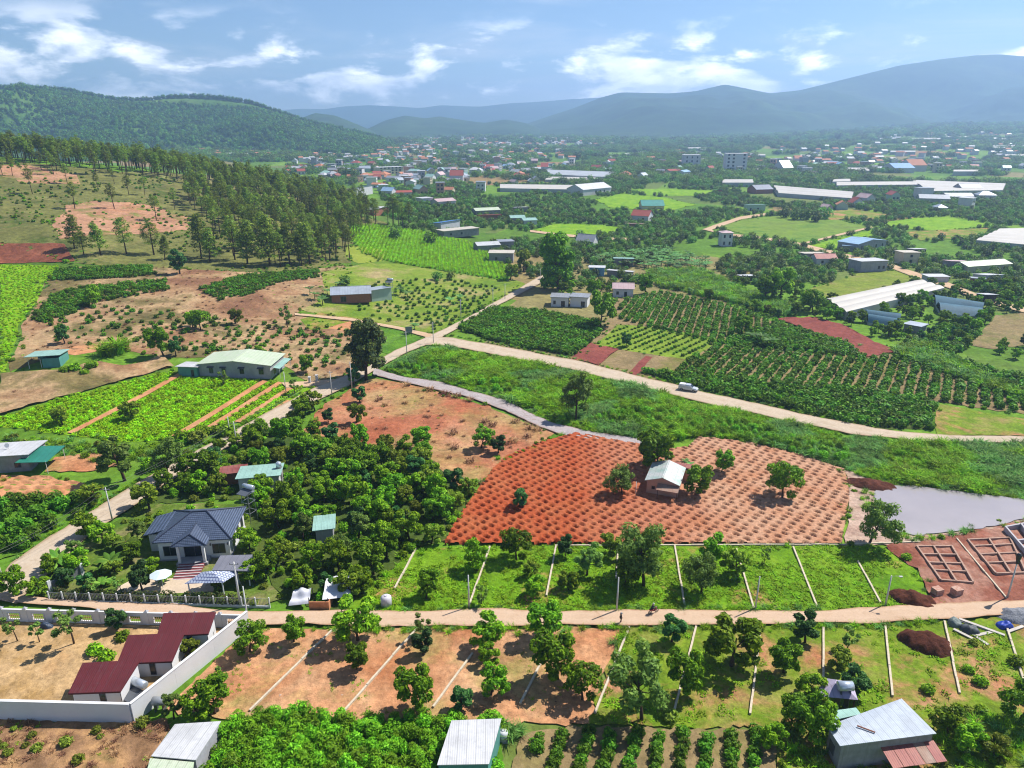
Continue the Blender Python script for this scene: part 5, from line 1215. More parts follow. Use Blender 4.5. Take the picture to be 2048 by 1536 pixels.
# --- farm house in the pit field
def farm_house():
    a, w, rz = frame_of((1292, 990), (1352, 1004)); root = empty('house', (a[0], a[1], a[2] + .5), rz + .12); tag(root, 'small pink farmhouse with patched tin roof in the tilled field', 'house')
    d = 7.6; mb = MB(); gable_wall(mb, w, d, 2.9, 1.0, 'y'); mb.build('wall', WALLM('pink'), root)
    add_roof(root, w, d, 2.9, 1.0, 'gy', sheet('patched_tin', (.60,.58,.58), (.30,.45,.40), rough=.6, metal=.15, rust=(.36,.22,.17)), .4)
    MB().slab([(w*.35, -1.9, 2.1), (w + .3, -1.9, 2.1), (w + .3, -.003, 2.6), (w*.35, -.003, 2.6)], .07).build('awning', ROOFM('rust'), root)
    for x in (w*.4, w + .1): MB().tube([(x, -1.7, -.3), (x, -1.7, 2.1)], .06, 5).build('post', BARK, root)
    MB().slab([(w*.55, d + .42, 2.8), (w + 2, d + .42, 2.9), (w + 2, d + 3.2, 2.6), (w*.55, d + 3.2, 2.5)], .08).build('rear_roof', ROOFM('maroon'), root)
    MB().box(w*.6, d + .003, -.3, w + 1.7, d + 2.9, 2.4).build('rear_wall', WALLM('pink'), root)
    f = MB().box(w*.16, -.05, 1.1, w*.16 + .7, -.003, 1.8).build('window', FRAMEM, root); MB().box(w*.16 + .08, -.07, 1.18, w*.16 + .62, -.053, 1.72).build('pane', GLASS, f)
    avoid_box(a, rz, -1, -3, w + 3, d + 4); LANDMARKS.append(('the pink farmhouse', a[0] + 2, a[1] + 4))
farm_house()

# --- houses of the middle distance
mid = [
 ('house', 'metal-roofed house with dark open veranda behind the vegetable bed', (664,606), (742,610), 11, 3.2, 'gx', 1.8, 'silver', 'brick', [('front',.3,.2,2.2,2.2,'door')], 'the metal-roofed house'),
 ('house', 'pale blue lean-to block joined behind the metal-roofed house', (744,604), (784,600), 8, 3.8, 'shedback', .8, 'silver', 'palegreen', [], None),
 ('house', 'bare concrete box house below the maize field', (978,524), (1026,526), 9, 4.6, 'flat', 0, 'beige', 'concrete', [('front',.3,1.2,1.2,1.4),('front',.75,1.2,1.2,1.4)], 'the concrete box house'),
 ('house', 'white metal roof hall behind the concrete box house', (956,503), (1000,503), 10, 3.2, 'gx', 1.2, 'white', 'concrete', [], None),
 ('house', 'flat grey roofed house above the white metal hall', (1000,500), (1028,500), 8, 4.6, 'flat', 0, 'grey', 'concrete', [('front',.5,1.4,1.6,1.4)], None),
 ('house', 'house with bright blue roof at the edge of the pines', (882,462), (920,460), 9, 4.2, 'shedback', 1.2, 'blue', 'white', [], 'the bright blue roof'),
 ('house', 'long low grey house below the bright blue roof', (888,476), (958,476), 9, 4.0, 'flat', 0, 'beige', 'concrete', [('front',.2,1.2,1.3,1.3),('front',.5,1.2,1.3,1.3)], None),
 ('house', 'low house with pale green roof among dark orchards', (952,430), (1000,430), 10, 3.2, 'gx', 1.5, 'palegreen', 'concrete', [], 'the pale green orchard roof'),
 ('house', 'red brick house with rusted roof beside the pale green orchard roof', (960,440), (1004,440), 8, 2.6, 'shedback', .8, 'redtile', 'brick', [], None),
 ('house', 'mint-roofed twin house in the far orchard', (1022,446), (1050,446), 9, 3.6, 'gx', 1.4, 'mint', 'concrete', [('front',.5,1.,1.5,1.5)], None),
 ('house', 'second mint-roofed house joined to the twin', (1048,450), (1074,449), 9, 3.2, 'gx', 1.2, 'mint', 'white', [('front',.5,1.,1.5,1.5)], None),
 ('house', 'white shed roof above the mint-roofed twin', (1030,424), (1056,424), 8, 3., 'shedback', .6, 'white', 'concrete', [], None),
 ('house', 'maroon-roofed bungalow at the foot of the pine stand', (876,412), (912,412), 12, 3.4, 'gx', 1.8, 'pinkish', 'white', [], 'the maroon bungalow'),
 ('house', 'white flat house beside the maroon bungalow', (845,408), (866,408), 9, 4.4, 'flat', 0, 'white', 'white', [('front',.5,1.2,1.6,1.6)], None),
 ('house', 'brick house with thin white roof behind the pine trunks', (748,432), (778,430), 10, 4, 'shedback', .4, 'white', 'brick', [], None),
 ('house', 'teal hip-roofed house in the green meadow', (1284,419), (1328,419), 16, 3.2, 'gx', 4.0, 'teal', 'cream', [], 'the teal-roofed house'),
 ('house', 'white gabled house with dark red roof below the teal roof', (1262,442), (1296,444), 12, 4.4, 'gx', 3.6, 'redtile', 'white', [('front',.7,1.2,1.6,1.6)], 'the white gabled house'),
 ('shed', 'low rusty shed in front of the white gabled house', (1252,455), (1288,455), 6, 2.2, 'shedback', .5, 'rust', 'brick', [], None),
 ('house', 'dark gabled house with white wall below the far green field', (1152,490), (1186,492), 9, 2.8, 'gx', 3.4, 'grey', 'white', [], 'the dark gabled house'),
 ('house', 'white and blue walled house with flat white roof behind the conifer', (1178,552), (1208,553), 8, 3.6, 'shedback', .5, 'white', 'blue', [('front',.5,.9,1.2,1.3)], 'the blue-walled house'),
 ('house', 'mint roof just above the blue-walled house', (1228,533), (1266,534), 8, 3.2, 'shedback', .9, 'mint', 'concrete', [], None),
 ('shed', 'long white lean-to roof beside the blue-walled house', (1214,552), (1262,556), 4.5, 2.4, 'shedback', .4, 'white', 'concrete', [], None),
 ('house', 'small white house with faded pink roof above the coffee rows', (1226,594), (1266,595), 7, 3.8, 'gx', 1.6, 'pinkish', 'white', [('front',.22,1.1,1.1,1.4),('front',.62,.1,1.2,2.3,'door')], 'the pink-roofed little house'),
 ('house', 'white cube house with dark roof edge near the wide dark tree', (1102,613), (1136,614), 7, 3.8, 'flat', 0, 'grey', 'palewhite', [('front',.2,1.0,1.0,1.5),('front',.7,.1,1.6,2.3,'door')], 'the white cube house'),
 ('house', 'second white cube joined to the white cube house', (1140,613), (1174,615), 6.5, 4.0, 'flat', 0, 'grey', 'palewhite', [('front',.75,.2,1.6,2.2,'door')], None),
 ('house', 'slim two-storey white and blue house beside the clay path', (1442,493), (1464,493), 7, 8.0, 'hip', 1.0, 'pinkish', 'white', [('front',.25,1.,1.1,1.9),('front',.75,1.,1.1,1.9),('front',.25,5.,1.1,1.9),('front',.75,5.,1.1,1.9),('right',.5,5.,1.1,1.9)], 'the slim blue-and-white house'),
 ('house', 'long pale green house at the end of the clay path', (1494,422), (1530,422), 10, 4.4, 'shedback', .8, 'mint', 'palegreen', [('front',.2,.2,1.2,2.2,'door'),('front',.6,1.2,1.4,1.4)], 'the pale green house'),
 ('house', 'long blue-roofed building with pale windowed wall', (1714,504), (1770,496), 13, 4.4, 'gy', 1.6, 'paleblue', 'grey', [('front',.15,1.,1.2,2.),('front',.4,1.,1.2,2.),('front',.65,1.,1.2,2.),('front',.88,1.,1.2,2.)], 'the blue-roofed building'),
 ('shed', 'low pale blue lean-to beside the blue-roofed building', (1684,502), (1712,504), 8, 2.6, 'shedback', .5, 'paleblue', 'concrete', [], None),
 ('house', 'beige-roofed farmhouse beside the maroon ruin', (1608,522), (1650,522), 9, 3.2, 'shedback', .7, 'beige', 'concrete', [], 'the beige-roofed farmhouse'),
 ('house', 'dark maroon-roofed house next to the beige-roofed farmhouse', (1632,530), (1672,530), 8, 3.4, 'gx', 1.8, 'maroon', 'white', [('front',.3,.9,1.2,1.4)], None),
 ('house', 'white-roofed house with brick end above the planted rows', (1720,545), (1772,543), 10, 5.0, 'shedback', .4, 'white', 'grey', [('front',.7,1.4,1.2,1.6),('front',.88,1.4,1.2,1.6)], 'the white-roofed house with brick end'),
 ('house', 'cream two-storey house behind the white-roofed house with brick end', (1804,530), (1836,530), 9, 6.0, 'shedback', .4, 'beige', 'cream', [('front',.5,1.2,1.4,1.6),('front',.5,4.,1.4,1.4)], 'the cream house'),
 ('shed', 'tilted white shed roof behind the cream house', (1826,512), (1850,512), 7, 3, 'shedback', .7, 'white', 'dark', [], None),
 ('house', 'long olive-white roofed farm building beside the coffee', (1934,546), (2020,540), 10, 3.2, 'gx', 1.4, 'palegreen', 'cream', [], 'the olive-roofed farm building'),
 ('shed', 'brown-roofed barn joined to the olive-roofed farm building', (1898,540), (1936,541), 9, 3.4, 'shedback', 1.0, 'pinkish', 'concrete', [], None),
 ('shed', 'bright white metal shed among the coffee bushes', (1972,568), (2002,567), 9, 2.8, 'shedback', 1.2, 'white', 'white', [], 'the bright white metal shed'),
 ('shed', 'grey low shed beside the bright white metal shed', (1942,570), (1968,572), 6, 2.6, 'shedback', .5, 'grey', 'brick', [], None),
 ('shed', 'small dark hut with white roof by the clay path', (1968,608), (1990,608), 6, 3.0, 'shedback', .8, 'white', 'dark', [], 'the small dark hut'),
 ('shed', 'low white balustraded building near the terraced greenhouse', (1856,566), (1896,566), 6, 2.8, 'flat', 0, 'white', 'white', [], None),
 ('shed', 'small white-roofed shack below the blue tunnels', (1806,662), (1838,668), 7, 2.2, 'shedback', .4, 'silver', 'concrete', [], 'the white-roofed shack'),
 ('shed', 'tiny white shed standing in the reed bed', (1484,562), (1510,561), 5, 1.8, 'shedback', .4, 'white', 'dark', [], 'the tiny white shed'),
 ('hall', 'large white hall with bright roof in the far orchards', (1166,392), (1222,387), 22, 6.0, 'gx', 4.5, 'white', 'white', [('front',.45,1.5,2.2,2.6),('front',.6,1.5,2.2,2.6),('front',.75,1.5,2.2,2.6)], 'the large white hall'),
 ('house', 'orange-roofed house near the far greenhouses', (1240,356), (1268,356), 18, 3.6, 'hip', 5, 'orange', 'white', [], None),
 ('house', 'tall villa with red gable at the end of the grey greenhouse', (1082,346), (1096,346), 14, 9, 'gx', 5, 'redtile', 'white', [], None),
 ('house', 'dark blue gabled house in front of the long greenhouse', (1922,386), (1962,386), 16, 5.2, 'gx', 4.0, 'navy', 'concrete', [], 'the dark blue gabled house'),
 ('house', 'wide grey metal-roofed barn among far orchards', (1838,406), (1898,408), 20, 4.4, 'gx', 2.8, 'grey', 'grey', [], None),
 ('house', 'grey-roofed barn in front of the dark blue gabled house', (1896,400), (1950,400), 18, 3.2, 'gx', 2.6, 'grey', 'concrete', [], None),
 ('house', 'white gabled house with bright red roof slope in the far fields', (1704,414), (1728,414), 10, 3.8, 'gy', 4.2, 'redtile', 'white', [], 'the red-sloped house'),
 ('house', 'navy-roofed workshop beside the long white greenhouse', (1512,388), (1545,387), 16, 4.5, 'gx', 4.0, 'navy', 'brick', [], 'the navy-roofed workshop'),
 ('house', 'small hut with bright blue roof in far orchards', (1432,388), (1444,388), 7, 3.2, 'shedback', .8, 'blue', 'brick', [], None),
 ('hall', 'big blue-roofed hall in the distant plain', (1788,346), (1828,346), 34, 7, 'gx', 6, 'blue', 'white', [], None),
 ('hall', 'big orange-roofed hall beside the distant blue hall', (1820,343), (1852,343), 30, 9, 'gx', 8, 'orange', 'white', [], None),
 ('building', 'white block building with rooftop tower in the distant town', (1366,336), (1400,336), 22, 20, 'flat', 0, 'white', 'white', [('front',.2,3,2,3),('front',.5,3,2,3),('front',.8,3,2,3),('front',.2,9,2,3),('front',.5,9,2,3),('front',.8,9,2,3),('front',.2,15,2,3),('front',.5,15,2,3),('front',.8,15,2,3)], 'the white block building'),
 ('building', 'tall white apartment block above the far trees', (1450,346), (1492,346), 18, 27, 'flat', 0, 'white', 'palewhite', [('front',u,z,3,2.6) for u in (.12,.35,.85) for z in (4,9,14,19,24)], 'the tall white apartment block'),
 ('building', 'long yellow three-storey school in the town', (758,350), (808,348), 16, 10, 'flat', 0, 'white', 'cream', [('front',u,z,2.6,2) for u in (.1,.25,.4,.55,.7,.85) for z in (1.2,4.6,8)], 'the long yellow school'),
 ('building', 'white mansard house with dark red roof at the town edge', (900,366), (926,366), 14, 9, 'gx', 6, 'redtile', 'white', [('front',.3,2,2,2.4),('front',.7,2,2,2.4)], None),
 ('building', 'pale warehouse with mint roof at the edge of the pines', (714,392), (746,392), 18, 4, 'shedback', 3, 'mint', 'white', [], None),
 ('building', 'maroon-roofed low hall beside dark trees in the town', (700,366), (726,364), 16, 5, 'shedback', 3, 'pinkish', 'pink', [], None),
 ('building', 'white church-like hall with pale gable in the distant plain', (1545,342), (1566,344), 18, 6, 'gy', 10, 'silver', 'white', [], None),
]
for nm, lb, A, B, dp, hw, rf, rs, rm, wm, wn_, lm in mid:
    house(nm, lb, A, B, dp, hw, rf, rs, rm, wm, cat=nm, wins=wn_, landmark=lm)
# --- greenhouses: arched or ridged film roofs over real side walls
def greenhouse(label, corners, hgt, mat, bays=1, arch=.8, wallm=None, along=14):
    """corners on the ground in plan order: near-left, near-right, far-right, far-left; bays run from left to right ends"""
    C = [np.array(G(*c)[:2]) for c in corners]; c0 = np.mean(C, 0); root = empty('greenhouse', (c0[0], c0[1], float(h(*c0)))); tag(root, label, 'greenhouse')
    AVOID.append(np.array(C))
    def P_(s, t): return C[0] * (1 - s) * (1 - t) + C[1] * s * (1 - t) + C[2] * s * t + C[3] * (1 - s) * t
    z0 = root.location.z
    for b in range(bays):
        V, F = [], []; m = 8; n = along
        for i in range(n + 1):
            for j in range(m + 1):
                q = P_(i / n, (b + j / m) / bays); zz = float(h(*q)) - z0 + hgt + arch * math.sin(math.pi * j / m)
                V.append((q[0] - c0[0], q[1] - c0[1], zz))
        for i in range(n):
            for j in range(m): k = i * (m + 1) + j; F.append((k, k + m + 1, k + m + 2, k + 1))
        MB().add(V, F).build('roof_bay', mat, root, True)
    w = MB(); edge = [P_(i / along, 0) for i in range(along + 1)] + [P_(1, j / 4) for j in range(1, 5)] + [P_(1 - i / along, 1) for i in range(1, along + 1)] + [P_(0, 1 - j / 4) for j in range(1, 4)]
    n = len(edge); V = []
    for e in edge: ze = float(h(*e)) - z0; V += [(e[0] - c0[0], e[1] - c0[1], ze - .2), (e[0] - c0[0], e[1] - c0[1], ze + hgt)]
    w.add(V, [(2 * i, 2 * ((i + 1) % n), 2 * ((i + 1) % n) + 1, 2 * i + 1) for i in range(n)]).build('side_wall', wallm or ROOFM('film2'), root)
    LANDMARKS.append(('the ' + label.split(' beside')[0].split(' in the')[0].split(' above')[0], c0[0], c0[1]))
FILM, FILM2, NET = ROOFM('film'), ROOFM('film2'), ROOFM('bluenet')
greenhouse('stepped white greenhouse above the red strip', [(1690,640),(1886,590),(1836,573),(1650,613)], 3.2, FILM, 3, .5)
greenhouse('pair of navy net tunnels beside the clay path', [(1880,632),(1960,640),(1966,618),(1862,600)], 1.0, NET, 2, 2.6)
greenhouse('short navy net tunnels below the stepped greenhouse', [(1735,650),(1796,662),(1800,640),(1728,632)], 1.0, NET, 2, 2.4)
greenhouse('wide beige stepped greenhouse at the field edge', [(1950,492),(2075,504),(2075,466),(2000,468)], 3.6, FILM, 5, .6)
greenhouse('long white greenhouse behind the row of trees', [(1556,394),(1702,405),(1706,392),(1545,378)], 4, FILM, 3, 1.0)
greenhouse('very long thin white greenhouse in the far plain', [(1672,378),(1860,376),(1860,370),(1672,371)], 4, FILM, 2, 1.0)
greenhouse('broad white greenhouse in the far plain', [(1862,390),(2004,388),(2010,374),(1815,366)], 4, FILM, 3, 1.0)
greenhouse('grey ridged greenhouse in the distance', [(1098,356),(1212,362),(1232,352),(1092,347)], 5, FILM2, 3, 1.4)
greenhouse('beige low greenhouse in the distance', [(1090,364),(1194,366),(1196,360),(1100,358)], 3, FILM, 2, .8)
greenhouse('long beige greenhouse beside the white hall', [(1000,384),(1162,387),(1160,378),(1000,376)], 4, FILM, 2, 1.2)
greenhouse('cream greenhouse beside the navy workshop', [(1444,374),(1506,374),(1504,368),(1444,368)], 5, FILM, 2, 1.2)
greenhouse('small white greenhouse in the hazy plain', [(1692,346),(1738,347),(1734,341),(1690,341)], 4, FILM, 2, 1.0)
greenhouse('pale far greenhouse near the red roofs', [(1664,370),(1700,369),(1698,364),(1668,365)], 4, FILM, 1, 1.0)
for k, (u, v, w_) in enumerate([(1845,281,70),(1905,277,40),(2030,297,90),(1805,308,50),(1980,258,30),(2000,300,40),(1620,316,40),(1500,315,60),(1390,300,50),(1300,285,60),(1930,350,50),(2035,316,60)]):
    greenhouse('distant pale greenhouse strip, ' + ['lowest on the hazy slope','beside the upper slope houses','at the far edge of the plain','below the slope houses','highest on the hazy slope','under the hazy slope','left of the slope farms','behind the apartment block','behind the white block building','beyond the far town','past the orange hall','beneath the far slope'][k], [(u - w_/2, v + 1.6), (u + w_/2, v + 1.6), (u + w_/2, v - .6), (u - w_/2, v - .6)], 6, FILM, 1, 1.5, along=4)

# ------------------------------------------------------------------ far town: many small houses
def town():
    r = np.random.default_rng(77)
    walls = ['white', 'palewhite', 'cream', 'pink', 'grey', 'palegreen']; roofs = ['redtile', 'orange', 'white', 'silver', 'mint', 'pinkish', 'grey', 'maroon', 'paleblue']
    words = {'redtile': 'red-tiled', 'orange': 'orange-tiled', 'white': 'white-roofed', 'silver': 'silver-roofed', 'mint': 'mint-roofed', 'pinkish': 'faded pink-roofed', 'grey': 'grey-roofed', 'maroon': 'maroon-roofed', 'paleblue': 'pale blue-roofed'}
    cache = {}
    def shape(k, wm, rm):
        key = (k, wm, rm)
        if key in cache: return cache[key]
        w, d, hw, rise, rf = [(9, 8, 4, 2.4, 'gx'), (7, 12, 4.5, 2.6, 'gy'), (12, 9, 4, 2.6, 'hip'), (8, 10, 8, .2, 'flat'), (16, 9, 4.2, 1.6, 'gx'), (7, 9, 10.5, .2, 'flat')][k]
        root = empty('house', (0, 0, 0)); mb = MB()
        if rf == 'gx': gable_wall(mb, w, d, hw, rise, 'x')
        elif rf == 'gy': gable_wall(mb, w, d, hw, rise, 'y')
        else: mb.box(0, 0, -.4, w, d, hw)
        mb.v = [(x, y, z - 3 if z < 0 else z) for x, y, z in mb.v]
        mb.build('wall', WALLM(wm), root); add_roof(root, w, d, hw, rise, rf, ROOFM(rm), .5)
        wi = MB()
        for j in range(max(1, int(hw / 3.4))):
            for q in (.28, .72): opening(root, 'front', w * q - .8, 1.0 + 3.3 * j, 1.6, 1.6, w, d)
        cache[key] = root; return root
    zones = [([(560,345),(600,312),(700,303),(790,300),(860,283),(1000,284),(1100,300),(1060,330),(960,352),(900,368),(800,372),(720,372),(660,362)], 330),
             ([(1000,372),(1000,335),(1100,305),(1350,300),(1560,316),(1700,322),(1800,330),(1700,352),(1500,352),(1330,356),(1240,362)], 120),
             ([(800,300),(830,276),(1060,276),(1240,283),(1240,294),(1000,292)], 260),
             ([(1560,322),(1700,300),(1850,290),(2048,275),(2048,340),(1900,348),(1750,345)], 110),
             ([(1500,310),(1700,285),(1800,272),(2048,256),(2048,275),(1800,300)], 40),
             ([(700,372),(900,370),(1000,385),(900,402),(780,400)], 14), ([(1620,425),(1700,400),(2040,395),(2040,425)], 10),
             ([(360,300),(480,296),(560,300),(560,318),(430,316)], 26)]
    cand = []
    for poly, n in zones:
        P = np.array(poly, float); x0, y0 = P.min(0); x1, y1 = P.max(0); k = 0
        while k < n:
            q = np.array([[r.uniform(x0, x1), r.uniform(y0, y1)]])
            if inside(P, q)[0]:
                x, y, z = G(*q[0]); cand.append((y, x, z, q[0][0], q[0][1])); k += 1
    cand.sort()
    kept = []
    for c in cand:
        if any((c[0] - e[0]) ** 2 + (c[1] - e[1]) ** 2 < 13 ** 2 for e in kept[-120:]): continue
        pt = np.array([[c[1], c[0]]])
        if any(inside(A, pt)[0] for A in AVOID if abs(A[0][0] - c[1]) < 80 and abs(A[0][1] - c[0]) < 80): continue
        kept.append(c)
    far = MB(); farr = MB(); farw = MB()
    for i, (y, x, z, u, v) in enumerate(kept):
        wm = walls[r.choice(6, p=[.3, .18, .2, .12, .1, .1])]; rm = roofs[r.choice(9, p=[.2, .14, .2, .12, .08, .1, .08, .04, .04])]; k = int(r.choice(6, p=[.28, .2, .16, .14, .12, .1]))
        if k in (3, 5): rm = r.choice(['white', 'grey'])
        ang = r.normal(0, .35) + (0 if r.random() < .7 else 1.57); sc = r.uniform(.85, 1.35)
        if i < 250:
            first = (k, wm, rm) not in cache
            s = shape(k, wm, rm); o = s if first else tree_of(s)
            o.location = (x, y, z); o.rotation_euler = (0, 0, ang); o.scale = (sc, sc, sc)
            ITEMS.append((o, ('two-storey ' if k == 3 else 'three-storey ' if k == 5 else 'long ' if k == 4 else '') + ('white' if 'white' in wm else wm.replace('palegreen', 'green')) + '-walled ' + (words[rm] + ' ' if k not in (3, 5) else 'flat-roofed ') + 'house', 'house', 'small houses of the distant town', x, y))
            AVOID.append(np.array([(x - 6, y - 3), (x + 14, y - 3), (x + 14, y + 14), (x - 6, y + 14)]))
        else:
            w, d, hh = r.uniform(8, 16), r.uniform(8, 12), r.uniform(4, 9); c, s_ = math.cos(ang), math.sin(ang)
            T = lambda px, py, pz: (x + px * c - py * s_, y + px * s_ + py * c, z + pz)
            far.hexa([T(0,0,-3), T(w,0,-3), T(w,d,-3), T(0,d,-3)], [T(0,0,hh), T(w,0,hh), T(w,d,hh), T(0,d,hh)])
            (farr if r.random() < .5 else farw).add([T(-.5,-.5,hh+.02), T(w+.5,-.5,hh+.02), T(w+.5,d+.5,hh+.02), T(-.5,d+.5,hh+.02), T(0,d/2,hh+2.4), T(w,d/2,hh+2.4)], [(0,1,5,4),(1,2,5),(2,3,4,5),(3,0,4),(3,2,1,0)])
    if far.v:
        o = empty('far_houses', (0, 0, 0)); tag(o, 'blurred mass of pale houses at the back of the town', 'houses', kind='stuff')
        far.build('walls', WALLM('white'), o); farr.build('tiled_roofs', ROOFM('orange'), o); farw.build('metal_roofs', ROOFM('white'), o)
        for ch in o.children: ch['kind'] = 'stuff'
town()

# ------------------------------------------------------------------ single trees
def hm(u, v, hpx):
    x, y, z = G(u, v); dep = math.atan2(CAM_H - z, y); c, s = math.cos(dep), math.sin(dep)
    return hpx / (pxm(x, y, z) * (.6 * c + math.hypot(.4 * c, .5 * s))), x, y
BASEH = {'fruit': [5.2, 6.0, 4.6, 5.6, 4.8, 5.0], 'tall': [9, 8, 7], 'sparse': [5, 4.5, 3.6], 'cypress': [14, 13], 'pine': [15, 16, 13.5, 15, 14], 'youngpine': [12, 11, 12.5]}
def T(kind, var, u, v, hpx, label=None, name=None, desc=None, cat='tree', group=None, rz=None):
    H_, x, y = hm(u, v, hpx)
    m = PROTO[kind][var % len(PROTO[kind])]
    nm = name or {'fruit': 'fruit_tree', 'tall': 'airy_tree', 'sparse': 'young_tree', 'cypress': 'conifer', 'pine': 'pine_tree', 'youngpine': 'pine_tree'}[kind]
    ds = desc or {'fruit': 'dense fruit tree', 'tall': 'tall airy tree', 'sparse': 'thin young tree', 'pine': 'tall pine tree', 'youngpine': 'bushy pine tree', 'cypress': 'dark conifer'}[kind]
    gp = group or {'fruit': 'fruit trees', 'tall': 'airy trees', 'sparse': 'young trees', 'pine': 'pines of the hillside', 'youngpine': 'pines of the hillside', 'cypress': 'conifers'}[kind]
    TREES.append((x, y))
    return plant(nm, m, x, y, H_ / BASEH[kind][var % len(PROTO[kind])], (u * 7.3 + v) % 6.28 if rz is None else rz, ds, cat, gp, label)
TREES = []
for u, v, lm in [(938,1218,'the white pole by the first plot'), (1233,1226,'the white pole by the motorbike'), (1510,1222,'the third white lane pole'), (1772,1212,'the white lamp pole'), (1830,1200,'the dark soil heap'), (1740,1085,'the pond'), (1241,1250,'the pedestrian'), (1377,786,'the parked pickup'), (500,1257,'the white wall gate corner'), (125,850,'the vegetable field'), (600,1225,'the tarpaulin lean-to'), (1900,1160,'the building site'), (1855,1290,'the soil mound on the lower plots'), (870,683,'the road junction'), (0,505,'the red cut bank'), (250,440,'the scraped soil patch'), (30,1330,'the walled yard'), (1010,915,'the corner of the pit field')]:
    LANDMARKS.append((lm, *G(u, v)[:2]))
K = 'fruit'
for t in [
 (K,0,955,1143,62),(K,3,1033,1122,66),(K,1,852,1200,66),(K,0,727,1182,52),('sparse',2,963,1211,40),(K,4,1131,1116,46),('tall',2,1174,1152,68),(K,2,1218,1110,50),
 ('tall',1,1288,1173,120),(K,3,1248,1178,58),(K,5,1137,1182,42),(K,2,1066,1156,36),(K,5,1070,1195,42),(K,0,1425,1127,56),('tall',1,1403,1188,80),(K,2,1476,1158,58),('sparse',0,1527,1128,40),
 ('tall',1,1738,1088,92),('sparse',1,1801,1073,28),(K,3,1564,1001,72),(K,3,1402,992,68),(K,1,1442,948,56),('tall',1,1245,992,62),(K,1,1320,950,90),(K,4,1300,930,60),('tall',0,1152,840,98),
 (K,4,708,770,46),(K,4,720,806,38),(K,2,713,847,42),(K,4,657,846,33),(K,1,843,902,55),(K,3,962,897,50),(K,4,997,907,40),(K,2,630,822,42),(K,5,607,835,38),
 (K,3,500,1306,64),(K,1,588,1285,66),(K,5,716,1282,84),(K,1,713,1340,66),('sparse',0,850,1282,56),(K,4,846,1312,52),(K,1,838,1418,96),(K,0,978,1295,70),(K,5,980,1332,46),(K,3,982,1392,60),(K,4,922,1422,56),
 (K,1,1098,1272,82),(K,1,1116,1360,112),(K,3,1165,1402,78),('tall',0,1284,1442,135),(K,4,1343,1285,58),(K,1,1374,1392,98),(K,5,1462,1334,106),(K,1,1567,1347,78),(K,4,1610,1287,64),('sparse',2,1694,1300,46),
 (K,2,1674,1344,50),(K,4,1709,1388,60),(K,0,1614,1404,64),(K,3,1618,1470,88),(K,1,1580,1462,72),(K,3,2038,1444,84),(K,0,1895,1470,62),(K,5,1935,1505,58),(K,2,1990,1520,60),(K,5,1540,1500,50),
 ('sparse',0,36,1284,62),('sparse',1,80,1286,46),('sparse',0,149,1289,84),(K,4,235,1260,48),(K,2,384,1312,40),(K,1,430,1430,80),(K,5,400,1440,60),('sparse',2,440,1385,50),('tall',2,348,1438,50),
 (K,1,38,1192,76),(K,5,78,1195,40),(K,0,105,1150,40),(K,4,130,1175,44),('tall',2,150,1125,46),(K,2,235,1150,34),(K,1,262,1130,46),(K,4,175,1180,40),(K,0,300,1150,36),('tall',2,275,1085,48),(K,2,225,1100,36),(K,5,510,1165,50),(K,3,540,1150,56),(K,0,500,1100,50),('sparse',1,190,1192,46),('sparse',0,245,1190,40),(K,2,440,1185,30),('tall',2,250,962,88),('tall',0,335,964,90),(K,2,192,1012,48),(K,4,285,1182,58),(K,5,160,1150,50),(K,0,180,1075,56),(K,5,205,1090,50),(K,2,300,1020,60),
 (K,2,126,852,40),(K,2,268,840,40),('sparse',2,448,772,32),(K,0,186,614,40),(K,3,402,661,42),(K,5,385,655,34),(K,2,471,648,32),(K,1,328,714,62),(K,4,352,712,40),(K,4,130,687,36),('sparse',2,575,655,40),(K,1,612,748,42),(K,5,524,716,30),
 (K,3,1200,655,66),(K,1,1290,590,46),(K,4,1252,694,28),(K,4,360,548,48),('sparse',1,590,790,40),(K,0,760,1050,60),(K,4,1040,1018,46),
 (K,0,1108,560,40),(K,2,1048,545,44),(K,1,1190,600,46),(K,5,1560,600,62),(K,1,1530,600,56),(K,3,1625,625,50),(K,2,1020,560,36),(K,3,1480,670,40),
]:
    T(*t)
T('cypress', 0, 732, 760, 116, 'large dark conifer standing alone beside the main road')
T('cypress', 1, 1118, 578, 112, 'tall dense dark tree at the far end of the main road')
# pines standing apart on the grassy slope
for t in [('pine',0,150,418,55),('pine',2,229,418,46),('pine',3,313,442,52),('pine',1,65,388,52),('pine',0,135,368,42),('pine',2,258,391,40),('pine',0,197,381,32),('pine',1,229,368,32),('pine',3,290,391,36),('pine',3,427,473,52),
          ('youngpine',0,403,517,82),('youngpine',1,202,510,66),('youngpine',0,149,498,68),('youngpine',2,253,508,72),('youngpine',2,308,510,72),('youngpine',2,168,510,50),('pine',1,383,412,44),('pine',0,350,420,40),('youngpine',0,420,524,66),('youngpine',1,330,520,50),
          ('pine',0,5,350,36),('pine',1,25,352,40),('pine',3,108,350,40),('youngpine',0,495,528,92),('youngpine',2,470,520,80),('youngpine',0,540,532,95),('youngpine',1,580,530,88),('pine',0,690,505,62),('pine',1,700,520,64),('youngpine',0,620,528,84),('pine',1,660,520,80),
          ('pine',1,735,440,46),('pine',0,748,442,48),('pine',1,786,452,52),('pine',3,798,455,52),('pine',0,806,458,50),('pine',1,818,460,48),('pine',0,776,450,46)]:
    T(*t)
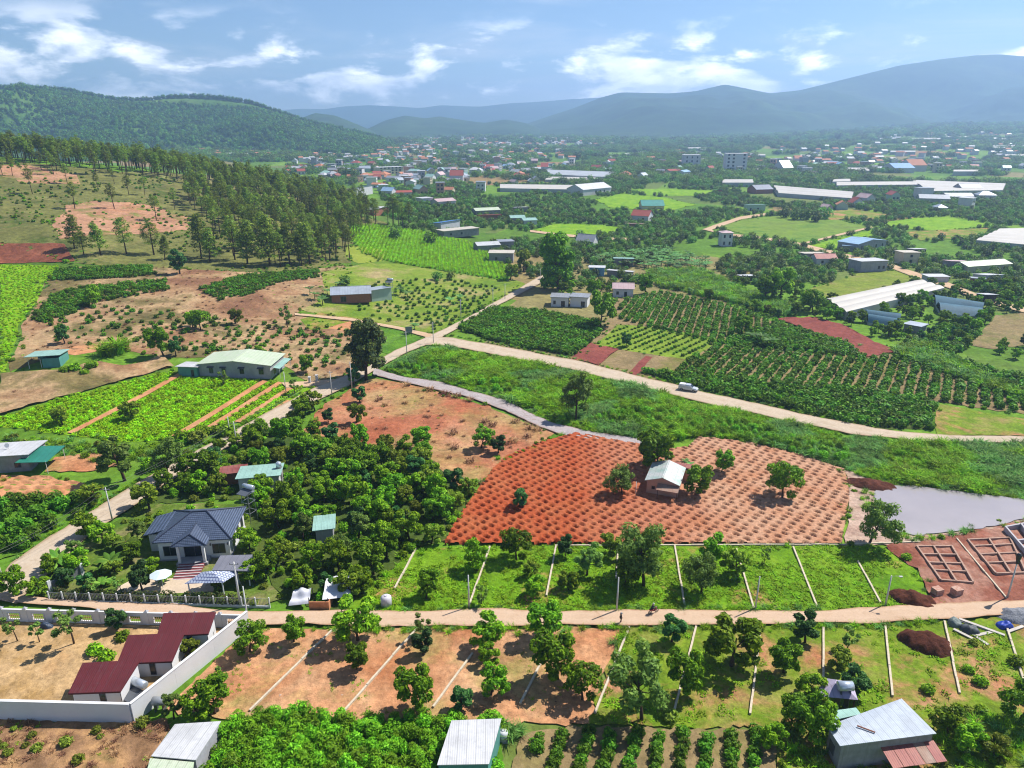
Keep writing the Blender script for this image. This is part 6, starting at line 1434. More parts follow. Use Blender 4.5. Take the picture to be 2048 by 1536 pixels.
# the pine wood: nearest trees one by one, the rest as one mass
def pine_wood():
    P1 = world_poly([(340,392),(400,372),(480,380),(560,398),(640,416),(720,436),(790,450),(700,480),(692,522),(600,536),(500,532),(455,515),(430,470),(400,430)], 30)
    Q1 = fill(P1, 8.0, .45, 5, .93)
    xs = np.linspace(-420, -95, 90); band = []
    r = np.random.default_rng(9)
    for u in np.linspace(-160, 720, 150):
        vv = np.interp(u, [-160, 0, 200, 400, 600, 720], [318, 322, 338, 364, 406, 434])
        for k in range(3):
            x, y, z = G(u + r.normal(0, 3), vv + 6)
            s = 1 + (r.uniform(0, 1) * 60 + k * 14 - 10) / y
            band.append((x * s + r.normal(0, 2), y * s))
    Q2 = np.array(band)
    Q = np.vstack([Q1, Q2]); Q = Q[np.argsort(Q[:, 1])]
    cand = []
    for x, y in Q:
        if min((x - a) ** 2 + (y - b) ** 2 for a, b in TREES[-80:]) < 9: continue
        cand.append((x, y))
    n_ind = 235
    PJ = [joined('pine_tree', p) for p in PROTO['pine']]
    for i, (x, y) in enumerate(cand[:n_ind]):
        k = int(r.integers(0, 5)); sc = r.uniform(.78, 1.1)
        if i < 110: plant('pine_tree', PROTO['pine'][k], x, y, sc, r.random() * 6.28, 'forest pine', 'tree', 'pines of the hillside')
        else: plant('pine_tree', PJ[k], x, y, sc, r.random() * 6.28, 'forest pine', 'tree', 'pines of the hillside', parts=False)
    rest = np.array(cand[n_ind:])
    gn_stuff('pine_forest', on_land(rest), PJ, r.uniform(.8, 1.12, len(rest)), 'far side of the pine wood along the ridge', 'forest')
pine_wood()

# ------------------------------------------------------------------ the grove and roadside trees
AV = AVOID
ROADS = [v for k, v in POLY.items() if ' ' in k]
def clear_of(Q, polys):
    for A in polys: Q = Q[~inside(A, Q)]
    return Q
def grove():
    r = np.random.default_rng(15)
    P = world_poly([(395,935),(560,858),(640,876),(790,905),(860,925),(905,980),(945,990),(885,1085),(830,1100),(690,1215),(600,1205),(540,1150),(525,1105),(500,1000),(440,1005),(300,1000)], 30)
    Q = clear_of(fill(P, 4.7, .40, 2, .97), AV + ROADS)
    for x, y in Q:
        k = int(r.integers(0, 6)); q = r.random()
        if q < .10: plant('airy_tree', PROTO['tall'][k % 3], x, y, r.uniform(.55, .8), r.random() * 6.28, 'grey-green airy tree', 'tree', 'airy trees')
        else: plant('fruit_tree', PROTO['fruit'][k], x, y, r.uniform(.72, 1.15), r.random() * 6.28, 'dense grove tree', 'tree', 'fruit trees')
        TREES.append((x, y))
    # low undergrowth between the trunks
    U = clear_of(fill(P, 2.6, .5, 3), AV + ROADS)
    gn_stuff('undergrowth', on_land(U), SHRUB + CASS[:2], r.uniform(.5, 1.0, len(U)), 'low leafy undergrowth beneath the grove trees', 'undergrowth')
    # verge shrubs along the main road
    for u, v in [(395,885),(410,870),(430,865),(455,872),(440,895),(470,880),(500,868),(520,850),(585,840),(600,815),(350,905),(300,940),(365,880)]:
        x, y, z = G(u, v); plant('shrub', SHRUB[int(r.integers(0, 3))], x, y, r.uniform(1.0, 1.9), r.random() * 6, 'leafy verge shrub', 'shrub', 'roadside shrubs', parts=False)
    C = world_poly([(-10,1004),(60,1003),(190,1000),(200,1015),(60,1098),(-10,1118)], 30)
    for x, y in clear_of(fill(C, 3.2, .3, 4), ROADS):
        plant('citrus_bush', BUSH[int(r.integers(0, 4))], x, y, r.uniform(1.2, 1.9), r.random() * 6, 'glossy citrus bush', 'bush', 'citrus bushes by the road', parts=False)
grove()

# ------------------------------------------------------------------ coffee
def coffee():
    r = np.random.default_rng(19)
    near = rows(world_poly([(1052,1570),(1078,1480),(1120,1466),(1530,1470),(1545,1570)], 40), G(1075, 1540), G(1100, 1470), 2.75, 1.55, .12, 1, .96)
    for x, y in near: plant('coffee_bush', BUSH[int(r.integers(0, 4))], x, y, r.uniform(.8, 1.05), r.random() * 6, 'coffee bush in the near rows', 'bush', 'coffee bushes of the near plot', parts=False)
    S_ = POLY['slope']
    young = clear_of(fill(world_poly([(100,640),(200,600),(330,600),(480,600),(600,630),(690,670),(730,700),(640,750),(420,712),(330,705),(180,690),(110,690)], 40), 3.6, .3, 6, .8), AV)
    for x, y in young[:240]: plant('coffee_bush', BUSH_FAR[int(r.integers(0, 4))], x, y, r.uniform(.45, 1.05), r.random() * 6, 'young coffee bush on the dry slope', 'bush', 'young coffee bushes', parts=False)
    pts, sc = [], []
    def mass(px, rowa, rowb, rs, sp, s0, s1, keep=1, jit=.1, seed=1):
        Q = clear_of(rows(world_poly(px, 40), G(*rowa), G(*rowb), rs, sp, jit, seed, keep), AV + ROADS); pts.append(Q); sc.append(r.uniform(s0, s1, len(Q)))
    mass([(100,560),(115,540),(300,532),(312,550),(240,558),(110,562)], (110,555), (300,545), 1.9, 1.7, .8, 1.1, seed=1)
    mass([(60,640),(110,588),(160,575),(330,560),(340,580),(200,605),(90,650)], (80,640), (300,575), 2.0, 1.8, .7, 1.1, .9, seed=2)
    mass([(395,580),(480,552),(640,540),(636,556),(560,566),(500,590),(440,602)], (400,590), (600,550), 2.0, 1.8, .7, 1.0, .95, seed=3)
    mass([(905,655),(965,616),(1090,625),(1190,645),(1200,668),(1145,712),(1010,690)], (905,650), (1145,705), 2.0, 1.7, .95, 1.35, seed=4)
    mass([(1290,745),(1450,760),(1700,782),(1870,802),(1860,858),(1740,856),(1600,826),(1450,790),(1330,763)], (1300,750), (1450,700), 2.4, 1.7, 1.0, 1.35, .96, seed=5)
    mass([(1240,602),(1320,585),(1450,610),(1560,645),(1690,690),(1440,690),(1240,640)], (1300,640), (1330,590), 2.9, 1.9, .85, 1.25, .97, .16, seed=6)
    mass([(1380,720),(1440,690),(1690,692),(1730,716),(1790,712),(2060,805),(2060,826),(1880,803),(1700,786),(1450,765),(1330,745)], (1500,765), (1560,700), 3.0, 1.9, .9, 1.3, .97, .16, seed=7)
    mass([(1200,690),(1240,652),(1320,656),(1430,682),(1375,716),(1270,702)], (1300,705), (1380,670), 3.2, 2.2, .4, .7, seed=8)
    mass([(1440,690),(1550,650),(1690,690),(1725,714),(1560,700)], (1450,690), (1700,700), 2.1, 1.8, 1.0, 1.4, seed=9)
    mass([(1850,570),(2060,560),(2060,615),(1960,585)], (1900,600), (2050,580), 2.6, 2.2, 1.0, 1.3, seed=10)
    mass([(660,600),(760,560),(900,560),(1010,575),(940,625),(870,662),(760,640)], (700,610), (980,585), 4.2, 3.0, .5, .95, .75, .3, seed=11)
    mass([(1810,690),(1930,640),(1960,670),(1900,720),(2060,760),(2060,800),(1860,720)], (1900,690), (2000,740), 2.6, 2.3, 1.0, 1.5, seed=12)
    pts2 = np.vstack(pts); sc2 = np.concatenate(sc)
    gn_stuff('coffee_plantation', on_land(pts2), BUSH_FAR, sc2, 'rows of dark coffee bushes covering the middle slopes', 'coffee')
coffee()

# ------------------------------------------------------------------ grass, crops, cassava
def crops():
    r = np.random.default_rng(23)
    Wd = POLY['wedge']
    Q = clear_of(fill(Wd, 1.25, .5, 1), AV + ROADS + [POLY['pits'], POLY['pond']])
    n = vnoise(Q[:, 0] / 14, Q[:, 1] / 14, 6, 3); pick = np.where(n > .12, r.choice([1, 3], len(Q)), r.choice([0, 2, 4], len(Q)))
    edge = .45 + .75 * sstep(-.5, .4, vnoise(Q[:, 0] / 9, Q[:, 1] / 9, 17, 3))
    gn_stuff('tall_grass', on_land(Q), TALLG, edge * r.uniform(.6, 1.15, len(Q)), 'tall green grass filling the wedge between road and tilled field', 'grass', pick=pick)
    C1 = fill(world_poly([(1250,820),(1400,830),(1560,870),(1700,905),(1690,938),(1560,900),(1400,868),(1290,870),(1180,845)], 40), 1.9, .4, 2)
    C2 = fill(world_poly([(785,735),(830,722),(960,760),(1100,800),(1080,820),(960,785),(830,752)], 40), 2.4, .5, 3, .5)
    CC = clear_of(np.vstack([C1, C2]), AV + ROADS + [POLY['pits']])
    gn_stuff('cassava_patch', on_land(CC), CASS, r.uniform(.7, 1.3, len(CC)), 'lush cassava thicket along the upper edge of the tilled field', 'cassava')
    for key, m, sp, s0, s1, lb, nm in [('lawn', LAWNT, .95, .7, 1.5, 'short bright grass on the plots above the lane', 'grass'), ('lawn2', LAWNT, 1.15, .6, 1.4, 'short patchy grass on the plots below the lane', 'grass')]:
        Q = clear_of(fill(POLY[key], sp, .5, 4), AV); v = vnoise(Q[:, 0] / 7, Q[:, 1] / 7, 12, 4); Q = Q[v > (-.28 if key == 'lawn' else -.02)]
        gn_stuff(nm, on_land(Q, .1), m, r.uniform(s0, s1, len(Q)), lb, 'grass')
    Q = fill(POLY['plots'], 1.2, .5, 5, .6); v = vnoise(Q[:, 0] / 8, Q[:, 1] / 8, 13, 4); Q = Q[v > .08]
    gn_stuff('weeds', on_land(Q, .1), LAWNT, r.uniform(.3, .8, len(Q)), 'thin weeds on the dry plots below the lane', 'weeds')
    # vegetable field in long rows with bare strips
    P = POLY['gfield']; a, b = G(150, 868), G(360, 755)
    Q = clear_of(rows(P, a, b, 1.25, .95, .2, 6), AV + ROADS); d1 = (np.array(b[:2]) - np.array(a[:2])); d1 /= np.hypot(*d1); t = (Q - np.array(a[:2])) @ np.array([d1[1], -d1[0]])
    strip = (np.abs(t + 1.0) < .9); right = (t > 22); gap = right & (np.mod(t, 4.6) < 1.9) & (t < 40)
    Q = Q[~(strip | gap)]
    gn_stuff('vegetable_crop', on_land(Q, .1), CROP, r.uniform(.8, 1.45, len(Q)), 'bright leafy vegetable rows beside the long grey house', 'crop')
    # the bare strips themselves
    for k, (t0, t1) in enumerate([(-1.9, -.1), (23, 24.9), (27.6, 29.5), (32.2, 34.1), (36.8, 38.7)]):
        e = np.array([d1[1], -d1[0]]); s = (P - np.array(a[:2])) @ d1; L_ = []
        ss = np.arange(s.min(), s.max(), .8)
        pa = np.array(a[:2]) + ss[:, None] * d1 + t0 * e; pb = np.array(a[:2]) + ss[:, None] * d1 + t1 * e
        ok = inside(P, pa) & inside(P, pb)
        pa, pb = pa[ok], pb[ok]
        if len(pa) < 4: continue
        V = np.vstack([np.column_stack([pa, h(pa[:, 0], pa[:, 1]) + .34]), np.column_stack([pb, h(pb[:, 0], pb[:, 1]) + .34])]); n = len(pa); I_ = np.arange(n - 1)
        o = link('soil_strip', np_mesh('soil_strip', V, np.stack([I_, I_ + n, I_ + n + 1, I_ + 1], -1), m_tilled, True)); tag(o, ['single', 'first', 'second', 'third', 'fourth'][k] + ' bare orange soil strip between the vegetable rows', 'soil', kind='structure')
    Q = clear_of(rows(POLY['corn'], G(760, 520), G(780, 470), 2.0, 1.2, .2, 7), AV)
    gn_stuff('maize_crop', on_land(Q), MAIZE, r.uniform(.55, .95, len(Q)), 'bright maize rows on the field below the pines', 'maize')
    Q = np.vstack([fill(POLY['terrace1'], 1.5, .5, 8), fill(POLY['terrace2'], 1.5, .5, 9)])
    gn_stuff('terrace_crop', on_land(Q, .1), CROP, r.uniform(.6, 1.1, len(Q)), 'low bright crop on the narrow terraces', 'crop')
    Q = fill(POLY['cassfloor'], 1.25, .45, 10); Q = clear_of(Q, AV)
    gn_stuff('cassava_patch', on_land(Q), CASS, r.uniform(.75, 1.2, len(Q)), 'dense leafy cassava between the two near sheds', 'cassava')
    # valley reeds and rough edges
    Q = clear_of(fill(POLY['valley1'], 2.4, .5, 11), AV)
    Q2 = clear_of(fill(world_poly([(1790,712),(1810,680),(1900,720),(2060,800),(2060,812)], 30), 2.2, .5, 12), AV)
    Q = np.vstack([Q, Q2])
    gn_stuff('reed_bed', on_land(Q), TALLG, r.uniform(1.0, 1.8, len(Q)), 'soft pale green reeds along the shallow valley', 'reeds')
    Q = fill(POLY['pondbank'], 1.2, .5, 13); ed = np.array([min(np.hypot(POLY['pond'][:, 0] - x, POLY['pond'][:, 1] - y)) for x, y in Q])
    Q = Q[(ed < 2.2) & ~inside(POLY['pond'], Q)]
    gn_stuff('pond_grass', on_land(Q), TALLG, r.uniform(.25, .6, len(Q)), 'fringe of grass around the pond margin', 'grass')
    # scrub
    Q = fill(POLY['scrub'], .75, .5, 14, .75); v = vnoise(Q[:, 0] / 4, Q[:, 1] / 4, 41, 3); Q = Q[v > -.15]
    gn_stuff('dry_scrub', on_land(Q, .1), BRUSH * 3 + LAWNT + SHRUB[2:3], r.uniform(.3, .8, len(Q)), 'dry brown scrub outside the white wall', 'scrub')
    Q = fill(world_poly([(1560,1470),(1650,1500),(1880,1480),(1900,1430),(2060,1410),(2060,1570),(1560,1570)], 40), 1.5, .5, 15); Q = clear_of(Q, AV)
    gn_stuff('rough_grass', on_land(Q), TALLG + SHRUB, r.uniform(.35, .8, len(Q)), 'rough grass and weeds around the grey silver-roofed house', 'grass')
    Q = fill(POLY['hillside'], 3.4, .5, 16, .6); v = vnoise(Q[:, 0] / 22, Q[:, 1] / 22, 19, 3); Q = Q[v > .04]
    gn_stuff('hill_scrub', on_land(Q), SHRUB + [BUSH_FAR[0]], r.uniform(.3, .9, len(Q)), 'low olive scrub on the grassy hillside', 'scrub')
    Q = clear_of(np.vstack([fill(POLY['bare'], 3.0, .5, 17, .35), fill(POLY['slope'], 2.8, .5, 18, .4), fill(POLY['lowbank'], 2.2, .5, 20, .5)]), AV + ROADS)
    gn_stuff('dry_weeds', on_land(Q, .1), BRUSH + LAWNT[:1], r.uniform(.4, 1.0, len(Q)), 'thin dry weeds on the cleared lot and dry slope', 'weeds')
    # verges
    VQ = []
    for px in ([(860,676),(905,672),(1000,690),(1150,719),(1300,757),(1450,790),(1600,827),(1750,857)], [(640,1260),(1000,1259),(1240,1257),(1700,1254),(1900,1244)], [(700,1224),(1000,1224),(1240,1222),(1640,1220)], [(40,1120),(100,1072),(225,995),(350,920),(440,874),(600,787)], [(560,852),(470,895),(395,935)], [(760,733),(850,674),(930,634),(1040,572)]):
        for (u0, v0), (u1, v1) in zip(px[:-1], px[1:]):
            for f in np.linspace(0, 1, max(4, int(abs(u1 - u0) / 5))):
                x, y, z = G(u0 + (u1 - u0) * f, v0 + (v1 - v0) * f); VQ.append((x + r.normal(0, .5), y + r.normal(0, .5)))
    VQ = clear_of(np.array(VQ), ROADS)
    gn_stuff('verge_grass', on_land(VQ), TALLG, r.uniform(.2, .5, len(VQ)), 'ragged grass verge along the roads and the lane', 'grass')
    Q = clear_of(fill(POLY['villa'], 1.7, .5, 21, .75), AV + ROADS + [POLY['patio']])
    gn_stuff('garden_shrubbery', on_land(Q), SHRUB + LAWNT, r.uniform(.35, .8, len(Q)), 'mixed low shrubbery of the villa garden', 'shrubs')
    P = world_poly([(0,872),(120,880),(260,896),(380,884),(440,880),(330,935),(200,930),(110,905),(0,880)], 30)
    Q = clear_of(fill(P, 1.5, .5, 24, .8), AV + ROADS)
    gn_stuff('rough_verge', on_land(Q), SHRUB + TALLG, r.uniform(.35, .9, len(Q)), 'rough shrubby strip below the vegetable field', 'undergrowth')
    Q = np.vstack([fill(POLY['site'], 1.1, .5, 31, .5), fill(POLY['bare'], 2.2, .5, 32, .4), fill(POLY['plots'], 2.0, .5, 33, .4), fill(POLY['scrub'], 1.4, .5, 34, .4), fill(POLY['scar'], 2.6, .5, 35, .6), fill(POLY['slope'], 4.0, .5, 36, .3)])
    gn_stuff('rubble', on_land(Q, .12), ROCK, r.uniform(.12, .55, len(Q)) ** 1.3, 'loose stones and clods strewn over the bare soil', 'stones')
    # ragged growth where one parcel meets the next
    EQ = []
    for key in ('slope','gfield','mixed','corn','wedge','bare','coffee1','coffee2','coffee3','yellowplot','redstrip','valley1','veg2','lawn','plots','lawn2','site','yard','terrace2','hillside','pits','scar','f1','f2','f3','f4','f5','tilled4','citrus'):
        P_ = POLY[key]; nx_ = np.roll(P_, -1, 0)
        for a, b in zip(P_, nx_):
            L_ = np.hypot(*(b - a)); k = int(L_ / 1.6)
            if k < 1 or L_ > 200: continue
            f = r.random(k)[:, None]; EQ.append(a + (b - a) * f + r.normal(0, .9, (k, 2)))
    EQ = np.vstack(EQ); EQ = EQ[EQ[:, 1] < 800]; v = vnoise(EQ[:, 0] / 11, EQ[:, 1] / 11, 31, 3); EQ = clear_of(EQ[v > -.1], AV + ROADS)
    gn_stuff('border_weeds', on_land(EQ), SHRUB + TALLG + BRUSH[:1], r.uniform(.2, .62, len(EQ)), 'ragged weeds and shrubs along the field borders', 'weeds')
    # bamboo-like bright clump and single plants
    for u, v, s in [(222,712,1.7),(238,708,1.7),(208,712,1.4),(250,700,1.3)]:
        x, y, z = G(u, v); plant('elephant_grass', REED[0], x, y, s, r.random() * 6, 'bright elephant grass clump', 'grass clump', 'elephant grass above the bank', parts=False)
    for u, v, s in [(150,742,1.5),(185,738,1.6),(130,745,1.2),(170,750,1.1),(358,808,.8),(190,1308,1.0),(246,1280,.9),(215,1320,1.0),(1020,1478,1.5),(1005,1462,1.3),(1040,1470,1.2),(1855,1385,.8),(1935,1345,.7),(1960,1370,.8),(1945,1290,.6),(2030,1330,.9),(1812,1120,.8),(1340,1440,.9)]:
        x, y, z = G(u, v); plant('shrub', SHRUB[int(r.integers(0, 3))] if v < 1460 or v > 1490 else REED[1], x, y, s if v < 1460 else s * .38, r.random() * 6, 'leafy shrub', 'shrub', 'single shrubs', parts=False)
    for u, v, s in [(118,1135,1.5),(224,1140,1.5),(254,1100,1.4),(200,1150,1.0),(205,1180,1.1),(330,1165,.8)]:
        x, y, z = G(u, v); plant('palm', PALM[int(r.integers(0, 2))], x, y, s, r.random() * 6, 'garden palm with arching fronds', 'palm', 'garden palms of the villa')
    for u, v, s in [(645,610,1.3),(630,600,1.2),(620,590,1.2),(655,590,1.1),(800,590,1.2),(815,595,1.1),(680,575,1.2),(1380,937,.55),(1371,928,.5),(830,660,1.0),(820,668,1.0),(1520,690,1.5),(1500,685,1.4),(1540,698,1.4),(900,612,1.2),(920,605,1.2)]:
        x, y, z = G(u, v); plant('banana_plant', BANANA[int(r.integers(0, 2))], x, y, s, r.random() * 6, 'banana plant with broad leaves', 'banana plant', 'banana plants')
crops()

# ------------------------------------------------------------------ orchards and woods of the middle and far distance
def orchards():
    r = np.random.default_rng(29)
    blocks = list(POLY.values()) + AV
    P = world_poly([(1060,560),(1180,640),(1240,600),(1290,590),(1560,640),(1800,700),(2060,800),(2060,350),(760,350),(760,450),(1030,540)], 60)
    Q = clear_of(fill(P, 5.2, .42, 1, .88), blocks); Q = Q[vnoise(Q[:, 0] / 45, Q[:, 1] / 70, 51, 3) > -.17]; Q = Q[np.argsort(Q[:, 1])]
    FJ = [joined('orchard_tree', p) for p in PROTO['fruit']]
    n = 190
    for x, y in Q[:n]: plant('orchard_tree', FJ[int(r.integers(0, 6))], x, y, r.uniform(.5, 1.0), r.random() * 6, 'dark orchard tree', 'tree', 'orchard trees of the middle distance', parts=False)
    Q = Q[n:]; Q = Q[Q[:, 1] < 900]
    gn_stuff('orchard', on_land(Q), FARTREE, r.uniform(.4, .95, len(Q)), 'dark green orchards of the middle distance', 'orchard')
    B = clear_of(fill(world_poly([(1180,520),(1330,500),(1430,530),(1400,545),(1290,540),(1200,532)], 40), 4.0, .4, 3), blocks)
    gn_stuff('banana_grove', on_land(B), BANANA_FAR, r.uniform(1.0, 1.5, len(B)), 'grey-green banana grove in the middle distance', 'banana grove')
    out, sc = [], []
    for y0, y1, sp, s in [(880, 1500, 11, 1.0), (1500, 2400, 17, 1.45), (2400, 4300, 30, 2.3)]:
        xs, ys = np.meshgrid(np.arange(-.78 * y1, .78 * y1, sp), np.arange(y0, y1, sp)); q = np.stack([xs.ravel(), ys.ravel()], -1) + r.uniform(-.45, .45, (xs.size, 2)) * sp
        q = q[np.abs(q[:, 0]) < .74 * q[:, 1] + 30]
        q = q[~((q[:, 0] < -.30 * q[:, 1]) & (q[:, 1] < 1400))]
        v = vnoise(q[:, 0] / 120, q[:, 1] / 160, 3, 3); q = q[v > -.06]
        near = [A for A in AV if A[:, 1].mean() > y0 - 60 and A[:, 1].mean() < y1 + 60]
        tz = np.exp(-((q[:, 0] / q[:, 1] + .1) / .16) ** 2) * (q[:, 1] > 950); q = q[r.random(len(q)) > .62 * tz]
        if s < 2: q = clear_of(q, near)
        out.append(q); sc.append(s * r.uniform(.7, 1.2, len(q)))
    q = np.vstack(out); gn_stuff('far_woods', on_land(q), CLUMP, np.concatenate(sc), 'hazy tree clumps between the houses of the far plain', 'woods')
    # forest on the near hill
    V = VA; nr, nc = V.shape[:2]; pts = []
    for i in range(0, 44):
        for j in range(nc - 1):
            for _ in range(2):
                f, g = r.random(2); p = V[i, j] * (1 - f) * (1 - g) + V[i + 1, j] * f * (1 - g) + V[i, j + 1] * (1 - f) * g + V[i + 1, j + 1] * f * g
                if p[2] > 3: pts.append(p)
    for j in range(nc - 1):
        for _ in range(3):
            g = r.random(); pts.append(V[46, j] * (1 - g) + V[46, j + 1] * g)
    pts = np.array(pts); pts[:, 2] -= 1.5
    gn_stuff('hill_forest', pts, HILLTREE, r.uniform(.7, 1.25, len(pts)), 'forest covering the hill behind the pine ridge', 'forest')
    # single dark trees in the distance
    for u, v, s in [(700,360,3.4),(686,358,3.0),(712,362,2.8),(1180,362,1.6),(1610,440,1.9),(1650,438,2.0),(1570,436,1.6),(1630,444,1.7),(1590,440,1.7),(1410,440,1.2),(1160,480,1.3),(790,478,1.4),(860,488,1.5),(1720,420,1.5),(875,560,.9),(900,560,.8),(690,570,.9)]:
        x, y, z = G(u, v); plant('distant_tree', FARTREE[int(r.integers(0, 5))], x, y, s, r.random() * 6, 'dark rounded tree', 'tree', 'single trees of the distance', parts=False)
orchards()

# ------------------------------------------------------------------ plot kerbs, poles, wires
KERB = plain('kerb_concrete', (.62,.53,.40), .9, .1, dirt=.25, scale=1.5)
def kerb(P0, P1, label, hgt=.46, wd=.27):
    a, w, rz = frame_of(P0, P1); root = empty('plot_kerb', a, rz); tag(root, label, 'kerb', 'plot boundary kerbs')
    n = max(2, int(w / 3.0)); r = random.Random(int(w * 100)); me = MB().box(.01, -wd/2, -.2, w / n - .01, wd/2, hgt).mesh('kerb_block', KERB)
    for k in range(n):
        o = link('kerb_block', me, root); o.location = (k * w / n, r.uniform(-.03, .03), r.uniform(-.05, .04))
    LANDMARKS.append(('the ' + label.split(' running')[0], a[0] + math.cos(rz) * w / 2, a[1] + math.sin(rz) * w / 2))
num = ['first', 'second', 'third', 'fourth', 'fifth', 'sixth', 'seventh', 'eighth', 'ninth', 'tenth', 'eleventh', 'twelfth']
up = [((790,1180),(832,1100)), ((938,1215),(980,1096)), ((1093,1195),(1112,1094)), ((1232,1160),(1236,1094)), ((1370,1221),(1349,1092)), ((1507,1220),(1472,1100)), ((1634,1218),(1586,1097)), ((1760,1208),(1715,1125))]
for k, (a_, b_) in enumerate(up): kerb(a_, b_, f'{num[k]} upper plot kerb counted from the villa, running up from the lane')
lo = [((500,1425),(664,1264)), ((676,1440),(832,1262)), ((866,1418),(945,1310)), ((1040,1412),(1086,1322)), ((1190,1430),(1258,1258)), ((1345,1438),(1392,1256)), ((1500,1432),(1521,1255)), ((1646,1360),(1646,1258)), ((1784,1396),(1770,1255)), ((1918,1390),(1888,1246)), ((2052,1382),(2012,1256))]
for k, (a_, b_) in enumerate(lo): kerb(a_, b_, f'{num[k]} lower plot kerb counted from the white wall, running down from the lane')
kerb((1110,1094),(1690,1092), 'long kerb along the top of the green plots', .42, .25); kerb((1690,1092),(1840,1086), 'short kerb below the pond bank', .42, .25)

POLEM = plain('pole_concrete', (.62,.61,.60), .85, .15, dirt=.12); DARKM = plain('black_fitting', (.03,.03,.035), .5, .3)
TOPS = {}
def pole(key, u, v, hgt, label, arm=None, r0=.15, lamp=False, box=False):
    x, y, z = G(u, v); root = empty('utility_pole', (x, y, z)); tag(root, label, 'pole', 'utility poles')
    MB().tube([(0,0,-.4), (0,0,hgt)], [r0, r0 * .62], 8).build('shaft', POLEM, root, True)
    if arm: MB().box(-.7, -.05, hgt - .45, .7, .05, hgt - .35).build('crossarm', plain('galvanised_steel', (.42,.44,.46)), root)
    if arm:
        for s in (-.6, 0, .6): MB().tube([(s, 0, hgt - .35), (s, 0, hgt - .15)], .05, 6).build('insulator', DARKM, root)
    if lamp:
        MB().tube([(0,0,hgt - .3), (.5,-.2,hgt + .1), (1.0,-.4,hgt + .15)], .035, 5).build('lamp_arm', POLEM, root); MB().box(.9,-.6,hgt + .08,1.4,-.3,hgt + .2).build('lamp_head', plain('lamp_grey', (.5,.5,.52)), root)
    if box: MB().tube([(0,0,hgt - .2), (0,0,hgt + .6), (0,0,hgt + 1.4), (0,0,hgt + 1.7)], [.12,.3,.42,.2], 8).build('covered_transformer', DARKM, root)
    TOPS[key] = (x, y, z + hgt - .15)
pole('a', 938, 1219, 6.2, 'white concrete pole by the second upper plot kerb'); pole('b', 1233, 1226, 6.4, 'white concrete pole beside the motorbike on the lane'); pole('c', 1510, 1222, 6.2, 'white concrete pole by the sixth upper plot kerb')
pole('d', 1770, 1213, 5.6, 'white lamp pole just before the soil heap', lamp=True); pole('e', 2014, 1198, 6.6, 'pole topped with a black cover beside the building site', box=True)
pole('f', 225, 1042, 7.0, 'concrete power pole beside the main road near the villa', True); pole('g', 5, 1158, 5.0, 'short concrete pole at the road corner', True); pole('h', 481, 1213, 8.0, 'stout white pole beside the villa pavilion', True, .2)
pole('i', 498, 1255, 7.2, 'slim white pole at the white wall corner'); pole('j', 474, 893, 6.2, 'tall thin pole beside the main road below the vegetable field', True); pole('k', 460, 868, 4.5, 'thin pole at the lower edge of the vegetable field')
pole('l', 664, 792, 7.2, 'white pole at the driveway of the long grey house', True); pole('m', 704, 778, 8.0, 'white pole under the dark conifer'); pole('n', 814, 712, 8.2, 'pole on the grass verge before the junction', True)
pole('o', 867, 688, 7.6, 'pole standing in the road junction', True); pole('p', 922, 638, 7.5, 'first pole beyond the junction', True); pole('q', 986, 612, 7.5, 'second pole beyond the junction', True); pole('r', 1010, 600, 7.0, 'third pole beyond the junction'); pole('s', 1080, 570, 7.5, 'last pole before the dense dark tree', True)
pole('t', 572, 785, 6.0, 'dark thin pole in front of the long grey house'); pole('u', 1271, 992, 3.2, 'short post beside the pink farmhouse', r0=.1)
WIREM = plain('wire', (.05,.05,.055), .5)
def wire(a, b, off, label, sag=.8):
    A, B = TOPS[a], TOPS[b]; pts = []
    for k in range(13):
        f = k / 12; pts.append((A[0] + (B[0] - A[0]) * f + off, A[1] + (B[1] - A[1]) * f, A[2] + (B[2] - A[2]) * f - sag * 4 * f * (1 - f)))
    o = MB().tube(pts, .022, 4, False).build('power_cable', WIREM); tag(o, label, 'cable', 'overhead cables')
for (a, b, w_) in [('g','f','from the road corner pole to the villa pole'), ('f','j','from the villa pole up the main road'), ('j','l','past the vegetable field'), ('l','n','past the dark conifer'), ('n','o','into the junction'), ('o','p','out of the junction'), ('p','q','beyond the junction'), ('q','s','towards the dense dark tree')]:
    for off, nm in ((-.55, 'outer'), (.55, 'inner')): wire(a, b, off, f'{nm} overhead cable running {w_}')
wire('h', 'i', 0, 'cable between the pavilion pole and the wall corner pole')

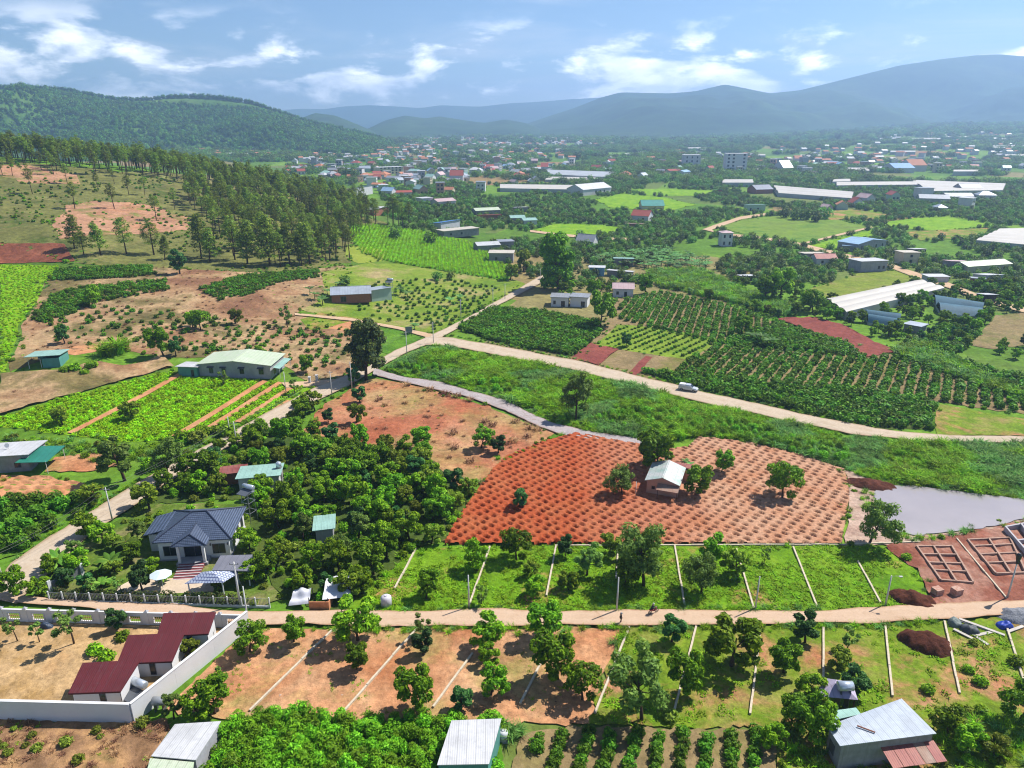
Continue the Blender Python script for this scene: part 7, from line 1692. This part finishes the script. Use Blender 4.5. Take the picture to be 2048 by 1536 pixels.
# ------------------------------------------------------------------ villa fence, hedge and gate
def villa_fence():
    a, w, rz = frame_of((100, 1203), (540, 1216)); root = empty('fence', a, rz); tag(root, 'white post fence with grey mesh panels along the villa garden', 'fence')
    n = 16; wm = WALLM('palewhite'); mesh_m = plain('fence_mesh', (.30,.31,.31), .6, .3, .2)
    for k in range(n + 1):
        x = k * w / n; MB().box(x - .08, -.08, -.3, x + .08, .08, 1.9).build('post', wm, root)
    for k in range(n):
        x0, x1 = k * w / n + .083, (k + 1) * w / n - .083
        MB().box(x0, -.1, -.3, x1, .1, .35).build('plinth', wm, root)
        b = MB().box(x0, -.02, 1.62, x1, .02, 1.68).box(x0, -.02, .42, x1, .02, .48)
        m = 9
        for j in range(m): xx = x0 + (x1 - x0) * (j + .5) / m; b.box(xx - .02, -.015, .483, xx + .02, .015, 1.617)
        b.build('panel', mesh_m, root)
    c, s = math.cos(rz), math.sin(rz); r = np.random.default_rng(3)
    C = []; RR = []
    for k in range(44):
        x = k * w / 44 + .3
        if 24 < k < 27 or k > 38: continue
        C.append((x, .75 + r.normal() * .12, .75)); RR.append((.8, .6, 1.15 + r.random() * .3))
    V, F = leaf_quads(r, C, RR, 5200, .17, shell=.7); V[:, 2] = np.maximum(V[:, 2], 0)
    hd = link('hedge', np_mesh('hedge', V, F, leafy('hedge_leaves', (.02,.05,.014), (.045,.075,.02), (.12,.09,.035)))); hd.location = a; hd.rotation_euler = (0, 0, rz); tag(hd, 'brownish green hedge behind the villa fence', 'hedge')
    x, y, z = G(105, 1185); g = empty('gate', (x, y, z), R(62)); tag(g, 'grey sliding gate with white pillars at the villa drive', 'gate')
    for xx in (-.25, 5.0): MB().box(xx - .25, -.25, -.2, xx + .25, .25, 2.4).build('pillar', wm, g)
    for k in range(12): MB().box(.1 + k * .39, -.04, .1, .1 + k * .39 + .36, .04, 2.0).build('slat', plain('gate_grey', (.24,.25,.28), .5, .4, .3), g)
    MB().box(.02, .045, .3, 4.74, .1, .4).box(.02, .045, 1.7, 4.74, .1, 1.8).build('rail', plain('gate_grey', (.24,.25,.28)), g)
villa_fence()

# ------------------------------------------------------------------ building site: foundation beams and heaps
FND = plain('foundation_concrete', (.46,.30,.23), .9, .1, dirt=.3, scale=1.5); FND2 = plain('grey_foundation', (.50,.48,.50), .9, .1, dirt=.2)
def foundation(C, label, nu, nv, mat, hgt=.45, wd=.28, dz=.25):
    P = [np.array(G(*c)[:2]) for c in C]; c0 = np.mean(P, 0); root = empty('foundation', (c0[0], c0[1], float(h(*c0)) + dz)); tag(root, label, 'foundation')
    q = lambda s, t: P[0] * (1-s) * (1-t) + P[1] * s * (1-t) + P[2] * s * t + P[3] * (1-s) * t - c0
    def beam(a, b, z=0.0):
        d = (b - a) / np.hypot(*(b - a)); n = np.array([-d[1], d[0]]) * wd / 2
        MB().hexa([(*(a - n), -.4), (*(b - n), -.4), (*(b + n), -.4), (*(a + n), -.4)], [(*(a - n), hgt + z), (*(b - n), hgt + z), (*(b + n), hgt + z), (*(a + n), hgt + z)]).build('beam', mat, root)
    for k in nu: beam(q(k, 0), q(k, 1), .004 * len(root.children))
    for k in nv: beam(q(0, k), q(1, k), -.05 - .004 * len(root.children))
foundation([(1880,1165),(1945,1170),(1902,1097),(1832,1097)], 'first rectangular foundation grid nearest the grass plots', (0, .48, 1), (0, .28, .5, .75, 1), FND)
foundation([(1990,1152),(2050,1150),(2018,1080),(1934,1084)], 'second foundation grid with square rooms', (0, .5, 1), (0, .3, .55, .8, 1), FND)
foundation([(2056,1120),(2110,1120),(2070,1052),(2008,1064)], 'pale grey raised foundation at the end of the site', (0, .5, 1), (0, .5, 1), FND2, 1.0, .3)
kerb((2012,1200),(1912,1080), 'kerb between the two foundation grids', .5, .22)
HEAP = earth('heap_soil', [(.075,.026,.016), (.12,.04,.024)], s=.4, fine=1.6, contrast=.35, bump=1.)
def heap(name, u, v, rx, ry, hgt, mat, label, rot=0, seed=1):
    x, y, z = G(u, v); n = 30; V, F = [], []
    for i in range(n):
        for j in range(n):
            a, b = (i / (n - 1) * 2 - 1) * 1.15, (j / (n - 1) * 2 - 1) * 1.15
            q = 1 - (a * a + b * b); zz = hgt * (max(q, 0) ** .8) - (.25 if q < 0 else 0)
            V.append((a * rx, b * ry, zz))
    V = np.array(V); V[:, 2] += np.where(V[:, 2] > 0, vnoise(V[:, 0] / 1.1, V[:, 1] / 1.1, seed, 4) * hgt * .45, 0)
    I_ = (np.arange(n - 1)[:, None] * n + np.arange(n - 1)[None]).ravel()
    o = link(name, np_mesh(name, V, np.stack([I_, I_ + n, I_ + n + 1, I_ + 1], -1), mat, True)); o.location = (x, y, z + .1); o.rotation_euler = (0, 0, rot); tag(o, label, 'heap')
heap('soil_heap', 1824, 1202, 3.4, 2.2, 1.5, HEAP, 'dark red soil heap beside the lamp pole', -.45, 1); heap('soil_heap', 1852, 1290, 3.7, 2.7, 1.7, HEAP, 'dark red soil mound on the lower plots', -.5, 2)
heap('gravel_heap', 2040, 1236, 3.4, 2.0, 1.2, earth('grey_heap', [(.20,.21,.24), (.28,.29,.32)], s=.5, fine=3, contrast=.3, bump=1.), 'grey gravel heap on the lane edge', 0, 3)
heap('mud_bank', 1742, 972, 5.0, 2.6, 1.2, HEAP, 'dark mud bank at the head of the pond', -.3, 4)
def bricks(u, v, label):
    x, y, z = G(u, v); root = empty('brick_pallet', (x, y, z + .15), .3); tag(root, label, 'bricks'); r = random.Random(u)
    me = [MB().box(0, 0, 0, .44, .19, .145).mesh('brick', plain('new_brick', (.56,.30,.22), .9, dirt=.25)), MB().box(0, 0, 0, .44, .19, .145).mesh('brick', plain('pale_brick', (.62,.40,.31), .9, dirt=.25))]
    MB().box(-.1, -.1, -.2, 1.5, 1.3, -.003).build('pallet', BARK, root)
    for k in range(8):
        for i in range(3):
            for j in range(6):
                if 0 < i < 2 and 0 < j < 5 and k < 7: continue
                o = link('brick', me[r.random() < .4], root); o.location = (i * .46 + r.uniform(-.01, .01), j * .2, k * .15)
bricks(1872, 1197, 'loose brick stack nearest the soil heap'); bricks(1911, 1197, 'neat square brick stack before the first foundation')
def tarp_pile(u, v, rx, ry, hgt, mat, label, name='tarpaulin', seed=1, n=22):
    x, y, z = G(u, v); V = []
    for i in range(n):
        for j in range(n):
            a, b = i / (n - 1) * 2 - 1, j / (n - 1) * 2 - 1; q = max(0, 1 - (abs(a) ** 2.6 + abs(b) ** 2.6)); V.append((a * rx, b * ry, hgt * q ** .5))
    V = np.array(V); V += np.stack([vnoise(V[:, 0] * 1.1 + k * 5, V[:, 1] * 1.1, seed + k, 4) * .55 for k in range(3)], -1) * [.4, .4, .8]; V[:, 2] = np.maximum(V[:, 2], .02)
    I_ = (np.arange(n - 1)[:, None] * n + np.arange(n - 1)[None]).ravel()
    o = link(name, np_mesh(name, V, np.stack([I_, I_ + n, I_ + n + 1, I_ + 1], -1), mat)); o.location = (x, y, z + .12); tag(o, label, 'tarpaulin')
tarp_pile(2008, 1255, 1.2, .8, .8, plain('blue_tarp', (.02,.06,.42), .5, .4), 'crumpled bright blue tarpaulin beside the gravel heap', seed=4)
tarp_pile(1938, 1262, 1.3, 1.1, .9, plain('dark_tarp', (.07,.08,.09), .6, .3), 'dark tarpaulin-covered pile among the timber', seed=9)
tarp_pile(1908, 1250, .9, .9, 1.0, plain('mixer_grey', (.16,.20,.19), .6, .3), 'small grey-green covered mixer by the lane edge', seed=14)
for k, (u, v, ln, a) in enumerate([(1955,1256,6.2,-.62),(1962,1258,5.8,-.66),(1968,1270,3.0,.3),(1925,1272,2.6,-.9),(1960,1282,2.4,1.9),(2030,1262,3.4,.4)]):
    x, y, z = G(u, v); o = MB().box(-ln/2, -.22, 0, ln/2, .22, .12).build('plank', plain('pale_timber', (.55,.50,.45), .8, dirt=.25)); o.location = (x, y, z + .2 + .14 * (k % 2)); o.rotation_euler = (.03, .02, a)
    tag(o, ['longest pale plank', 'second long plank beside it', 'short plank lying across', 'single loose plank', 'lowest plank', 'plank leaning near the blue tarpaulin'][k] + ' of the timber by the lane', 'plank', 'timber by the lane')
tarp_pile(95, 1256, .9, .5, .8, plain('dark_cover', (.03,.05,.09), .5, .3), 'dark covered bundle beside the yard wall', 'covered_bundle', 22)
# tarpaulin lean-to by the lane
def leanto():
    x, y, z = G(612, 1222); root = empty('lean_to', (x, y, z)); tag(root, 'makeshift lean-to of white tarpaulins and orange boards by the lane', 'shelter')
    wm = plain('white_tarp', (.74,.74,.80), .6, .3, dirt=.15); om = plain('orange_boards', (.62,.26,.13), .8, dirt=.3)
    MB().box(.6, -.1, -.2, 3.6, .05, 1.7).build('board_wall', om, root); MB().box(3.5, .06, -.2, 3.6, 2.4, 1.6).build('side_board', om, root)
    def cloth(pts, name):
        n = 12; V = []
        for i in range(n):
            for j in range(n):
                s, t = i/(n-1), j/(n-1); p = [(pts[0][k]*(1-s)*(1-t) + pts[1][k]*s*(1-t) + pts[2][k]*s*t + pts[3][k]*(1-s)*t) for k in range(3)]; p[2] += .3 * math.sin(s*9+t*4) * t * .6 + .15 * math.sin(t*11); V.append(p)
        I_ = (np.arange(n-1)[:, None]*n + np.arange(n-1)[None]).ravel(); link(name, np_mesh(name, np.array(V), np.stack([I_, I_+n, I_+n+1, I_+1], -1), wm, True), root)
    cloth([(2.6, .2, 1.9), (6.4, 2.5, .8), (5.6, 6.0, 2.4), (2.4, 4.2, 3.2)], 'tarpaulin'); cloth([(-2.8, .6, .5), (.5, .2, 1.2), (.3, 2.8, 2.3), (-2.4, 3.2, 1.9)], 'tarpaulin')
    for a, b in ((0.5, .3), (3.4, .2), (0.4, 2.8), (5.5, 5.8)): MB().tube([(a, b, -.2), (a, b, 2.2)], .06, 5).build('post', BARK, root)
leanto()
# brush piles along the gravel track
for k, (u, v, s) in enumerate([(815,772,1.6),(860,782,1.7),(890,790,1.9),(915,795,1.8),(940,803,1.6),(1030,846,1.5),(1060,858,1.6),(1075,862,1.5),(970,846,1.8),(985,852,1.6),(760,800,1.5),(770,812,1.3),(810,808,1.2),(908,868,1.6),(910,898,1.5),(1025,885,1.8),(1055,875,1.4),(800,890,1.4),(650,862,1.2),(940,925,1.5)]):
    x, y, z = G(u, v); plant('brush_pile', BRUSH[k % 2], x, y, s, k * 1.3, 'dry brown brush pile', 'brush pile', 'brush piles on the cleared lot', parts=False, dz=.1)
# driveway gate pillars of the long house
for u, v, lb in [(620,768,'stubby concrete gate pillar nearer the long grey house'), (634,764,'stubby concrete gate pillar nearer the main road')]:
    x, y, z = G(u, v); root = empty('gate_pillar', (x, y, z)); tag(root, lb, 'pillar'); MB().box(-.3,-.3,-.3,.3,.3,2.0).build('shaft', POLEM, root); MB().box(-.4,-.4,2.003,.4,.4,2.15).build('cap', POLEM, root)
# grey notice board by the junction
def board():
    x, y, z = G(818, 672); root = empty('billboard', (x, y, z), .2); tag(root, 'blank grey board on two posts by the driveway', 'billboard')
    for s in (-.9, .9): MB().box(s - .07, -.07, -.3, s + .07, .07, 1.2).build('post', FRAMEM, root)
    MB().box(-1.15, -.12, 1.203, 1.15, .02, 3.4).build('panel', plain('board_grey', (.22,.24,.27), .6), root)
board()
# water tower beside the metal-roofed house
heater_tower(781, 596, 6.0, 'steel water tank on a stand beside the metal-roofed house', 1.1)

# ------------------------------------------------------------------ pickup, motorbike and people
def pickup(u, v):
    A, B = G(1359, 783), G(1394, 789); x, y, z = G(u, v); rz = math.atan2(B[1] - A[1], B[0] - A[0])
    root = empty('pickup_truck', (x, y, z + .5), rz); tag(root, 'silver white pickup with canopy parked on the pale road', 'truck')
    pm = plain('silver_paint', (.62,.64,.68), .3, .5, .3, dirt=.05); dk = plain('tyre_rubber', (.02,.02,.022), .8)
    def loft(secs, name, mat):      # cross sections along the length
        n = len(secs[0]); V = [p for s in secs for p in s]; F = [tuple(range(n))[::-1], tuple(range((len(secs)-1)*n, len(secs)*n))]
        for i in range(len(secs)-1):
            for k in range(n): F.append((i*n+k, i*n+(k+1)%n, (i+1)*n+(k+1)%n, (i+1)*n+k))
        return MB().add(V, F).build(name, mat, root)
    sec = lambda x_, w, z0, z1, tw: [(x_, -w, z0), (x_, w, z0), (x_, w, (z0+z1)/2), (x_, tw, z1), (x_, -tw, z1), (x_, -w, (z0+z1)/2)]
    loft([sec(-2.6,.84,.5,1.08,.8), sec(-2.4,.9,.42,1.12,.86), sec(1.0,.92,.42,1.12,.88), sec(1.3,.92,.42,1.12,.86), sec(2.3,.9,.45,1.0,.8), sec(2.6,.78,.5,.85,.7)], 'body', pm)
    loft([sec(-.75,.84,1.12,1.75,.68), sec(-.6,.84,1.12,1.8,.7), sec(.55,.84,1.12,1.8,.7), sec(1.25,.84,1.12,1.16,.74)], 'cabin', pm)
    loft([sec(-2.5,.84,1.12,1.7,.72), sec(-2.4,.84,1.12,1.78,.74), sec(-.86,.84,1.12,1.8,.74)], 'canopy', plain('white_paint', (.78,.78,.78), .35, .5, dirt=.05))
    for s in (-1, 1):
        for x0, x1 in ((-.5, .05), (.1, .62)): MB().hexa([(x0, s*.83-.012, 1.2), (x1, s*.83-.012, 1.2), (x1, s*.83+.012, 1.2), (x0, s*.83+.012, 1.2)], [(x0+.03, s*.735-.012, 1.68), (x1-.1, s*.735-.012, 1.68), (x1-.1, s*.735+.012, 1.68), (x0+.03, s*.735+.012, 1.68)]).build('side_window', GLASS, root)
        MB().hexa([(-2.3, s*.845-.012, 1.22), (-.95, s*.845-.012, 1.22), (-.95, s*.845+.012, 1.22), (-2.3, s*.845+.012, 1.22)], [(-2.25, s*.765-.012, 1.62), (-1.0, s*.765-.012, 1.62), (-1.0, s*.765+.012, 1.62), (-2.25, s*.765+.012, 1.62)]).build('canopy_window', GLASS, root)
        for x0 in (-1.65, 1.65):
            w = MB().tube([(x0, s*.72, .38), (x0, s*.74, .38), (x0, s*.93, .38), (x0, s*.95, .38)], [.32,.38,.38,.32], 16).build('wheel', dk, root); MB().tube([(x0, s*.952, .38), (x0, s*.965, .38)], .2, 10).build('rim', plain('galvanised_steel', (.42,.44,.46)), w)
        MB().box(2.5, s*.62-.14, .72, 2.61, s*.62+.14, .84).build('headlight', plain('lamp_lens', (.8,.8,.8), .1, .5), root)
    MB().hexa([(1.2,-.7,1.17),(1.26,-.7,1.17),(1.26,.7,1.17),(1.2,.7,1.17)], [(.62,-.62,1.76),(.66,-.62,1.76),(.66,.62,1.76),(.62,.62,1.76)]).build('windscreen', GLASS, root)
    MB().box(2.55,-.8,.42,2.68,.8,.6).build('bumper', FRAMEM, root)
pickup(1376, 784)
SKIN = plain('skin', (.36,.20,.13), .6, .3, dirt=.05)
def skinned(name, joints, edges, radii, mat, parent, sub=1):
    me = bpy.data.meshes.new(name); me.from_pydata(joints, edges, []); me.materials.append(mat); o = link(name, me, parent)
    bm = bmesh.new(); bm.from_mesh(me); ly = bm.verts.layers.skin.verify()
    for v in bm.verts: r_ = radii[v.index]; v[ly].radius = (r_, r_); v[ly].use_root = (v.index == 0)
    bm.to_mesh(me); bm.free()
    o.modifiers.new('skin', 'SKIN'); s = o.modifiers.new('sub', 'SUBSURF'); s.levels = s.render_levels = sub
    for m in o.modifiers: m.show_viewport = True
    dg = bpy.context.evaluated_depsgraph_get(); ev = o.evaluated_get(dg); m2 = bpy.data.meshes.new_from_object(ev); o.modifiers.clear(); o.data = m2
    for p in m2.polygons: p.use_smooth = True
    return o
def person(name, label, loc, rz, pose, shirt, legs, hat):
    root = empty(name, loc, rz); tag(root, label, 'person')
    J = pose; E = [(0,1),(1,2),(2,3),(3,4),(2,5),(5,6),(6,7),(2,8),(8,9),(9,10),(0,11),(11,12),(12,13),(13,14),(0,15),(15,16),(16,17),(17,18)]
    Rr = [.14,.13,.13,.06,.105,.065,.045,.03,.065,.045,.03,.085,.06,.045,.04,.085,.06,.045,.04]
    skinned('body', J, E, Rr, SKIN, root)
    skinned('shirt', [J[i] for i in (0,1,2,5,6,8,9)], [(0,1),(1,2),(2,3),(3,4),(2,5),(5,6)], [.165,.155,.155,.085,.065,.085,.065], plain(shirt[0], shirt[1], .85), root)
    skinned('trousers', [J[i] for i in (0,11,12,13,15,16,17)], [(0,1),(1,2),(2,3),(0,4),(4,5),(5,6)], [.165,.105,.08,.065,.105,.08,.065], plain(legs[0], legs[1], .9), root)
    hx, hy, hz = J[4]
    MB().tube([(hx,hy,hz-.02),(hx,hy,hz+.04),(hx,hy,hz+.11),(hx,hy,hz+.16)], [.2 if hat[2] else .14,.135,.12,.03], 12).build('hat' if hat[2] else 'helmet', plain(hat[0], hat[1], .5), root, True)
    for s in (-.035, .035): MB().tube([(hx + s, hy - .1, hz - .02), (hx + s, hy - .112, hz - .02)], .014, 6).build('eye', DARKM, root)
    MB().tube([(hx, hy - .095, hz - .03), (hx, hy - .13, hz - .055)], [.012, .018], 5).build('nose', SKIN, root); MB().box(hx - .03, hy - .1, hz - .1, hx + .03, hy - .088, hz - .088).build('mouth', plain('lips', (.25,.09,.08)), root)
    for hand in (J[7], J[10]):
        for k in range(5):
            ln = (.07, .085, .09, .08, .05)[k]; MB().tube([(hand[0] + (k - 2) * .018, hand[1], hand[2] - .01), (hand[0] + (k - 2) * .02, hand[1] - .015, hand[2] - ln * .6), (hand[0] + (k - 2) * .02, hand[1] - .03, hand[2] - ln)], [.011,.01,.008], 5).build('finger', SKIN, root)
    return root
stand = [(0,0,.92),(0,0,1.15),(0,0,1.38),(0,-.01,1.5),(0,-.03,1.63),(.2,0,1.38),(.25,.03,1.1),(.24,-.1,.88),(-.2,0,1.38),(-.25,-.02,1.1),(-.24,.08,.86),(.1,0,.88),(.12,-.12,.5),(.11,-.08,.08),(.11,-.22,.04),(-.1,0,.88),(-.11,.02,.48),(-.11,.16,.1),(-.11,.06,.04)]
x, y, z = G(1241, 1251); person('person', 'person in dark clothes walking on the lane below the pole', (x, y, z + .55), R(100), stand, ('dark_shirt', (.06,.06,.09)), ('dark_trousers', (.04,.04,.05)), ('grey_cap', (.3,.3,.32), True))
def motorbike(u, v):
    x, y, z = G(u, v); root = empty('motorbike', (x, y, z + .55), R(25)); tag(root, 'red and black motorbike ridden along the lane', 'motorbike')
    dk = plain('tyre_rubber', (.02,.02,.022)); rd = plain('red_fairing', (.45,.02,.03), .3, .5); gr = plain('galvanised_steel', (.42,.44,.46))
    for x0 in (-.62, .62):
        n = 20; pts = [(x0 + .27 * math.cos(6.2832 * k / n), 0, .3 + .27 * math.sin(6.2832 * k / n)) for k in range(n + 1)]
        w = MB().tube(pts, .05, 6, False).build('wheel', dk, root, True); MB().tube([(x0, -.06, .3), (x0, .06, .3)], .1, 10).build('hub', gr, w)
    V = [(-.75,.1,.72),(-.3,.14,.5),(.1,.14,.42),(.42,.12,.5),(.5,.1,.95),(.36,.1,.98),(.2,.12,.6),(-.2,.14,.74),(-.7,.12,.84)]
    n = len(V); MB().add([(a, b, c) for a, b, c in V] + [(a, -b, c) for a, b, c in V], [tuple(range(n)), tuple(range(n, 2*n))[::-1]] + [(i, n + i, n + (i + 1) % n, (i + 1) % n) for i in range(n)]).build('fairing', rd, root)
    MB().box(-.7, -.13, .845, .02, .13, .92).build('seat', dk, root); MB().tube([(.62, 0, .3), (.44, 0, 1.05)], .04, 6).build('fork', gr, root)
    MB().tube([(.34, -.34, 1.08), (.44, -.1, 1.05), (.44, .1, 1.05), (.34, .34, 1.08)], .02, 6).build('handlebar', dk, root); MB().tube([(.5, 0, .9), (.58, 0, .9)], [.09,.07], 10).build('headlight', plain('lamp_lens', (.8,.8,.8)), root)
    for s in (-1, 1): MB().box(.3, s * .4 - .05, 1.2, .33, s * .4 + .05, 1.28).build('mirror', dk, root)
    for s in (-1, 1): MB().tube([(-.62, s*.09, .3), (-.4, s*.1, .75)], .03, 6).build('shock', gr, root)
    sit = [(0,.25,.98),(0,.2,1.2),(0,.12,1.42),(0,.08,1.53),(0,.04,1.66),(.2,.12,1.42),(.3,-.06,1.2),(.32,-.33,1.12),(-.2,.12,1.42),(-.3,-.06,1.2),(-.32,-.33,1.12),(.1,.2,.95),(.2,-.12,.88),(.2,.0,.5),(.2,-.14,.44),(-.1,.2,.95),(-.2,-.12,.88),(-.2,.0,.5),(-.2,-.14,.44)]
    person('person', 'rider in a dark jacket and pale helmet on the motorbike', (x, y, z + .55), R(25 + 90), sit, ('navy_jacket', (.05,.06,.12)), ('black_trousers', (.03,.03,.035)), ('white_helmet', (.7,.7,.72), False))
motorbike(1306, 1232)

# ------------------------------------------------------------------ labels for the many: nearest landmark, side, and rank from it
ORD = ['nearest', 'second nearest', 'third nearest', 'fourth nearest', 'fifth nearest', 'sixth nearest', 'seventh nearest', 'eighth nearest', 'ninth nearest', 'tenth nearest', 'eleventh nearest', 'twelfth nearest'] + [x + ' nearest' for x in 'thirteenth fourteenth fifteenth sixteenth seventeenth eighteenth nineteenth twentieth'.split()]
TENS = {2: 'twenty', 3: 'thirty', 4: 'forty', 5: 'fifty', 6: 'sixty', 7: 'seventy', 8: 'eighty', 9: 'ninety'}
def ordinal(n):
    if n < len(ORD): return ORD[n]
    n += 1; t, u = divmod(n, 10)
    one = ['', 'first', 'second', 'third', 'fourth', 'fifth', 'sixth', 'seventh', 'eighth', 'ninth'][u]
    if n >= 100: return 'one hundred ' + ('and ' + ordinal(n - 101).replace(' nearest', '') if n > 100 else 'th') + ' nearest'
    return (TENS[t] + '-' + one if u else TENS[t][:-1] + 'ieth') + ' nearest'
def name_them():
    LX = np.array([(a, b) for _, a, b in LANDMARKS]); bins = {}
    for it in ITEMS:
        o, desc, cat, grp, x, y = it
        d = np.hypot(LX[:, 0] - x, LX[:, 1] - y); k = int(np.argmin(d)); dx, dy = x - LX[k, 0], y - LX[k, 1]
        side = ('beyond' if dy > 0 else 'in front of') if abs(dy) > abs(dx) else ('right of' if dx > 0 else 'left of')
        bins.setdefault((desc, k, side), []).append((d[k], it))
    for (desc, k, side), v in bins.items():
        v.sort(key=lambda q: q[0])
        for n, (_, (o, ds, cat, grp, x, y)) in enumerate(v):
            lm = LANDMARKS[k][0]
            lab = f'{desc} {side} {lm}' if len(v) == 1 else f'{desc} {side} {lm}, {ordinal(n)}'
            w = lab.split()
            if len(w) > 16: lab = f'{ds} {side} {" ".join(lm.split()[:5])}, {ordinal(n)}'
            tag(o, lab, cat, grp)
name_them()
